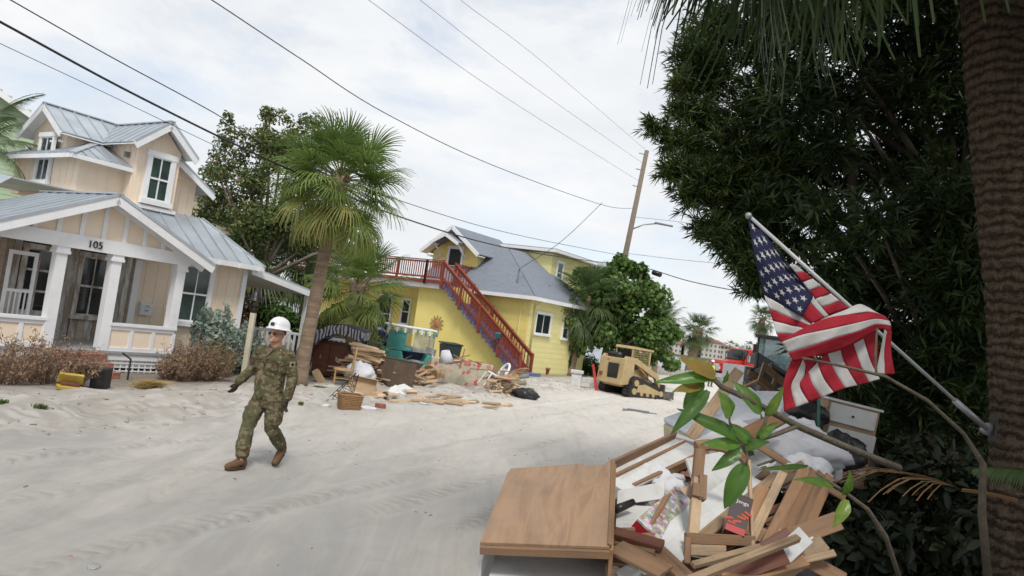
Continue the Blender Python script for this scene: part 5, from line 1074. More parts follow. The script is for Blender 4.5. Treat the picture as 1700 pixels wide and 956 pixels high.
# ------------------------------------------------------------------ storm debris: helpers
def quadboard(name, pts, th, m, parent=None, flip=False):
    """board from four corner points in order; local X runs along the first edge (grain)"""
    P = [Vector(p) for p in pts]; x = (P[1]-P[0]).normalized(); n = x.cross(P[3]-P[0]).normalized(); y = n.cross(x)
    if flip: x, y, n = y, -x, n
    M = axes(x, y, n, P[0]); Mi = M.inverted(); q = [Mi @ p for p in P]; q = [Vector((a.x, a.y, 0)) for a in q]
    return MB().prism(q, (0, 0, -th)).build(name, m, parent, M=M, bevel=.002)
def open_box(o, w, d, h, m, fm=None, t=.016):
    MB().box(-w/2, w/2, -d/2, d/2, 0, .01).build('bottom', m, o); MB().box(-w/2, -w/2+t, -d/2, d/2, .01, h).build('side', m, o); MB().box(w/2-t, w/2, -d/2, d/2, .01, h).build('side', m, o); MB().box(-w/2+t, w/2-t, d/2-t, d/2, .01, h).build('back', m, o)
    MB().box(-w/2-.02, w/2+.02, -d/2-t, -d/2, -.02, h+.02).build('front', fm or m, o, bevel=.003); MB().lathe([(.008, 0), (.008, .02), (.016, .028), (.01, .04)], 8, TM((0, -d/2-t, h/2), 0, R(90))).build('knob', GREY, o, True)
def single(name, mb, m, label, cat, M=None, smooth=False, bevel=0., group=None): return tag(mb.build(name, m, None, smooth, bevel, M), label, cat, group)
def blob(rx, ry, rz, seed, n=28, m_=18, amp=.18, flat=-.6):
    """crumpled bag or cloth bundle"""
    mb = MB(); mb.sphere((0, 0, 0), 1, n, m_); V = np.array(mb.V); a = amp*(2*vnoise(V[:, 0]*2+V[:, 2]*1.7+9, V[:, 1]*2+V[:, 2], .55, seed)+1.2*vnoise(V[:, 0]*3+V[:, 2]*2+5, V[:, 1]*3-V[:, 2]*2, .3, seed+3)); V = V*(1+a)[:, None]; V[:, 2] = np.maximum(V[:, 2], flat); V = V*np.array([rx, ry, rz]); mb.V = [tuple(v) for v in V]; return mb
# ------------------------------------------------------------------ pile in front of the yellow house
def G(px, py, dz=0.): q = gnd(px, py); return Vector((q.x, q.y, dz))
# chest
q = at(553, 590, 21.5); ch = thing('wooden_chest', 'reddish brown two door chest under the striped mattress', 'cabinet', TM((q.x, 21.5, 0), R(-12)))
MB().box(-.5, .5, -.25, .3, .05, .98).build('body', CHERRY, ch, bevel=.008)
for x in (-.245, .245): d_ = MB().box(x-.235, x+.235, -.275, -.252, .12, .94).build('door', CHERRY, ch, bevel=.004); MB().box(x-.02, x+.02, -.3, -.276, .5, .62).build('handle', CHROME, d_)
MB().box(-.54, .54, -.3, .33, .982, 1.01).build('top', CHERRY, ch, bevel=.005)
# draped mattress with swirl edge
m, t, b = newmat('swirl_ticking'); v = coords(t, jitter=False); wv = N(t, 'ShaderNodeTexWave', Scale=3.2, Distortion=6., Detail=1.); wv.inputs['Detail Scale'].default_value = 1.2; L(t, v, wv.inputs['Vector']); rp = ramp(t, [(.42, (.02, .02, .025)), (.58, (.32, .32, .35))]); L(t, wv.outputs['Fac'], rp.inputs[0]); L(t, rp.outputs[0], b.inputs['Base Color']); b.inputs['Roughness'].default_value = .5; SWIRL = m
DARKF = mat('charcoal_fabric', (.035, .035, .04), (.05, .05, .055), .9, 6)
mt = thing('striped_mattress', 'black mattress with silver swirl border draped over the chest', 'mattress', (at(540, 590, 21.2).x, 21.2, 0))
path = [at(482, 628, 21.2), at(497, 600, 21.2), at(515, 572, 21.2), at(540, 553, 21.2), at(570, 548, 21.2), at(605, 560, 21.2)]; base = Vector((at(540, 590, 21.2).x, 21.2, 0)); path = [p-base for p in path]
for nm, y0, y1, mm, tk_ in (('border', -.32, .9, SWIRL, .2), ('panel', -.30, .88, DARKF, .0)):
    V = []; Fq = []; n = 40; pp = []
    for i in range(n+1):
        f = i/n*(len(path)-1); k = min(int(f), len(path)-2); u = f-k; p0_, p1_, p2_, p3_ = path[max(0, k-1)], path[k], path[k+1], path[min(len(path)-1, k+2)]
        pp.append(.5*((2*p1_)+(p2_-p0_)*u+(2*p0_-5*p1_+4*p2_-p3_)*u*u+(3*p1_-p0_-3*p2_+p3_)*u**3))
    mb = MB(); rows = []
    for i in range(n+1):
        d = (pp[min(n, i+1)]-pp[max(0, i-1)]).normalized(); nr = Vector((-d.z, 0, d.x)); w_ = .012*math.sin(i*1.2)
        a, b2 = (pp[i]+nr*(.14+w_), pp[i]-nr*(.13+w_)) if nm == 'border' else (pp[i]+nr*(.165), pp[i]+nr*.135)
        rows += [a+Vector((0, y0-w_, 0)), a+Vector((0, y1, 0)), b2+Vector((0, y1, 0)), b2+Vector((0, y0-w_, 0))]
    fs = [(4*i+j, 4*i+(j+1) % 4, 4*i+4+(j+1) % 4, 4*i+4+j) for i in range(n) for j in range(4)]+[(3, 2, 1, 0), (4*n, 4*n+1, 4*n+2, 4*n+3)]
    mb.add(rows, fs); mb.build(nm, mm, mt, nm == 'panel', .02)
# drawers
q = G(527, 634); o = thing('pine_drawer_box', 'empty pine drawer standing tilted on its corner near the palm', 'drawer', TM((q.x, q.y, .02), R(20), 0, R(52)) ); open_box(o, .55, .4, .16, PINE)
q = G(601, 655); o = thing('pine_drawer_box', 'shallow pine drawer lying on its side with a white front', 'drawer', TM((q.x, q.y, .22), R(12), R(78), R(6))); open_box(o, .62, .4, .15, PINE, WHITEB)
# rattan chair
def rattan_chair(label, M):
    o = thing('rattan_chair', label, 'chair', M)
    for x in (-.2, .2): MB().tube([(x, -.2, 0), (x, -.2, .42)], .018, 6).build('leg', RATTAN, o); MB().tube([(x, .2, 0), (x*.98, .2, .42)], .018, 6).build('leg', RATTAN, o)
    hoop = [(.2*math.cos(a)*(1.0 if math.sin(a) > 0 else 1), .22+.05*max(0, math.sin(a)), .5+.55*math.sin(a) if math.sin(a) > -.1 else .42) for a in np.linspace(0, math.pi, 15)]
    MB().tube([(.2, .2, .3)]+hoop+[(-.2, .2, .3)], .018, 6).build('back_hoop', RATTAN, o, True)
    ih = [(.12*math.cos(a), .24+.04*math.sin(a), .5+.4*math.sin(a)) for a in np.linspace(0, math.pi, 11)]; MB().tube(ih, .012, 6).build('inner_hoop', RATTAN, o, True)
    for a in (-.07, 0, .07): MB().tube([(a, .22, .45), (a*.8, .27, .98-abs(a))], .01, 5).build('spindle', RATTAN, o)
    MB().lathe([(.25, .40), (.26, .42), (.25, .45), (.05, .455)], 18).build('seat', RATTAN, o); MB().tube([(-.2, -.2, .2), (.2, -.2, .2), (.2, .2, .2), (-.2, .2, .2), (-.2, -.2, .2)], .012, 5).build('stretcher', RATTAN, o)
    return o
q = G(566, 640); rattan_chair('rattan dining chair with a round hoop back at the left of the pile', TM((q.x, q.y, 0), R(-75)))
q = G(838, 645); rattan_chair('rattan chair tipped on its side at the right end of the pile', TM((q.x, q.y+.3, .22), R(40), R(70), R(15)))
q = G(700, 640); rattan_chair('wooden chair frame lying in the rubble beside the grey bin', TM((q.x, q.y+.2, .2), R(-30), R(-60), 0))
# lath bundle: single sticks
lb_ = at(606, 592, 20.8); base = TM((lb_.x, 20.8, lb_.z-.12), R(8)); rl = random.Random(3)
for k in range(20):
    x = rl.uniform(-.3, .2); y = rl.uniform(-.2, .2); z = .024*k; a = rl.uniform(-.25, .25); l = rl.uniform(.55, .95)
    p = base @ Vector((x-l/2*math.cos(a)*.8, y-l/2*math.sin(a), z)); r2 = base @ Vector((x+l/2*math.cos(a), y+l/2*math.sin(a), z-rl.uniform(.0, .12)))
    tag(plank('lath_stick', p, r2, rl.uniform(.09, .15), .035, PINE, (0, -.5, 1)), 'raw pine lath stick stacked in the pile beside the rattan chair', 'plank', 'lath sticks on the pile')
q = at(593, 577, 21.4); single('foam_block', blob(.2, .14, .18, 4, amp=.08), WHITEPL, 'white foam block resting on the reddish chest', 'foam', TM((q.x, 21.4, q.z)))
q = at(598, 620, 20.2); single('white_bag', blob(.40, .3, .30, 5), WHITEC, 'crumpled white cloth bag under the stack of laths', 'bag', TM((q.x, 20.2, q.z)), True)
# support heap under the laths
hp = MB(); 
for k in range(60):
    x = rl.uniform(-.7, .8); y = rl.uniform(0, .9); z = rl.uniform(.0, .75)*(1-abs(x)*.5); a = rl.uniform(0, 3.14); l = rl.uniform(.2, .5); hp.bar((x-l*math.cos(a), y-l*math.sin(a)*.5, z), (x+l*math.cos(a), y+l*math.sin(a)*.5, z+rl.uniform(-.2, .2)), .1, .03)
tag(hp.build('rubble_heap', PINEO, M=TM((lb_.x, 20.6, .05))), 'jumble of broken brown wood beneath the laths', 'rubble', kind='stuff')
# dark cabinet back
q = G(652, 645); o = thing('cabinet', 'dark stained cabinet lying with its scorched looking back to the road', 'cabinet', TM((q.x, q.y+.1, 0), R(6), R(-8), R(3)))
MB().box(-.52, .52, -.02, .4, .0, .80).build('carcass', WALNUT, o, bevel=.006)
for k in range(5): MB().box(-.52+k*.208, -.316+k*.208, -.034, -.021, .01, .79).build('back_board', WALNUT, o)
MB().box(-.55, .55, -.05, .43, .80, .83).build('top', WALNUT, o, bevel=.004)
# grey trash can
q = G(684, 634); tag(MB().lathe([(.16, 0), (.2, .62), (.215, .63), (.215, .66), (.19, .66), (.15, .05)], 18).build('trash_can', GREYP, None, True, M=TM((q.x, q.y+.2, 0), 0, R(4), R(5))), 'slim grey trash can beside the dark cabinet', 'trash can')
# golf cart with teal trim
q = at(676, 598, 26.5); gc = thing('golf_cart', 'white roofed golf cart with teal seats and clear side curtain', 'golf cart', TM((q.x, 26.5, 0), R(14)))
MB().prism([(-.95, -.6, 1.62), (.85, -.6, 1.58), (.85, .6, 1.58), (-.95, .6, 1.62)], (0, 0, .08)).build('roof', WHITEPL, gc, bevel=.03)
for k in range(12): MB().box(-.9+k*.145, -.83+k*.145, -.63, -.61, 1.44, 1.6).build('awning_scallop', (WHITEPL, TEAL)[k % 2], gc)
for k in range(8): MB().box(.86, .875, -.58+k*.145, -.5+k*.145, 1.42, 1.58).build('awning_scallop', (TEAL, WHITEPL)[k % 2], gc)
for x in (-.85, .8):
    for y in (-.55, .55): MB().tube([(x, y, .4), (x*.96, y, 1.6)], .022, 6).build('post', WHITEPL, gc)
MB().prism([(-1.0, -.58, .3), (1.1, -.58, .3), (1.15, -.58, .55), (.6, -.58, .8), (.5, -.58, .5), (-.2, -.58, .5), (-.3, -.58, .8), (-1., -.58, .8)], (0, 1.16, 0)).build('body', TEAL, gc, bevel=.03)
MB().box(-.5, .05, -.5, .5, .8, .92).build('seat', TEAL, gc, bevel=.03); MB().prism([(-.55, -.5, .9), (-.45, -.5, .9), (-.55, -.5, 1.4), (-.65, -.5, 1.38)], (0, 1., 0)).build('backrest', TEAL, gc, bevel=.02)
CURT = glassmat('vinyl_curtain', (.3, .32, .3), .2); CURT.node_tree.nodes['Principled BSDF'].inputs['Alpha'].default_value = .45
MB().box(.05, .8, -.58, -.575, .82, 1.5).build('side_curtain', CURT, gc); MB().box(-.85, -.2, -.58, -.575, .82, 1.5).build('side_curtain', TEAL, gc, M=TM((0, 0, 0)))
for x in (-.7, .75):
    for y in (-.5, .5): MB().lathe([(.08, -.09), (.2, -.09), (.23, -.05), (.23, .05), (.2, .09), (.08, .09)], 14, TM((x, y, .23), 0, R(90))).build('wheel', RUBBER, gc, True)
# dead branch with few leaves
q = at(638, 600, 21.8); db = thing('fallen_branch', 'fallen leafy branch with bare twigs on the pile before the golf cart', 'branch', (q.x, 21.8, 0)); tw = MB(); zr = q.z
rl = random.Random(8); tips = []
for k in range(9):
    a = R(-15+k*24); l = rl.uniform(.5, 1.05); p0_ = Vector((0, 0, zr-.45)); p1_ = p0_+Vector((math.cos(a)*l*.5, rl.uniform(-.2, .2), math.sin(a)*l*.45+.25)); p2_ = p1_+Vector((math.cos(a)*l*.6, rl.uniform(-.2, .2), math.sin(a)*l*.5+rl.uniform(-.1, .2)))
    tw.tube([p0_, p1_, p2_], [.03, .018, .006], 5); tips += [p2_, p1_.lerp(p2_, .6)]
tw.tube([(.1, 0, 0), (0, 0, zr-.45)], [.04, .03], 6); tw.build('twigs', BARK, db)
V, Fq, tf = leaf_cloud([(*p, .12, .12, .12) for p in tips if p.x < .1], 70, .07, .5, 4, tint=(.7, .2)); npmesh('leaves', V, Fq, SEAG, tf, db)
# floral sofa bed lying on its side
m, t, b = newmat('floral_fabric'); v = coords(t, jitter=False)
vo = N(t, 'ShaderNodeTexVoronoi', Scale=6.5); vo.inputs['Randomness'].default_value = .9; nd = mixc(t, .1, v, (.5, .5, .5)); dn3 = N(t, 'ShaderNodeTexNoise', Scale=9., Detail=3.); L(t, v, dn3.inputs['Vector']); va = N(t, 'ShaderNodeVectorMath', operation='MULTIPLY_ADD'); L(t, dn3.outputs['Color'], va.inputs[0]); va.inputs[1].default_value = (.16, .16, .16); L(t, v, va.inputs[2]); L(t, va.outputs[0], vo.inputs['Vector'])
sep = N(t, 'ShaderNodeSeparateColor'); L(t, vo.outputs['Color'], sep.inputs[0])
fl = ramp(t, [(.22, (.44, .10, .10)), (.34, (.48, .22, .20)), (.5, (.52, .42, .36)), (.75, (.42, .36, .24))]); L(t, sep.outputs[0], fl.inputs[0])
msk = ramp(t, [(.0, (1, 1, 1)), (.42, (1, 1, 1)), (.50, (0, 0, 0))]); L(t, vo.outputs['Distance'], msk.inputs[0])
bgc = ramp(t, [(.42, (.36, .37, .29)), (.6, (.46, .42, .30))]); L(t, noise(t, v, 12., 4.), bgc.inputs[0])
L(t, mixc(t, msk.outputs[0], bgc.outputs[0], fl.outputs[0]), b.inputs['Base Color']); b.inputs['Roughness'].default_value = .9; FLORAL = m
fl_ = G(712, 632); fr2 = G(812, 655); dirx = (fr2-fl_); ln_ = 2.05; ang = math.atan2(dirx.y, dirx.x)
o = thing('floral_sofa', 'rose patterned sofa back lying on its long side in the sand', 'sofa', TM(((fl_.x+fr2.x)/2, (fl_.y+fr2.y)/2+.15, 0), R(-6), R(-10)))
MB().box(-ln_/2, ln_/2, -.06, .10, .03, .86).build('upholstery', FLORAL, o, bevel=.05)
for x in (-ln_/2-.035, ln_/2+.035): MB().box(x-.035, x+.035, -.08, .45, 0, .75).build('wood_end', OAK, o, bevel=.01)
MB().box(-ln_/2, ln_/2, .12, .5, .05, .12).build('frame_rail', OAK, o)
# lampshade, broken chair sticks, white garden chair
q = at(741, 601, 23.1); single('lampshade', MB().lathe([(.24, 0), (.13, .36), (.12, .36), (.225, .005)], 20), WHITEC, 'white cone lampshade perched on the floral sofa', 'lampshade', TM((q.x, 23.1, q.z), 0, R(8), R(-12)), True)
sofa_top = at(765, 603, 23.1); rl = random.Random(11); PINKW = wood('pinkish_wood', (.36, .20, .14), (.24, .12, .085))
for k in range(9):
    c = Vector((sofa_top.x+rl.uniform(-.35, .45), 23.15+rl.uniform(-.1, .3), sofa_top.z+rl.uniform(-.02, .15))); a = rl.uniform(-.35, .45) if k else 1.45; l = rl.uniform(.22, .45); dv = Vector((math.cos(a), rl.uniform(-.3, .3), math.sin(a)))*l
    tag(plank('broken_stick', c-dv, c+dv, .055, .035, PINKW), 'reddish stick of a broken chair lying on the floral sofa', 'stick', 'chair sticks on the sofa')
a = at(780, 612, 22.8); b_ = at(868, 618, 22.6); tag(plank('wooden_rail', a, b_, .05, .03, PINKW), 'long thin reddish rail bridging sofa and rattan chair', 'stick')
q = at(815, 650, 23.0); o = thing('garden_chair', 'white scroll backed garden chair tipped backwards beside the sofa', 'chair', TM((q.x, 23.3, .05), R(-60), R(-28)))
hp = [(.22*math.cos(a), 0, .75+.3*math.sin(a)) for a in np.linspace(-.4, math.pi+.4, 16)]; MB().tube(hp, .042, 8).build('back_rim', WHITEPL, o, True)
MB().tube([(.17, 0, .7), (.05, 0, .85), (0, 0, .72), (-.05, 0, .85), (-.17, 0, .7)], .022, 6).build('scroll', WHITEPL, o, True); MB().lathe([(.24, .44), (.25, .46), (.24, .49), (.03, .49)], 16, TM((0, -.22, 0))).build('seat', WHITEPL, o, True)
for x in (-.18, .18):
    for y in (0, -.42): MB().tube([(x, y, .62 if y == 0 else .45), (x*1.2, y*1.1, 0)], .022, 6).build('leg', WHITEPL, o)
# rolled rugs and black bag
for i, (px, py, dz, a, l, lb) in enumerate(((858, 655, .08, 18, .55, 'olive rolled rug lowest at the right end of the pile'), (848, 648, .22, 24, .5, 'khaki rolled rug second from the bottom at the pile end'), (855, 643, .36, 30, .45, 'grey rolled rug on top of the other rolls'))):
    q = G(px, py); d = Vector((math.cos(R(a-30)), math.sin(R(a-30))*.6, .25))*l; c = Vector((q.x, q.y+.1*i, dz)); rug = tag(MB().tube([c-d, c+d], .085, 14).build('rolled_rug', mat('rug_%d' % i, ((.20, .20, .14), (.26, .24, .17), (.24, .24, .22))[i], rough=.95, bmp=.4), None, True), lb, 'rug')
q = G(872, 662); single('black_bag', blob(.42, .3, .2, 8), BLACKPL, 'glossy black plastic bag among the rolled rugs', 'bag', TM((q.x, q.y+.1, .12)), True)
q = G(885, 663); single('white_rag', blob(.13, .12, .08, 9), WHITEC, 'white rag at the tip of the black bag', 'cloth', TM((q.x, q.y, .05)), True)
# basket and wire obelisk
q = G(575, 681); bk_ = thing('wicker_basket', 'square woven wicker basket standing alone on the sand', 'basket', TM((q.x, q.y+.2, gz(q.x, q.y+.2)), R(25)))
WICK = mat('wicker', (.33, .19, .09), (.20, .11, .05), .8, 30, (1, 1, 1), .5, 50)
for k in range(9):
    s_ = .2+.004*k; pts = [(s_*math.cos(a)*(1/max(abs(math.cos(a)), abs(math.sin(a)))**.75), s_*math.sin(a)*(1/max(abs(math.cos(a)), abs(math.sin(a)))**.75), .02+k*.034) for a in np.linspace(0, 2*math.pi, 25)]; MB().tube(pts, .02, 6).build('weave_row', WICK, bk_, True)
MB().box(-.2, .2, -.2, .2, 0, .03).build('bottom', WICK, bk_); MB().box(-.2, .2, -.2, .2, .2, .22).build('soil', WALNUT, bk_)
q = G(560, 672); ob = thing('wire_obelisk', 'black wire garden obelisk leaning against the wicker basket', 'trellis', TM((q.x-.05, q.y+.45, 0), 0, R(-10), R(22)))
for sx in (-1, 1):
    for sy in (-1, 1): MB().tube([(sx*.22, sy*.22, 0), (sx*.03, sy*.03, .72)], .008, 5).build('leg', BLACK, ob)
for k in range(5):
    z = .06+k*.13; s_ = .22-.19*z/.72; MB().tube([(s_, s_, z), (-s_, s_, z), (-s_, -s_, z), (s_, -s_, z), (s_, s_, z)], .006, 4).build('ring', BLACK, ob)
    MB().tube([(s_, -s_, z), (-s_*.8, -s_*.8, z+.12)], .005, 4).build('cross_wire', BLACK, ob); MB().tube([(-s_, -s_, z), (s_*.8, -s_*.8, z+.12)], .005, 4).build('cross_wire', BLACK, ob)
# small litter
q = G(638, 662); single('black_ball', MB().sphere((0, 0, .085), .09, 16, 10), BLACKPL, 'black ball on the sand before the scattered boards', 'ball', TM((q.x, q.y, 0)), True)
q = G(631, 678); single('red_brick', MB().box(-.11, .11, -.06, .06, 0, .09), BRICK, 'single red brick lying at the road edge', 'brick', TM((q.x, q.y, gz(q.x, q.y)), R(20), R(4)), bevel=.006)
for i, (px, py, s_, mm, lb, nm) in enumerate(((612, 678, .2, WHITEC, 'crumpled white sheet flat on the sand right of the basket', 'crumpled_sheet'), (542, 679, .1, WHITEC, 'small crumpled paper left of the basket', 'crumpled_paper'), (541, 648, .1, TEAL, 'green plastic dish near the palm foot', 'plastic_dish'), (700, 672, .1, WHITEC, 'white wrapper lying below the loose boards', 'wrapper'), (752, 671, .12, WHITEC, 'white crumpled litter below the sofa', 'wrapper'), (155, 942, .06, CURT, 'thin clear plastic scrap on the near road at bottom left', 'plastic_scrap'), (118, 920, .018, BRICK, 'small rust coloured leaf flake on the near road', 'dry_leaf'), (412, 866, .014, BRICK, 'tiny brown leaf in the middle of the road', 'dry_leaf'), (1062, 684, .0, GREYP, 'grey flattened plastic strip lying on the far road', 'plastic_strip'))):
    q = G(px, py); z = gz(q.x, q.y)
    if s_ > 0: single(nm, blob(s_, s_*.7, s_*.22, 20+i, 18, 10, .3), mm, lb, 'litter', TM((q.x, q.y, z+s_*.08), i), True)
    else: single(nm, MB().box(-.55, .55, -.12, .12, 0, .04).box(-.4, .3, -.1, .1, .04, .07), mm, lb, 'litter', TM((q.x, q.y, z), R(-8)))
HUE = {'raw_pine': 'pale pine', 'old_pine': 'weathered brown', 'brown_oak': 'warm brown', 'pinkish_wood': 'reddish', 'mid_brown_trim': 'mid brown', 'white_laminate': 'white', 'red_brown_wood': 'dark red'}
rl = random.Random(14); OLDW = [PINE, PINEO, PINEO, PINE, WHITEB]
for k in range(34):
    px = rl.choice((rl.uniform(610, 720), rl.uniform(690, 850), rl.uniform(570, 650))); py = 650+(px-600)*.07+rl.uniform(0, 14)
    q = G(px, py); a = rl.uniform(-.5, .9); l = rl.uniform(.12, .42); z = gz(q.x, q.y)+.03; dv = Vector((math.cos(a), math.sin(a), rl.uniform(-.02, .12)))*l
    mw = rl.choice(OLDW[:4]); tag(plank('broken_board', q+Vector((0, 0, z))-dv, q+Vector((0, 0, z+.03))+dv, rl.uniform(.08, .18), .03, mw, (0, -.3, 1)), '%s %s board lying flat on the sand, %s' % ('long' if l > .27 else 'short', HUE[mw.name], 'near the wicker basket' if px < 630 else 'in front of the dark cabinet' if px < 700 else 'in front of the floral sofa' if px < 790 else 'near the black bag'), 'plank', 'wood strips on the sand')
for i, (px, py, pts, lb) in enumerate(((667, 652, [(-.35, 0, 0), (.1, -.1, 0), (.3, .1, 0), (.0, .25, .05)], 'white pointed board scrap left of centre in the scattered wood'), (655, 655, [(-.3, -.1, 0), (.25, -.18, .0), (.05, .2, .08)], 'white triangular board scrap among the loose strips'))):
    q = G(px, py); tag(MB().prism([Vector(p) for p in pts], (0, 0, .02)).build('white_board_scrap', WHITEB, M=TM((q.x, q.y, .08), R(30*i), R(20))), lb, 'board')
for k, (px, py, px2, py2) in enumerate(((818, 640, 832, 655), (822, 640, 845, 660), (835, 636, 868, 652), (812, 648, 850, 655))):
    a = G(px, py, .22); b_ = G(px2, py2, .05); tag(plank('pine_board', a, b_, .11, .025, PINE), 'pine board leaning at the foot of the sofa and rugs', 'plank', 'boards by the sofa end')
# grey utility panel, box by the cart
q = at(707, 595, 27); single('grey_sheet', MB().box(-.2, .2, -.02, .02, 0, 1.0), GREYP, 'grey sheet leaning on the right of the golf cart', 'panel', TM((q.x, 27, 0), R(10), R(-12), R(10)))
# case and box by the cottage steps
q = G(148, 645); bx_ = thing('black_box', 'black cardboard box with a white label by the brick steps', 'box', TM((q.x, q.y+.15, 0), R(12))); MB().box(-.22, .22, -.18, .18, 0, .38).build('body', mat('black_card', (.02, .02, .022), rough=.6, dirt=.2), bx_, bevel=.006); MB().box(-.13, -.03, -.184, -.18, .04, .2).build('label', WHITEB, bx_)
YC = mat('mustard_plastic', (.52, .38, .07), (.42, .30, .06), .5, 4, dirt=.2); q = G(108, 650); cs = thing('tool_case', 'open yellow tool case lying before the dried shrub', 'case', TM((q.x, q.y+.1, .02), R(35), 0, R(4)) @ Matrix.Scale(.72, 4))
MB().prism([(-.26, -.18, 0), (.26, -.18, 0), (.28, -.2, .1), (-.28, -.2, .1)], (0, .36, 0)).build('tray', YC, cs, bevel=.02); MB().prism([(-.28, .17, .12), (.28, .17, .12), (.26, .02, .36), (-.26, .02, .36)], (0, .06, .04)).build('lid', YC, cs, bevel=.02); MB().box(-.2, .2, -.1, .12, .1, .18).build('contents', CHERRY, cs, bevel=.02)

# ------------------------------------------------------------------ foreground debris pile
PLY = wood('plywood_face', (.33, .215, .135), (.235, .142, .085), .55, 0, .15, 7, dirt=.4); WMID = wood('mid_brown_trim', (.28, .165, .095), (.17, .098, .055), .65, .2, .4, 20, dirt=.45)
A = lambda px, py, Y: at(px, py, Y)
# cabinet: plywood back up, white inside
FL, FR, BR, BL = A(797, 900, 3.35), A(1012, 908, 3.35), A(1018, 766, 4.05), A(845, 778, 4.05)
nrm = (FR-FL).cross(BL-FL).normalized(); dn = -nrm
cabn = thing('kitchen_cabinet', 'toppled cabinet with plywood back facing up and white inside', 'cabinet', Matrix.Translation((FL+BR)/2)); ci = -(FL+BR)/2
sh = lambda *p: [q+ci for q in p]
nt0 = BL.lerp(BR, .72); nt1 = BL.lerp(BR, .93); ba = (FL-BL).normalized()*.05; nt2 = BL.lerp(BR, .0)
poly = sh(FL, FR, BR, nt1, nt1+ba*.6, nt0+ba*.6, nt0, BL.lerp(BR, .02), BL+ba)
P0 = poly[0]; xx = (BL-FL).normalized(); yy = nrm.cross(xx); Mx = axes(xx, yy, nrm, P0); Mi = Mx.inverted(); MB().prism([Mi @ p for p in poly], (0, 0, -.012)).build('back_panel', PLY, cabn, M=Mx)
fe = .045
quadboard('front_rail', sh(FL+dn*.013, FR+dn*.013, FR+dn*.05, FL+dn*.05), .02, WMID, cabn)
quadboard('side_rail', sh(FL+dn*.013, BL+dn*.013, BL+dn*.06, FL+dn*.06), .02, WMID, cabn)
quadboard('side_panel', sh(FR+dn*.013, BR+dn*.013, BR+dn*.5, FR+dn*.62), .018, OAK, cabn)
quadboard('inner_panel', sh(FL.lerp(FR, .04)+dn*.08+(BL-FL)*.5, FR.lerp(FL, .02)+dn*.08+(BR-FR)*.5, FR.lerp(FL, .02)+dn*.55+(BR-FR)*.45, FL.lerp(FR, .04)+dn*.55+(BL-FL)*.45), .014, WHITEB, cabn)
quadboard('bottom_panel', sh(FL+dn*.16+Vector((.03, -.15, -.02)), FR+dn*.22+Vector((-.03, -.15, 0)), BR+dn*.3, BL+dn*.3), .016, WHITEB, cabn)
quadboard('edge_strip', sh(FR+dn*.012+Vector((-.012, 0, .02)), BR+dn*.012+Vector((-.012, 0, .02)), BR+dn*.02+Vector((.006, 0, .02)), FR+dn*.02+Vector((.006, 0, .02))), .01, OAK, cabn)
quadboard('left_panel', sh(FL+dn*.1+Vector((-.005, .03, 0)), BL+dn*.1, BL+dn*.5, FL+dn*.6+Vector((-.02, .0, 0))), .016, WHITEB, cabn)
tag(quadboard('white_board', [Vector((.0, 3.0, .55)), Vector((.62, 3.05, .62)), Vector((.62, 3.95, .75)), Vector((.02, 3.95, .70))], .02, WHITEB), 'smooth white panel beneath the toppled plywood cabinet', 'board')
def P3(name, label, a, b_, w, t_, m, up=(0, -.5, 1), cat='plank', group=None): return tag(plank(name, A(*a), A(*b_), w, t_, m, up), label, cat, group)
# drawer-like bed rails behind the cabinet
P3('bed_rail', 'brown edged bed rail uppermost behind the plywood cabinet', (1010, 775, 4.3), (1120, 724, 5.0), .02, .07, WMID)
P3('white_rail_board', 'white board between the brown bed rails', (1012, 788, 4.3), (1128, 733, 5.0), .15, .018, WHITEB)
P3('bed_rail', 'thin brown divider rail between two white boards', (1022, 792, 4.28), (1138, 736, 5.0), .02, .05, WMID)
P3('white_rail_board', 'scuffed white board with screw marks right of the divider rail', (1018, 806, 4.2), (1150, 742, 4.95), .17, .02, WHITEB)
P3('bed_rail', 'lowest brown bed rail above the crumpled sheet', (1050, 812, 4.25), (1165, 756, 4.9), .025, .07, OAK)
P3('cross_rail', 'short white cross rail at the end of the bed rails', (1118, 724, 5.02), (1168, 738, 4.98), .04, .03, WHITEB)
# crumpled sheet, curved white drawer with black tube
c = A(1075, 812, 4.6); single('crumpled_sheet', blob(.28, .22, .17, 31, 34, 22, .22), WHITEC, 'crumpled lilac white sheet under the bed rails', 'cloth', TM((c.x, c.y, c.z), R(20)), True)
dq = [A(1022, 876, 3.75), A(1078, 874, 3.75), A(1102, 828, 4.0), A(1024, 838, 4.05)]; wd = thing('broken_white_cabinet', 'broken white drawer section beside the plywood cabinet', 'drawer', Matrix.Translation(dq[0])); of = [p-dq[0] for p in dq]
quadboard('bottom', of, .014, WHITEB, wd); u3 = Vector((0, -.05, .1)); quadboard('back', [of[3], of[2], of[2]+Vector((0, .03, .09)), of[3]+Vector((0, .03, .07))], .014, WHITEB, wd); quadboard('side', [of[1], of[2], of[2]+Vector((.02, .0, .06)), of[1]+Vector((.02, 0, .012))], .014, OAK, wd); quadboard('front_edge', [of[0]+Vector((0, -.004, -.02)), of[1]+Vector((0, -.004, -.02)), of[1]+Vector((0, -.004, .0)), of[0]+Vector((0, -.004, .0))], .01, OAK, wd)
a = A(1022, 846, 3.85); b_ = A(1052, 833, 3.9); tag(MB().tube([a, a.lerp(b_, .3), b_], [.022, .022, .018], 14).build('black_tube', BLACKPL, None, True), 'glossy black tube lying in the broken white drawer', 'tube')
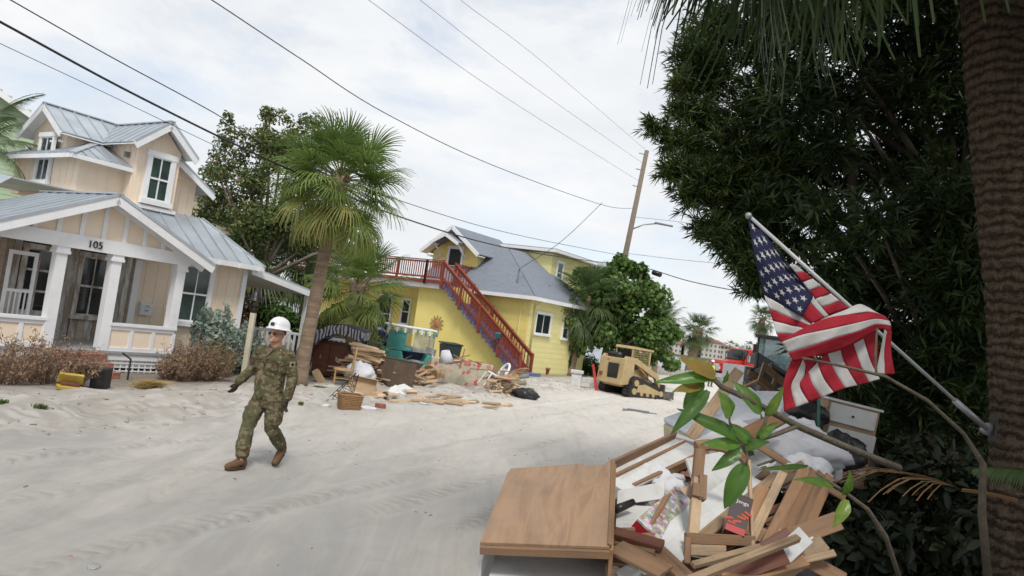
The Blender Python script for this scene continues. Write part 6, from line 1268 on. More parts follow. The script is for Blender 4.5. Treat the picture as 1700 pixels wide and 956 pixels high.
# board game box with bright lid
m, t, b = newmat('game_box_print'); v = coords(t, jitter=False); vo = N(t, 'ShaderNodeTexVoronoi', Scale=60.); L(t, v, vo.inputs['Vector']); hs_ = N(t, 'ShaderNodeHueSaturation', Saturation=.9, Value=.75); L(t, vo.outputs['Color'], hs_.inputs['Color']); wh = ramp(t, [(.45, (.6, .58, .55)), (.5, (.30, .2, .2))]); L(t, noise(t, v, 25., 3.), wh.inputs[0]); L(t, mixc(t, .55, hs_.outputs[0], wh.outputs[0]), b.inputs['Base Color']); b.inputs['Roughness'].default_value = .4; GAME = m
REDC = mat('red_card', (.42, .025, .03), (.36, .02, .025), .4, 3)
g4 = [A(1082, 888, 3.7), A(1096, 900, 3.6), A(1158, 845, 4.0), A(1140, 815, 4.1)]
gb = thing('board_game_box', 'flat red game box with colourful printed lid wedged in the boards', 'box', Matrix.Translation(g4[0])); z0 = Vector((0, 0, 0))
e1 = (A(1142, 822, 4.1)-A(1080, 880, 3.65)); up2 = Vector((-.3, .5, .8)).normalized(); wv_ = (A(1165, 842, 4.05)-A(1142, 818, 4.1)); X = e1.normalized(); Yv = (wv_-X*wv_.dot(X)).normalized(); Z = X.cross(Yv)
if Z.y > 0: Z = -Z
Zv = Yv.cross(X)*-1
Mg = axes(X, Yv, X.cross(Yv), Vector((0, 0, 0)));  sgn = 1 if (X.cross(Yv)).dot(Vector((0, -1, .3))) > 0 else -1
gl = e1.length; MB().box(0, gl, -.10, .05, 0, sgn*.012).build('lid', GAME, gb, M=Mg); MB().box(0, gl, .051, .10, -.002*sgn, sgn*.014).build('side', REDC, gb, M=Mg); MB().box(0, gl, -.10, .10, -sgn*.05, -sgn*.003).build('tray', REDC, gb, M=Mg)
for k in range(5): MB().box(.1+k*.045, .13+k*.045, .06, .09, sgn*.014, sgn*.017).build('printed_letter', (YC, WHITEB, mat('lime_print', (.3, .5, .05)), YC, TEAL)[k], gb, M=Mg)
# tall chair-like frame
cf = thing('broken_chair', 'bare wooden chair back frame standing upright in the pile', 'frame', Matrix.Translation(A(1190, 880, 3.75)))
o3 = -A(1190, 880, 3.75)
def fp_(name, a, b_, w, t_, m=WMID, up=(0, -1, .2)): return plank(name, A(*a)+o3, A(*b_)+o3, w, t_, m, up, cf)
fp_('post', (1162, 745, 3.95), (1157, 800, 3.9), .055, .035); fp_('post', (1158, 795, 3.87), (1150, 890, 3.7), .05, .04, PINEO); fp_('block', (1166, 790, 3.86), (1164, 830, 3.8), .04, .05); fp_('block', (1158, 805, 3.84), (1156, 828, 3.8), .06, .06)
fp_('bottom_rail', (1138, 893, 3.62), (1252, 898, 3.72), .05, .035); fp_('lower_rail', (1140, 912, 3.6), (1202, 914, 3.66), .05, .04, PINEO)
fp_('foot', (1142, 893, 3.6), (1140, 935, 3.55), .03, .03); fp_('right_post', (1243, 765, 3.98), (1250, 925, 3.66), .018, .025, PINEO)
am = MB(); arc = [A(*p)+o3 for p in ((1155, 742, 3.97), (1175, 738, 3.98), (1200, 742, 3.99), (1225, 752, 4.0), (1242, 770, 4.0))]; am.tube(arc, [.035, .03, .028, .028, .02], 6); am.build('arched_top', WMID, cf); MB().tube([A(1165, 752, 3.97)+o3, A(1180, 744, 3.98)+o3, A(1210, 748, 3.99)+o3], .014, 6).build('inner_arch', OAK, cf)
# diagonal white boards
P3('white_board', 'long white board running diagonally under the wooden frame', (1088, 905, 3.65), (1255, 775, 4.7), .10, .022, WHITEB)
P3('white_board', 'second white diagonal board just below the first', (1112, 925, 3.55), (1262, 800, 4.5), .11, .022, WHITEB)
P3('white_board', 'white board with brown edge behind the tall wooden box', (1150, 905, 3.7), (1290, 790, 4.6), .06, .03, PINEO)
P3('white_door', 'pale cabinet door standing behind the arched frame', (1148, 795, 4.4), (1240, 775, 4.6), .24, .02, WHITEB, (0, -1, .35), 'door')
P3('white_side_board', 'narrow white upright board behind the frame', (1152, 830, 4.25), (1158, 770, 4.45), .05, .02, WHITEB, (0, -1, 0))
# tower block game box
JB = mat('black_card_print', (.02, .018, .02), (.035, .02, .02), .35, 4)
c0 = A(1216, 890, 3.72); c1 = A(1232, 828, 3.86); Z = (c1-c0).normalized(); X = (A(1240, 890, 3.72)-A(1200, 888, 3.72)).normalized(); X = (X-Z*X.dot(Z)).normalized(); Yv = Z.cross(X)
jb = thing('game_box', 'upright black game box with red picture and white Jenga lettering', 'box', axes(X, Yv, Z, c0)); jh = (c1-c0).length
MB().box(-.05, .05, -.035, .035, 0, jh).build('carton', JB, jb, bevel=.002)
MB().box(-.048, .048, -.0372, -.0352, .0, jh*.16).build('red_band', REDC, jb); 
for k, (x, z) in enumerate(((-.02, .35), (.015, .42), (-.005, .5), (.02, .28), (-.025, .22), (.0, .6))): MB().box(x-.02, x+.02, -.0375, -.0352, jh*z-.006, jh*z+.006, Matrix.Rotation(R(18*((k % 3)-1)), 4, 'Y')).build('printed_picture', mat('orange_red_print', (.45, .08, .04)) if k == 0 else bpy.data.materials['orange_red_print'], jb)
text_mesh('printed_word', 'Jenga', .030, .0006, WHITEB, jb, Matrix.Translation((.004, -.0362, jh*.76)) @ Matrix.Rotation(R(90), 4, 'X')); MB().box(.0505, .052, -.03, .03, .02, jh*.9).build('side_print', REDC, jb)
# tongue and groove panel of four boards
tg = thing('tongue_and_groove_section', 'panel of four narrow brown tongue and groove boards leaning at the right of the pile', 'panel', Matrix.Translation(A(1300, 860, 4.0))); o4 = -A(1300, 860, 4.0)
for k in range(4): plank('slat', A(1262+k*17, 925+k*3, 3.7+.03*k)+o4, A(1345+k*13.5-8, 776+k*5, 4.5+.03*k)+o4, .062, .018, OAK if k % 2 else WMID, (0, -1, .45), tg)
P3('pine_board', 'thin old pine board between the game box and the slatted panel', (1245, 900, 3.75), (1300, 785, 4.4), .05, .02, PINEO)
P3('pine_board', 'reddish board piece tucked behind the game box', (1235, 870, 3.95), (1270, 810, 4.3), .08, .02, OAK)
P3('weathered_stick', 'long splintered grey stick lying across the bottom of the pile', (1140, 965, 3.2), (1325, 893, 3.6), .035, .03, PINEO)
P3('weathered_stick', 'short splintered stick above the long grey one', (1150, 938, 3.35), (1262, 908, 3.6), .03, .025, PINEO)
P3('brown_board', 'dark reddish board end poking out right of the cabinet', (1020, 884, 3.6), (1100, 906, 3.5), .06, .03, CHERRY); P3('brown_board', 'second reddish board beneath the board end', (1022, 896, 3.6), (1090, 913, 3.5), .07, .02, OAK)
P3('brown_board', 'flat brown board low beside the cabinet', (1022, 908, 3.45), (1105, 950, 3.25), .11, .02, OAK); P3('brown_board', 'lighter brown board sloping down to the bottom edge', (1066, 888, 3.7), (1140, 960, 3.3), .09, .02, WMID)
P3('brown_board', 'dark plank at the foot of the wooden frame', (1200, 960, 3.5), (1330, 925, 3.7), .12, .025, OAK)
for k, (a, b_) in enumerate((((1250, 800, 4.9), (1320, 760, 5.3)), ((1262, 812, 4.8), (1300, 770, 5.2)), ((1290, 800, 4.8), (1345, 772, 5.0)), ((1240, 770, 5.2), (1330, 740, 5.6)))):
    P3('white_board', ('white trim board under the crumpled bedding', 'white angled board right of the arched frame', 'white board end resting on the slatted panel', 'white strip below the bedding heap')[k], a, b_, .09, .03, WHITEB if k != 2 else PINEO)
c = A(1322, 745, 5.5); single('bedding', blob(.35, .25, .2, 33, 34, 22, .22), WHITEC, 'heap of crumpled white bedding at the right of the pile', 'bedding', TM((c.x, c.y, c.z)), True)
c = A(1335, 792, 5.0); single('bedding', blob(.18, .15, .14, 36, 30, 20, .22), WHITEC, 'smaller white cloth bundle next to the slatted panel', 'cloth', TM((c.x, c.y, c.z)), True)
# mattress and plank
BLUEW = mat('mattress_ticking', (.60, .62, .66), (.52, .545, .59), .85, 5, bmp=.5, bscale=8, dirt=.35); FOAM = mat('yellow_foam', (.56, .54, .36), rough=.9)
mq = [A(1100, 692, 6.2), A(1175, 735, 5.4), A(1330, 700, 5.9), A(1245, 640, 7.2)]
ms = thing('white_mattress', 'thick pale mattress with foam edge sprawled on the debris pile', 'mattress', Matrix.Translation(mq[0])); of = [p-mq[0] for p in mq]; nn = (of[1]-of[0]).cross(of[3]-of[0]).normalized()
if nn.z < 0: nn = -nn
MB().prism([p+nn*.0 for p in of], -nn*.05).build('cover', BLUEW, ms, bevel=.03); MB().prism([p-nn*.051 for p in of], -nn*.18).build('foam_core', FOAM, ms, bevel=.02)
mq2 = [A(1180, 722, 5.3), A(1290, 700, 5.5), A(1315, 655, 6.2), A(1235, 660, 6.4)]; tag(quadboard('blue_white_panel', [mq2[0]+Vector((0, 0, .06)), mq2[1]+Vector((0, 0, .06)), mq2[2]+Vector((0, 0, .06)), mq2[3]+Vector((0, 0, .06))], .04, BLUEW), 'folded pale blue sheet panel lying on the mattress', 'panel')
P3('plank', 'weathered brown plank lying diagonally across the white mattress', (1146, 728, 5.0), (1226, 616, 5.9), .085, .03, PINEO, (0, -1, .6))
P3('white_board', 'white board with brown end lying below the mattress', (1165, 745, 4.9), (1240, 705, 5.2), .16, .02, WHITEB); P3('brown_board', 'brown board corner beside the mattress', (1240, 722, 4.9), (1300, 690, 5.2), .12, .025, OAK)
# white plastic drawer tower, crate, black seat, white dresser
q = A(1229, 640, 9.5); dt = thing('refrigerator', 'small white refrigerator without a door standing behind the mattress', 'refrigerator', TM((q.x, 9.5, 0), R(38))); zt = A(1229, 606, 9.5).z
for x in (-.19, .17): MB().box(x, x+.02, -.16, .16, 0, zt).build('side_wall', WHITEPL, dt, bevel=.004)
MB().box(-.17, .17, .14, .16, 0, zt-.02).build('back_wall', WHITEPL, dt); MB().box(-.17, .17, -.16, .14, zt-.02, zt).build('top_wall', WHITEPL, dt, bevel=.004); MB().box(-.17, .17, -.155, .14, zt-.2, zt-.17).build('divider', WHITEPL, dt); MB().box(-.17, .17, -.155, .14, 0, .1).build('base', WHITEPL, dt)
MB().box(-.17, -.06, -.158, -.14, zt-.165, zt-.025).build('side_liner', WHITEPL, dt); MB().box(-.165, .165, -.1, .13, zt-.4, zt-.39).build('shelf', mat('frosted_shelf', (.5, .56, .6), rough=.2), dt)
q = A(1272, 640, 8.6); cr = thing('wooden_crate', 'brown slatted crate tipped over on the pile beside the flag', 'crate', TM(q, R(10), R(-30), R(30)))
for z in (-.1, .1):
    for y in (-.12, .12): MB().box(-.2, .2, y-.012, y+.012, z-.045, z+.045).build('slat', OAK, cr)
for x in (-.19, .0, .19): MB().box(x-.012, x+.012, -.13, .13, -.13, -.105).build('slat', OAK, cr); MB().box(x-.02, x+.02, -.135, -.11, -.14, .14).build('slat', OAK, cr)
q = A(1285, 624, 9.2); single('black_chair', MB().box(-.2, .2, -.16, .16, -.05, .05).box(-.2, .2, .1, .16, .05, .3), BLACKPL, 'black padded chair seat upturned behind the crate', 'seat', TM(q, R(20), R(-25), R(20)), bevel=.02)
q = A(1376, 705, 6.6); wdr = thing('white_dresser', 'white dresser with one drawer pulled out in the shade behind the flag', 'dresser', TM((q.x, 6.6, 0), R(-8), 0, R(6))); hz = A(1376, 665, 6.6).z
MB().box(-.22, .22, .0, .35, 0, hz).build('carcass', PINEO, wdr); MB().box(-.24, .24, -.02, .37, hz, hz+.02).build('top', WHITEB, wdr)
for k in range(3):
    d_ = MB().box(-.2, .2, -.10 if k == 1 else -.016, -.08 if k == 1 else -.001, hz-.18-k*.2, hz-.02-k*.2).build('drawer_front', WHITEB, wdr, bevel=.003); MB().sphere((0, (-.11 if k == 1 else -.025), hz-.1-k*.2), .012, 8, 6).build('knob', BLACK, d_, True)
for px, py, Y, s_, lb in ((1335, 690, 6.6, .16, 'black rubbish bag under the hanging flag corner'), (1395, 755, 5.8, .17, 'black rubbish bag in the shade by the dresser'), (1290, 930, 4.3, .25, 'black rubbish bag under the slatted panel'), (1075, 870, 4.5, .25, 'black rubbish bag deep under the bed rails')):
    c = A(px, py, Y); single('black_bag', blob(s_*1.2, s_, s_, 41+int(px), 26, 16), BLACKPL, lb, 'bag', TM((c.x, c.y, c.z)), True)
tag(MB().tube([A(1360, 655, 6.0), A(1356, 770, 5.9)], .012, 8).build('green_rod', mat('green_enamel', (.05, .18, .14)), None), 'thin green metal rod standing by the white dresser', 'rod')
c = A(1388, 770, 5.6); tag(quadboard('hanging_rag', [c+Vector((-.03, 0, .12)), c+Vector((.04, .03, .13)), c+Vector((.05, .02, -.1)), c+Vector((-.01, -.02, -.13))], .015, WHITEC), 'grey white rag hanging in the shade', 'cloth')
for k in range(44):
    rl = random.Random(500+k); px = rl.uniform(1035, 1330); py = rl.uniform(770+max(0, 1180-px)*.25, 945); Y = 3.62+(930-py)*.0078+rl.uniform(0, .18); c = A(px, py, Y); a = rl.choice((rl.uniform(.3, .9), rl.uniform(-.6, .1), rl.uniform(.4, .8))); l = rl.uniform(.12, .36); dv = Vector((math.cos(a), .5*math.sin(a), math.sin(a)*.8))*l
    w_ = rl.uniform(.03, .10); mw = rl.choice((PINEO, PINEO, OAK, WMID, WHITEB, CHERRY))
    tag(plank('splintered_board', c-dv, c+dv, w_, rl.uniform(.012, .03), mw, (rl.uniform(-.5, .5), -1, .8)), '%s %s %s in the foreground pile, %s' % ('long' if l > .24 else 'short', HUE[mw.name], 'splintered board' if w_ > .06 else 'splintered stick', 'beside the plywood cabinet' if px < 1130 else 'around the bare chair frame' if px < 1240 else 'below the tongue and groove boards'), 'plank', 'splintered wood in the foreground pile')
for k in range(70):
    rl = random.Random(900+k); px = rl.choice((rl.uniform(585, 712), rl.uniform(585, 712), rl.uniform(812, 850))); py = 625+(px-600)*.075+rl.uniform(-16, 14); c = A(px, py, 21.6+(px-600)*.007+rl.uniform(-.4, .5)); c.z = max(.06, c.z); a = rl.uniform(-.7, .9); l = rl.uniform(.12, .42); dv = Vector((math.cos(a), rl.uniform(-.4, .4), math.sin(a)*.5))*l
    mw = rl.choice((PINE, PINEO, OAK, PINKW, PINEO)); tag(plank('pile_board', c-dv, c+dv+Vector((0, 0, .04)), rl.uniform(.06, .16), .03, mw, (rl.uniform(-.5, .5), -.6, 1)), '%s %s board in the roadside pile, %s' % ('long' if l > .27 else 'short', HUE[mw.name], 'by the white cloth bag' if px < 625 else 'around the dark cabinet' if px < 680 else 'left of the floral sofa' if px < 715 else 'under the white garden chair'), 'plank', 'boards in the roadside pile')
# loose fill of the heap below
rl = random.Random(77); hb = MB(); hw = MB()
for k in range(420):
    Y = rl.uniform(3.3, 7.6); X = (.16+.105*Y)+rl.uniform(-.15, 1.0)*.55+(Y-3.3)*.12; top = .62+.06*(Y-3.3); z = rl.uniform(.0, top); a = rl.uniform(0, 6.28); l = rl.uniform(.1, .32); q_ = Vector((math.cos(a)*l, math.sin(a)*l, rl.uniform(-.1, .1)))
    (hb if k % 3 else hw).bar(Vector((X, Y, z))-q_, Vector((X, Y, z))+q_, rl.uniform(.05, .16), .02)
tag(hb.build('debris_heap', PINEO), 'mass of broken boards filling the foreground pile', 'rubble', kind='stuff'); tag(hw.build('debris_heap', WHITEB), 'mass of broken white boards inside the foreground pile', 'rubble', kind='stuff')
# ------------------------------------------------------------------ flag on a pole fixed to the foreground palm
FRED = mat('flag_red', (.46, .025, .045), (.40, .02, .04), .8, 6, bmp=.15, bscale=200); FWHT = mat('flag_white', (.66, .65, .64), (.58, .57, .56), .8, 6, bmp=.15, bscale=200); FBLU = mat('flag_blue', (.022, .028, .085), (.018, .022, .07), .8, 6, bmp=.15, bscale=200)
for fm_ in (FRED, FWHT, FBLU):                                           # thin woven cloth lets some light through and is finely creased
    t_ = fm_.node_tree; b_ = t_.nodes['Principled BSDF']; tr2 = t_.nodes.new('ShaderNodeBsdfTranslucent'); L(t_, b_.inputs['Base Color'].links[0].from_socket, tr2.inputs[0]); ms_ = t_.nodes.new('ShaderNodeMixShader'); ms_.inputs[0].default_value = .3; L(t_, b_.outputs[0], ms_.inputs[1]); L(t_, tr2.outputs[0], ms_.inputs[2]); L(t_, ms_.outputs[0], t_.nodes['Material Output'].inputs[0])
    bump(t_, b_, noise(t_, coords(t_, (1, 1, .5), jitter=False), 11., 5., .6, .8), .5, .03)
YF = 4.15
def FZ(x, y, d=0.): return at(1220+x/2.657, 340+y/2.657, YF+d)
tipP = at(1243, 358, YF); brk = at(1638, 712, 4.42)
pole = thing('flagpole', 'slanted white metal flagpole held by a bracket on the palm trunk', 'flagpole', Matrix.Translation(brk)); d_ = tipP-brk
MB().tube([d_*.04, d_*.99], .0105, 12).build('shaft', mat('pole_enamel', (.52, .53, .55), rough=.35), pole, True); MB().tube([Vector((0, 0, 0)), d_*.14], .019, 12).build('socket', GREY, pole, True)
MB().lathe([(.036, -.012), (.038, .012)], 16, Matrix.Rotation(R(90), 4, 'X')).build('hinge', GREY, pole, True); MB().box(.03, .045, -.03, .03, -.07, .07).build('bracket_plate', BLACKPL, pole, bevel=.004); MB().sphere(d_*1.0, .02, 10, 8).build('finial', GREY, pole, True); MB().tube([d_*.5, d_*.505], .016, 10).build('clip', TEAL, pole)
flag = thing('american_flag', 'stars and stripes flag wrapped and folded around its slanted pole', 'flag', Matrix.Translation(tipP)); fo = -tipP
def cr(P, f):
    n = len(P)-1; f = min(max(f, 0), 1)*n; k = min(int(f), n-1); u = f-k; P = [np.array(p, float) for p in P]; a, b_, c, d = P[max(0, k-1)], P[k], P[k+1], P[min(n, k+2)]
    return .5*((2*b_)+(c-a)*u+(2*a-5*b_+4*c-d)*u*u+(3*b_-a-3*c+d)*u**3)
def ribbon(name, c0, c1, m, d=0., n=24, k=5, wav=.008, fr=3., ph=0.):
    """cloth strip between two drawn edges; d is its distance behind the flag's mid plane"""
    V = []; 
    for i in range(n+1):
        a, b_ = cr(c0, i/n), cr(c1, i/n)
        for j in range(k+1):
            p = a+(b_-a)*j/k; dd = d+wav*math.sin(p[0]*.018*fr+p[1]*.011*fr+ph)+(p[2] if len(p) > 2 else 0); V.append(tuple(FZ(p[0], p[1], dd)+fo))
    Fq = [(i*(k+1)+j, i*(k+1)+j+1, (i+1)*(k+1)+j+1, (i+1)*(k+1)+j) for i in range(n) for j in range(k)]
    me = bpy.data.meshes.new(name); me.from_pydata(V, [], Fq); o = obj(name, me, m, flag, True); s_ = o.modifiers.new('cloth', 'SOLIDIFY'); s_.thickness = .0016; s_.offset = 0; return o
def canton(u, v):
    t_ = np.array(cr([(56, 44), (150, 156), (244, 270)], u)); b_ = np.array(cr([(130, 398), (215, 446), (296, 494)], u)); l_ = np.array([60+70*v-10*math.sin(math.pi*v), 44+354*v]); p = t_+(b_-t_)*v
    p = p+(l_-(np.array([56, 44])+(np.array([130, 398])-np.array([56, 44]))*v))*(1-u); sh_ = v/.6 if v < .6 else (1-v)/.4; p[0] += 72*sh_*u**1.6; return p, .012*math.sin(u*9+v*3)+.014*math.sin(u*4-v*5)-.01*u
V = []; n, k = 22, 22
for i in range(n+1):
    for j in range(k+1): p, dd = canton(i/n, j/k); V.append(tuple(FZ(p[0], p[1], dd)+fo))
me = bpy.data.meshes.new('canton'); me.from_pydata(V, [], [(i*(k+1)+j, i*(k+1)+j+1, (i+1)*(k+1)+j+1, (i+1)*(k+1)+j) for i in range(n) for j in range(k)]); co = obj('canton', me, FBLU, flag, True); s_ = co.modifiers.new('cloth', 'SOLIDIFY'); s_.thickness = .0016; s_.offset = 0
for rw in range(9):
    nc = 4 if rw % 2 == 0 else 3
    for cc_ in range(nc):
        u0 = ((2*cc_+1) if nc == 4 else (2*cc_+2))/8.2; v0 = (rw+1)/10; vs_ = [FZ(*canton(u0, v0)[0], canton(u0, v0)[1]-.0035)+fo]
        for q_ in range(10):
            rad = 1. if q_ % 2 == 0 else .40; a = math.pi*q_/5; uu = u0+.072*rad*math.sin(a); vv = v0-.054*rad*math.cos(a); p, dd = canton(min(1, max(0, uu)), min(1, max(0, vv))); vs_.append(FZ(p[0], p[1], dd-.0035)+fo)
        MB().add(vs_, [(0, 1+q_, 1+(q_+1) % 10) for q_ in range(10)]).build('star', FWHT, flag)
def seg(A_, B_, f): return tuple(np.array(A_, float)+(np.array(B_, float)-np.array(A_, float))*f)
for i in range(6):                                                       # stripes between canton and pole
    a0, a1 = seg((240, 264), (412, 490), i/6), seg((240, 264), (412, 490), (i+1)/6); b0_, b1_ = seg((266, 262), (500, 454), i/6), seg((266, 262), (500, 454), (i+1)/6)
    ribbon('stripe', [a0, b0_], [a1, b1_], FWHT if i % 2 == 0 else FRED, .012, 6, 4, .006, 4., i)
ribbon('stripe', [(338, 398), (415, 490)], [(330, 428), (395, 497)], FWHT, -.005, 8, 3, .004); ribbon('stripe', [(330, 428), (400, 494)], [(294, 490), (335, 524)], FRED, -.004, 8, 3, .004)
eL = [(130, 398), (150, 458), (168, 512), (182, 566), (204, 606)]; eR = [(345, 520), (330, 532), (320, 548), (300, 575), (270, 600)]
for i in range(4): ribbon('stripe', [eL[i], seg(eL[i], eR[i], .5), eR[i]], [eL[i+1], seg(eL[i+1], eR[i+1], .5), eR[i+1]], FWHT if i % 2 == 0 else FRED, .0, 12, 4, .008, 3., i*.2)
c0 = [(380, 506), (430, 485), (490, 462), (545, 438), (585, 450), (625, 476)]; c1 = [(380, 508), (440, 494), (500, 483), (560, 474), (600, 472), (665, 492)]
cR = [(202, 600), (290, 550), (395, 502), (500, 483), (600, 472), (665, 492)]; c2 = [(207, 604), (300, 572), (430, 545), (540, 520), (620, 503), (682, 512)]; c3 = [(235, 652), (330, 625), (430, 590), (540, 558), (620, 527), (689, 532)]; c4 = [(258, 690), (370, 665), (480, 635), (580, 582), (640, 548), (690, 556)]
dz = lambda c, a: [(x, y, a*math.sin(math.pi*i/(len(c)-1))) for i, (x, y) in enumerate(c)]
ribbon('stripe', dz(c0, -.02), dz(c1, -.05), FWHT, -.03, 26, 5, .006); ribbon('stripe', dz(cR, -.05), dz(c2, -.07), FRED, -.03, 30, 5, .006); ribbon('stripe', dz(c2, -.07), dz(c3, -.07), FWHT, -.03, 30, 5, .006); ribbon('stripe', dz(c3, -.07), dz(c4, -.03), FRED, -.03, 30, 5, .006)
for i, (lft, rgt, mm) in enumerate((
    ([(248, 686), (226, 745), (211, 810), (217, 912)], [(302, 676), (272, 745), (248, 805), (270, 892)], FRED), ([(302, 676), (272, 745), (248, 805), (270, 892)], [(316, 676), (306, 750), (286, 800), (326, 872)], FWHT), ([(300, 680), (308, 705), (316, 745)], [(362, 672), (352, 700), (322, 742)], FRED),
    ([(320, 738), (300, 765), (286, 795), (326, 872)], [(324, 736), (332, 762), (345, 795), (382, 849)], FRED), ([(324, 736), (332, 762), (345, 795), (382, 849)], [(364, 695), (380, 740), (400, 780), (436, 826)], FWHT), ([(364, 695), (380, 740), (400, 780), (436, 826)], [(407, 650), (425, 700), (455, 760), (487, 807)], FRED),
    ([(407, 650), (425, 700), (455, 760), (487, 807)], [(464, 632), (480, 690), (512, 750), (540, 796)], FWHT), ([(464, 632), (480, 690), (512, 750), (540, 796)], [(522, 608), (540, 665), (565, 730), (592, 782)], FRED), ([(522, 608), (540, 665), (565, 730), (592, 782)], [(568, 590), (585, 650), (605, 705), (640, 768)], FWHT),
    ([(568, 590), (585, 650), (605, 705), (618, 742)], [(625, 550), (632, 610), (630, 690), (626, 742)], FRED), ([(660, 548), (645, 630), (622, 742)], [(672, 560), (660, 640), (662, 746)], FWHT), ([(672, 550), (658, 640), (660, 748)], [(692, 556), (690, 650), (706, 746)], FRED))):
    ribbon('stripe', lft, rgt, mm, .015+(.02 if i > 8 else 0), 18, 4, .012, 2.4)

# ------------------------------------------------------------------ broken shrub branch with glossy leaves close to the camera
FRL = leafmat('glossy_leaf', [(0, (.05, .12, .024)), (.5, (.10, .205, .04)), (.8, (.20, .29, .05)), (1, (.25, .17, .045))], .4, .3)
Z2 = lambda x, y, Y: at(1080+x/2.8125, 560+y/2.8125, Y)
BRW = mat('branch_bark', (.115, .10, .07), (.075, .062, .045), .85, 20, bmp=.4)
br0 = Z2(1160, 610, 3.45); fs = thing('broken_shrub_branch', 'snapped branch with glossy green leaves reaching across the debris', 'branch', Matrix.Translation(br0))
def twig(name, pts, r0, r1): 
    P = [Z2(*p)-br0 for p in pts]; k = len(P); MB().tube(P, [r0+(r1-r0)*i/(k-1) for i in range(k)], 8).build(name, BRW, fs, True)
twig('branch', [(1160, 610, 3.5), (920, 515, 3.3), (700, 420, 3.1), (560, 345, 3.02), (440, 280, 3.0), (330, 230, 3.0), (290, 190, 3.0)], .017, .010)
twig('side_branch', [(680, 415, 3.08), (580, 455, 3.05), (500, 480, 3.0), (440, 500, 3.0)], .012, .007); twig('side_branch', [(500, 470, 3.0), (530, 410, 3.0), (545, 365, 3.0)], .010, .006); twig('twig', [(450, 500, 3.0), (455, 560, 2.98), (445, 600, 2.97)], .007, .004); twig('twig', [(380, 420, 2.98), (368, 390, 2.98), (370, 370, 2.97)], .005, .004); twig('twig', [(520, 380, 3.), (515, 355, 3.)], .005, .003)
def leafmesh(l, w, seed, tint):
    r = np.random.default_rng(seed); V = []; Fq = []; tn = []; n = 9
    for i in range(n+1):
        f = i/n; ww = w*math.sin(math.pi*min(1, f*.97+.03)**.8)**.8*(1-.15*f)+.0008; z = -.10*l*f*f*2+.02*l*math.sin(f*6+seed)
        for s_ in (-1, -.5, 0, .5, 1): V.append((l*f, ww*s_, z+abs(s_)*ww*.35+.003*math.sin(f*14+s_*3)))
    for i in range(n):
        for j in range(4): a = i*5+j; Fq.append((a, a+1, a+6, a+5)); tn.append(float(np.clip(tint+r.normal(0, .05)+(.1 if j in (1, 2) else 0), 0, 1)))
    o = npmesh('leaf', np.array(V), np.array(Fq), FRL, tn, smooth=True); me = o.data; bpy.data.objects.remove(o); return me
for i, (a, b_, w, tint) in enumerate((((300, 190), (40, 185), .020, .35), ((300, 185), (152, 85), .028, .97), ((245, 205), (150, 325), .022, .45), ((270, 250), (105, 438), .022, .3), ((370, 375), (335, 255), .028, .5), ((515, 355), (402, 203), .024, .45), ((540, 368), (618, 252), .016, .6), ((412, 480), (158, 315), .024, .25), ((465, 492), (378, 400), .02, .4), ((410, 502), (257, 487), .020, .45), ((425, 522), (298, 617), .02, .35), ((445, 588), (343, 802), .032, .35), ((440, 515), (540, 482), .018, .4), ((495, 472), (592, 398), .015, .5), ((300, 200), (205, 140), .018, .4), ((240, 225), (118, 240), .018, .9), ((340, 215), (365, 165), .010, .5))):
    A_ = Z2(*a, 3.0)-br0; B_ = Z2(*b_, 2.93+.03*(i % 3))-br0; x = (B_-A_); l = x.length; x.normalize(); nz_ = Vector((.25*math.sin(i*2.1), -1, .55)); nz_ = (nz_-x*nz_.dot(x)).normalized(); y = nz_.cross(x)
    obj('leaf', leafmesh(l, w*1.35, i, tint), None, fs, M=axes(x, y, nz_, A_))
br1 = at(1630, 745, 3.7); fs2 = thing('bare_branch', 'bare forked branch crossing in front of the flag', 'branch', Matrix.Translation(br1)); P = [at(x, y, Y)-br1 for x, y, Y in ((1640, 960, 3.7), (1630, 850, 3.7), (1632, 770, 3.7), (1600, 720, 3.68), (1540, 665, 3.66), (1470, 625, 3.64), (1400, 608, 3.62), (1332, 594, 3.6))]
MB().tube(P, [.02, .019, .016, .010, .009, .008, .007, .005], 8).build('stem', BRW, fs2, True); MB().tube([at(1455, 622, 3.64)-br1, at(1453, 590, 3.66)-br1, at(1456, 545, 3.7)-br1], [.007, .006, .005], 6).build('fork', BRW, fs2); MB().tube([at(1356, 600, 3.6)-br1, at(1352, 590, 3.6)-br1], .005, 5).build('stub', BRW, fs2)
b2 = at(1480, 940, 3.4); fs3 = thing('leafy_sprig', 'thin grey sprig with three bright leaves low in the shade', 'branch', Matrix.Translation(b2)); MB().tube([at(x, y, Y)-b2 for x, y, Y in ((1500, 980, 3.5), (1470, 890, 3.4), (1440, 845, 3.35), (1400, 815, 3.3), (1355, 785, 3.3))], [.012, .011, .010, .008, .005], 7).build('stem', BRW, fs3, True)
for i, (a, b_, w, tint) in enumerate((((735, 602), (528, 604), .013, .4), ((855, 690), (697, 652), .022, .5), ((903, 738), (945, 640), .024, .5), ((918, 758), (868, 882), .030, .68))):
    A_ = Z2(*a, 3.3)-b2; B_ = Z2(*b_, 3.24)-b2; x = (B_-A_); l = x.length; x.normalize(); nz_ = Vector((.1, -1, .6)); nz_ = (nz_-x*nz_.dot(x)).normalized(); obj('leaf', leafmesh(l, w, 40+i, tint), None, fs3, M=axes(x, nz_.cross(x), nz_, A_))

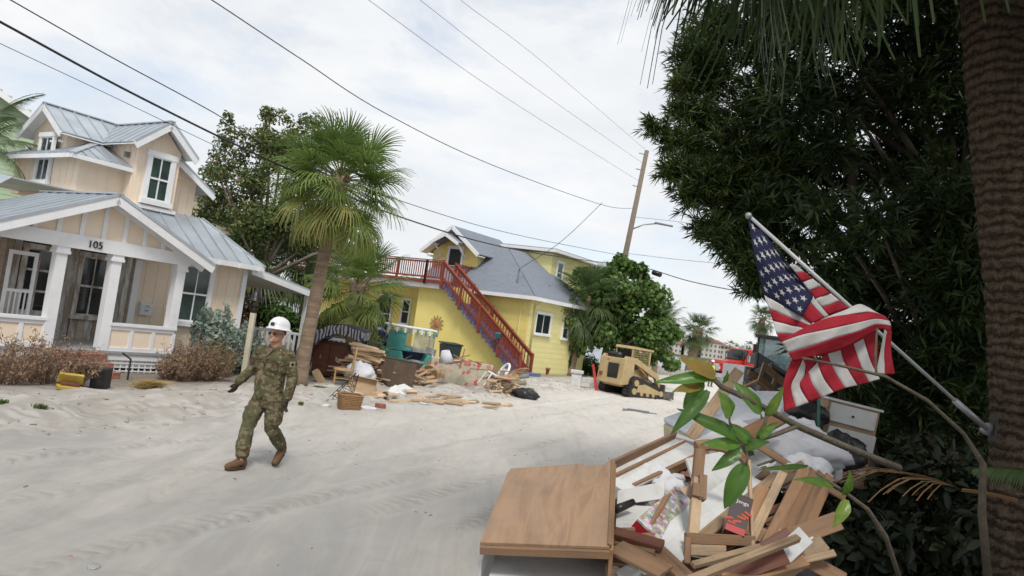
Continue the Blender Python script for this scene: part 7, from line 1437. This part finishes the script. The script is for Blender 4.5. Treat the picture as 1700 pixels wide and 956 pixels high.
# ------------------------------------------------------------------ people
def camo(name):
    m, t, b = newmat(name); v = coords(t, (1, 1, 1.5), jitter=False); n1_ = noise(t, v, 7., 4., .6, .4); n2_ = noise(t, v, 11., 4., .6, .3); n3_ = noise(t, v, 19., 5., .65)
    r1_ = ramp(t, [(.44, (.19, .155, .10)), (.47, (.095, .095, .05))]); L(t, n1_, r1_.inputs[0]); f2_ = ramp(t, [(.55, (0, 0, 0)), (.58, (1, 1, 1))]); L(t, n2_, f2_.inputs[0]); c = mixc(t, f2_.outputs[0], r1_.outputs[0], (.085, .055, .033)); f3_ = ramp(t, [(.62, (0, 0, 0)), (.64, (1, 1, 1))]); L(t, n3_, f3_.inputs[0]); c = mixc(t, f3_.outputs[0], c, (.30, .26, .18))
    L(t, c, b.inputs['Base Color']); b.inputs['Roughness'].default_value = .9; b.inputs['Specular IOR Level'].default_value = .15; bump(t, b, noise(t, coords(t, (1, 1, .7), jitter=False), 9., 5., .6, .6), .9, .03); return m
SKIN = mat('skin', (.46, .25, .17), (.40, .21, .14), .5, 6); CAMO = camo('camouflage'); GLOVE = mat('brown_glove', (.055, .035, .024), (.035, .022, .016), .8, 12, bmp=.3); BOOT = mat('coyote_boot', (.165, .088, .042), (.12, .062, .030), .8, 10, bmp=.3, dirt=.2); SOLE = mat('boot_sole', (.06, .045, .035), rough=.9)
def capsule(mb, pts, rad, n=14, sx=1., sy=1.):
    pts = [Vector(p) for p in pts]; mb.tube(pts, rad, n)
    for p, r_ in zip(pts, rad): mb.sphere(p, r_*.995, n, 8)
def ell(mb, rings, n=20):
    """stack of elliptical rings (x,y,z,rx,ry)"""
    o = len(mb.V)
    for x, y, z, rx, ry in rings:
        for j in range(n): a = 2*math.pi*j/n; mb.V.append((x+rx*math.cos(a), y+ry*math.sin(a), z))
    for i in range(len(rings)-1):
        for j in range(n): mb.Fc.append((o+i*n+j, o+i*n+(j+1) % n, o+(i+1)*n+(j+1) % n, o+(i+1)*n+j))
    mb.Fc.append(tuple(o+j for j in reversed(range(n)))); mb.Fc.append(tuple(o+(len(rings)-1)*n+j for j in range(n)))
def fused(name, mb, m, parent, vox=.011, smooth=6, disp=0., dscale=.12):
    o = mb.build(name, m, parent); r_ = o.modifiers.new('fuse', 'REMESH'); r_.mode = 'VOXEL'; r_.voxel_size = vox; r_.use_smooth_shade = True; s_ = o.modifiers.new('smooth', 'SMOOTH'); s_.factor = .5; s_.iterations = smooth
    if disp:
        tx = bpy.data.textures.new(name, 'CLOUDS'); tx.noise_scale = dscale; tx.noise_depth = 3; d = o.modifiers.new('folds', 'DISPLACE'); d.texture = tx; d.strength = disp; d.mid_level = .5; d.texture_coords = 'LOCAL'
    return o
# joints of the walking soldier; -Y is the way he faces, +X his left
SH = {'R': Vector((-.195, .0, 1.43)), 'L': Vector((.195, .0, 1.43))}; EL = {'R': Vector((-.315, .03, 1.19)), 'L': Vector((.275, .05, 1.155))}; WR = {'R': Vector((-.395, -.10, 1.00)), 'L': Vector((.285, -.03, .905))}
HP = {'R': Vector((-.095, 0, .92)), 'L': Vector((.095, .0, .92))}; KN = {'R': Vector((-.115, -.155, .51)), 'L': Vector((.075, .05, .505))}; AN = {'R': Vector((-.095, -.215, .115)), 'L': Vector((.06, .37, .235))}
sp_ = gnd(420, 778); sol = thing('person', 'soldier in camouflage uniform, white hard hat and brown boots striding across the sand', 'person', TM((sp_.x+.05, sp_.y+.0, gz(sp_.x, sp_.y)), R(-19)))
bd = MB()
capsule(bd, [(0, .01, 1.40), (0, -.005, 1.52), (0, -.012, 1.58)], [.075, .062, .06])                                          # neck
ell(bd, [(0, -.02, 1.545, .03, .03), (0, -.035, 1.56, .052, .065), (0, -.03, 1.59, .066, .085), (0, -.02, 1.63, .073, .095), (0, -.012, 1.675, .077, .10), (0, -.005, 1.72, .077, .10), (0, .0, 1.76, .066, .085), (0, .0, 1.785, .04, .05)])
bd.sphere((0, -.115, 1.572), (.026, .02, .017)); bd.sphere((0, -.118, 1.655), (.013, .02, .03)); bd.sphere((0, -.127, 1.638), (.017, .015, .012)); bd.sphere((0, -.115, 1.608), (.028, .01, .006)); bd.sphere((0, -.113, 1.598), (.024, .01, .006)); bd.sphere((-.034, -.098, 1.64), (.022, .018, .016)); bd.sphere((.034, -.098, 1.64), (.022, .018, .016)); bd.sphere((0, -.1, 1.697), (.055, .018, .012))
for s_ in (-1, 1): bd.sphere((s_*.079, .005, 1.652), (.010, .02, .032))
ell(bd, [(0, 0, .86, .12, .09), (0, 0, 1.0, .15, .11), (0, .0, 1.2, .155, .11), (0, 0, 1.38, .17, .10), (0, 0, 1.47, .08, .07)])
for k in 'RL': capsule(bd, [SH[k], EL[k], WR[k]], [.055, .042, .03]); capsule(bd, [HP[k], KN[k], AN[k]], [.08, .055, .045])
fused('body', bd, SKIN, sol, .008, 4)
jk = MB(); ell(jk, [(0, .01, .80, .185, .135), (0, .0, .86, .190, .142), (0, -.012, .98, .188, .150), (0, -.022, 1.08, .187, .155), (0, -.015, 1.18, .187, .146), (0, -.005, 1.28, .196, .136), (0, .0, 1.37, .205, .125), (0, .008, 1.43, .18, .110), (0, .012, 1.475, .115, .09), (0, .01, 1.50, .08, .075)])
for k in 'RL': capsule(jk, [SH[k]+Vector((0, 0, -.015)), SH[k].lerp(EL[k], .5), EL[k], EL[k].lerp(WR[k], .5), EL[k].lerp(WR[k], .93)], [.087, .079, .067, .062, .054])
for s_ in (-1, 1): jk.box(s_*.10-.055, s_*.10+.055, -.162, -.12, 1.22, 1.33)                                                     # chest pockets
jk.tube([(-.075, -.02, 1.505), (-.05, -.085, 1.475), (-.02, -.115, 1.40)], [.022, .02, .012], 8); jk.tube([(.075, -.02, 1.505), (.05, -.085, 1.475), (.02, -.115, 1.40)], [.022, .02, .012], 8); jk.tube([(-.07, .0, 1.51), (-.05, .07, 1.52), (.05, .07, 1.52), (.07, 0, 1.51)], .02, 8)
jk.bar((0, -.150, 1.36), (0, -.178, .84), .03, .02, (0, -1, 0))
fused('jacket', jk, CAMO, sol, .010, 3, .034, .08)
tr_ = MB(); ell(tr_, [(0, .01, .76, .172, .13), (0, .01, .86, .172, .13), (0, 0, .95, .168, .13)])
for k in 'RL':
    sh_ = AN[k]-KN[k]; capsule(tr_, [HP[k]+Vector((0, .01, -.04)), HP[k].lerp(KN[k], .5), KN[k], KN[k].lerp(AN[k], .5), KN[k].lerp(AN[k], .80)], [.108, .102, .084, .086, .08])
    c_ = HP[k].lerp(KN[k], .62); tr_.box(c_.x+(-.10 if k == 'R' else .06), c_.x+(-.06 if k == 'R' else .10), c_.y-.07, c_.y+.07, c_.z-.1, c_.z+.09)
fused('trousers', tr_, CAMO, sol, .010, 3, .036, .08)
tag(MB().prism([(-.055, -.128, 1.475), (.055, -.128, 1.475), (0, -.142, 1.385)], (0, .03, 0)).build('undershirt', mat('tan_undershirt', (.16, .125, .08), rough=.9), sol), None)
def boot(k, toe, heel):
    b_ = MB(); a = AN[k]; up_ = (KN[k]-a).normalized(); capsule(b_, [a+up_*.20, a+up_*.05, heel+Vector((0, 0, .05))], [.058, .054, .046]); mid_ = heel.lerp(toe, .55)+Vector((0, 0, .055)); capsule(b_, [a.lerp(heel, .3)+Vector((0, 0, .02)), mid_, toe.lerp(heel, .08)+Vector((0, 0, .04))], [.052, .05, .040])
    o = fused('boot', b_, BOOT, sol, .008, 4); s_ = MB(); d = (toe-heel); d.normalize(); sd_ = d.cross(Vector((0, 0, 1))).normalized(); n_ = sd_.cross(d).normalized(); P = []
    for f, w in ((-.05, .028), (-.02, .04), (.3, .038), (.65, .05), (.9, .045), (1.0, .025)): P.append((heel.lerp(toe, f), w))
    ou = [p+sd_*w for p, w in P]+[p-sd_*w for p, w in reversed(P)]; s_.prism([p-n_*.004 for p in ou], n_*.028); s_.build('sole', SOLE, o, bevel=.006)
    lm = MB(); 
    for q_ in range(5): c_ = a+up_*(.02+.035*q_)-Vector((0, .052, 0)) if k == 'R' else a+up_*(.02+.035*q_)-Vector((0, .05, .02)); lm.bar(c_-Vector((.025, 0, 0)), c_+Vector((.025, 0, 0)), .008, .006)
    lm.build('laces', SOLE, o)
boot('R', Vector((-.135, -.405, .015)), Vector((-.09, -.155, .015))); boot('L', Vector((.065, .235, .015)), Vector((.055, .395, .135)))
def hand(k, curl, fwd):
    w = WR[k]; d = (w-EL[k]).normalized(); d = (d+Vector((0, 0, -.6))).normalized(); side = Vector((1 if k == 'L' else -1, .0, 0)); pl = Vector((0, -1, 0)); pl = (pl-d*pl.dot(d)).normalized(); inn = d.cross(pl) if k == 'R' else pl.cross(d); inn = inn.normalized()
    h = MB(); capsule(h, [w-d*.03, w+d*.02], [.038, .036]); pm = w+d*.06
    for q_ in range(4):
        off = pl*(.034-.022*q_); capsule(h, [w+d*.02+off*.7, w+d*.085+off], [.018, .016], 8); l = (.068, .078, .073, .056)[q_]; a0 = w+d*.088+off; d1 = (d+inn*curl*.5).normalized(); d2 = (d+inn*curl*1.4).normalized(); d3 = (d*.6+inn*curl*2).normalized(); p1_ = a0+d1*l*.45; p2_ = p1_+d2*l*.35; capsule(h, [a0, p1_, p2_, p2_+d3*l*.25], [.0115, .011, .010, .009], 8)
    t0 = w+d*.03+pl*.03; t1 = t0+(pl*.7+d*.8+inn*.3).normalized()*.04; capsule(h, [t0, t1, t1+(d+inn*.5).normalized()*.032], [.016, .013, .011], 8); h.tube([w-d*.045, w-d*.01], [.045, .042], 12)
    fused('glove', h, GLOVE, sol, .0055, 2)
hand('R', .55, 1); hand('L', .6, 1)
hb_ = TM((0, .0, 1.722), 0, R(-4)); hat = MB().lathe([(.150, -.012), (.153, -.004), (.143, .004), (.126, .012), (.124, .05), (.112, .09), (.085, .122), (.045, .14), (.005, .145)], 28, hb_ @ Matrix.Diagonal((.98, 1.14, 1, 1))).build('hard_hat', WHITEPL, sol, True)
for k_ in (-1, 0, 1): MB().tube([hb_ @ Vector((k_*.03, -.135, .05)), hb_ @ Vector((k_*.03, -.085, .125)), hb_ @ Vector((k_*.03, 0, .148)), hb_ @ Vector((k_*.03, .09, .125))], .007, 6).build('ridge', WHITEPL, hat, True)
em = MB()                                                                # small dark castle emblem with a dot
for x0, x1, z0, z1 in ((-.026, -.012, .028, .066), (.012, .026, .028, .066), (-.006, .006, .028, .074), (-.026, .026, .028, .040)): em.box(x0, x1, -.147, -.1405, z0, z1, hb_)
em.lathe([(.009, -.147), (.009, -.139)], 10, hb_ @ Matrix.Translation((.036, .02, .068)) @ Matrix.Rotation(R(-90), 4, 'X') @ Matrix.Translation((0, 0, 0)) @ Matrix.Scale(-1, 4, (0, 0, 1)) if False else hb_ @ Matrix.Translation((.036, .006, .068)) @ Matrix.Rotation(R(90), 4, 'X') @ Matrix.Translation((0, 0, .27)) ) ; em.build('emblem', BLACK, hat)
gl_ = MB(); 
for s_ in (-1, 1): gl_.sphere((s_*.034, -.116, 1.662), (.031, .010, .019), 14, 8); gl_.tube([(s_*.062, -.112, 1.667), (s_*.082, -.07, 1.668), (s_*.083, .01, 1.665)], .004, 5)
gl_.tube([(-.012, -.124, 1.668), (.012, -.124, 1.668)], .004, 5); gl_.build('sunglasses', BLACKPL, sol, True)
hr = MB(); ell(hr, [(0, .02, 1.655, .079, .085), (0, .02, 1.69, .081, .092), (0, .01, 1.72, .081, .10)]); hr.build('hair', mat('brown_hair', (.06, .035, .02), rough=.8), sol, True)
MB().box(-.15, -.05, -.172, -.160, 1.335, 1.352).build('name_tape', WALNUT, sol); MB().box(.05, .15, -.172, -.160, 1.335, 1.352).build('service_tape', WALNUT, sol); MB().box(-.012, .012, -.180, -.168, 1.27, 1.30).build('rank_patch', BLACK, sol)
ptc = SH['L'].lerp(EL['L'], .38); pm_ = axes(Vector((-.4, -.9, 0)).normalized()*-1, Vector((.9, -.4, 0)).normalized()*-1, Vector((0, 0, 1)), ptc+Vector((.065, -.052, 0))); pt = MB().box(-.035, .035, -.008, .004, -.035, .035).build('shoulder_patch', mat('patch_tan', (.28, .25, .17), rough=.9), sol, M=pm_ @ Matrix.Rotation(R(0), 4, 'Y')); MB().box(-.016, .016, -.012, -.008, -.016, .016, Matrix.Rotation(R(45), 4, 'Y')).build('patch_mark', BLACK, pt)
# worker in a yellow vest, and the loader driver
q = at(1182, 612, 50); vst = thing('person', 'distant worker in a yellow safety vest and white helmet', 'person', TM((q.x, 50, 0), R(20)))
b_ = MB(); ell(b_, [(0, 0, .85, .16, .11), (0, 0, 1.1, .17, .12), (0, 0, 1.4, .2, .12), (0, 0, 1.48, .1, .08), (0, 0, 1.54, .055, .055), (0, 0, 1.6, .075, .09), (0, 0, 1.7, .08, .1), (0, 0, 1.78, .05, .06)])
for s_ in (-1, 1): capsule(b_, [(s_*.1, 0, .9), (s_*.12, -.02, .5), (s_*.12, .02, .07), (s_*.12, -.12, .05)], [.1, .075, .06, .05]); capsule(b_, [(s_*.2, 0, 1.42), (s_*.27, .02, 1.15), (s_*.22, -.12, .95)], [.06, .05, .045])
fused('body', b_, mat('worker_clothes', (.12, .12, .13), rough=.9), vst, .02, 3); v_ = MB(); ell(v_, [(0, 0, .9, .19, .14), (0, 0, 1.1, .2, .15), (0, 0, 1.38, .225, .145), (0, 0, 1.47, .13, .1)]); vv_ = v_.build('vest', mat('hi_vis_yellow', (.60, .68, .04), rough=.6), vst, True); MB().lathe([(.20, 1.1), (.205, 1.16)], 18, Matrix.Diagonal((1, .76, 1, 1))).build('reflective_band', WHITEPL, vv_)
MB().lathe([(.15, 1.72), (.115, 1.74), (.11, 1.8), (.07, 1.86), (.01, 1.875)], 16).build('hard_hat', WHITEPL, vst, True); MB().sphere((0, -.03, 1.66), (.075, .08, .09)).build('face', SKIN, vst, True)
dv = thing('person', 'dark silhouetted driver sitting inside the wheel loader cab', 'person', ld.matrix_world @ TM((-.15, 0, 1.62), R(90))); b_ = MB(); ell(b_, [(0, 0, 0, .2, .16), (0, .02, .3, .18, .13), (0, .02, .55, .22, .13), (0, .01, .64, .1, .08), (0, 0, .7, .055, .055), (0, -.01, .78, .075, .09), (0, -.01, .88, .08, .1), (0, 0, .95, .05, .06)])
for s_ in (-1, 1): capsule(b_, [(s_*.2, 0, .56), (s_*.27, -.1, .32), (s_*.18, -.35, .34)], [.06, .05, .04]); capsule(b_, [(s_*.1, 0, .05), (s_*.13, -.4, .08), (s_*.13, -.45, -.3)], [.09, .07, .055])
fused('body', b_, mat('driver_clothes', (.05, .055, .04), rough=.9), dv, .02, 3); MB().sphere((0, -.03, .83), (.07, .07, .09)).build('face', SKIN, dv, True)

q = at(1254, 622, 14); w3 = thing('person', 'person in tan camouflage and dark cap bending down behind the refrigerator', 'person', TM((q.x, 14, q.z-1.60), R(30))); b_ = MB(); ell(b_, [(0, 0, .85, .16, .11), (0, -.05, 1.1, .17, .12), (0, -.12, 1.38, .19, .12), (0, -.15, 1.46, .1, .08), (0, -.17, 1.52, .055, .055), (0, -.2, 1.58, .075, .09), (0, -.2, 1.68, .08, .1), (0, -.2, 1.76, .05, .06)])
for s_ in (-1, 1): capsule(b_, [(s_*.1, 0, .9), (s_*.12, -.02, .5), (s_*.12, .02, .07), (s_*.12, -.12, .05)], [.1, .075, .06, .05]); capsule(b_, [(s_*.2, -.1, 1.38), (s_*.27, -.2, 1.15), (s_*.2, -.4, 1.05)], [.06, .05, .045])
fused('body', b_, CAMO, w3, .02, 3); MB().sphere((0, -.215, 1.63), (.07, .08, .08)).build('face', SKIN, w3, True); MB().lathe([(.1, 1.68), (.098, 1.76), (.06, 1.79), (.01, 1.795)], 14, Matrix.Translation((0, -.2, 0))).build('cap', BLACK, w3, True)
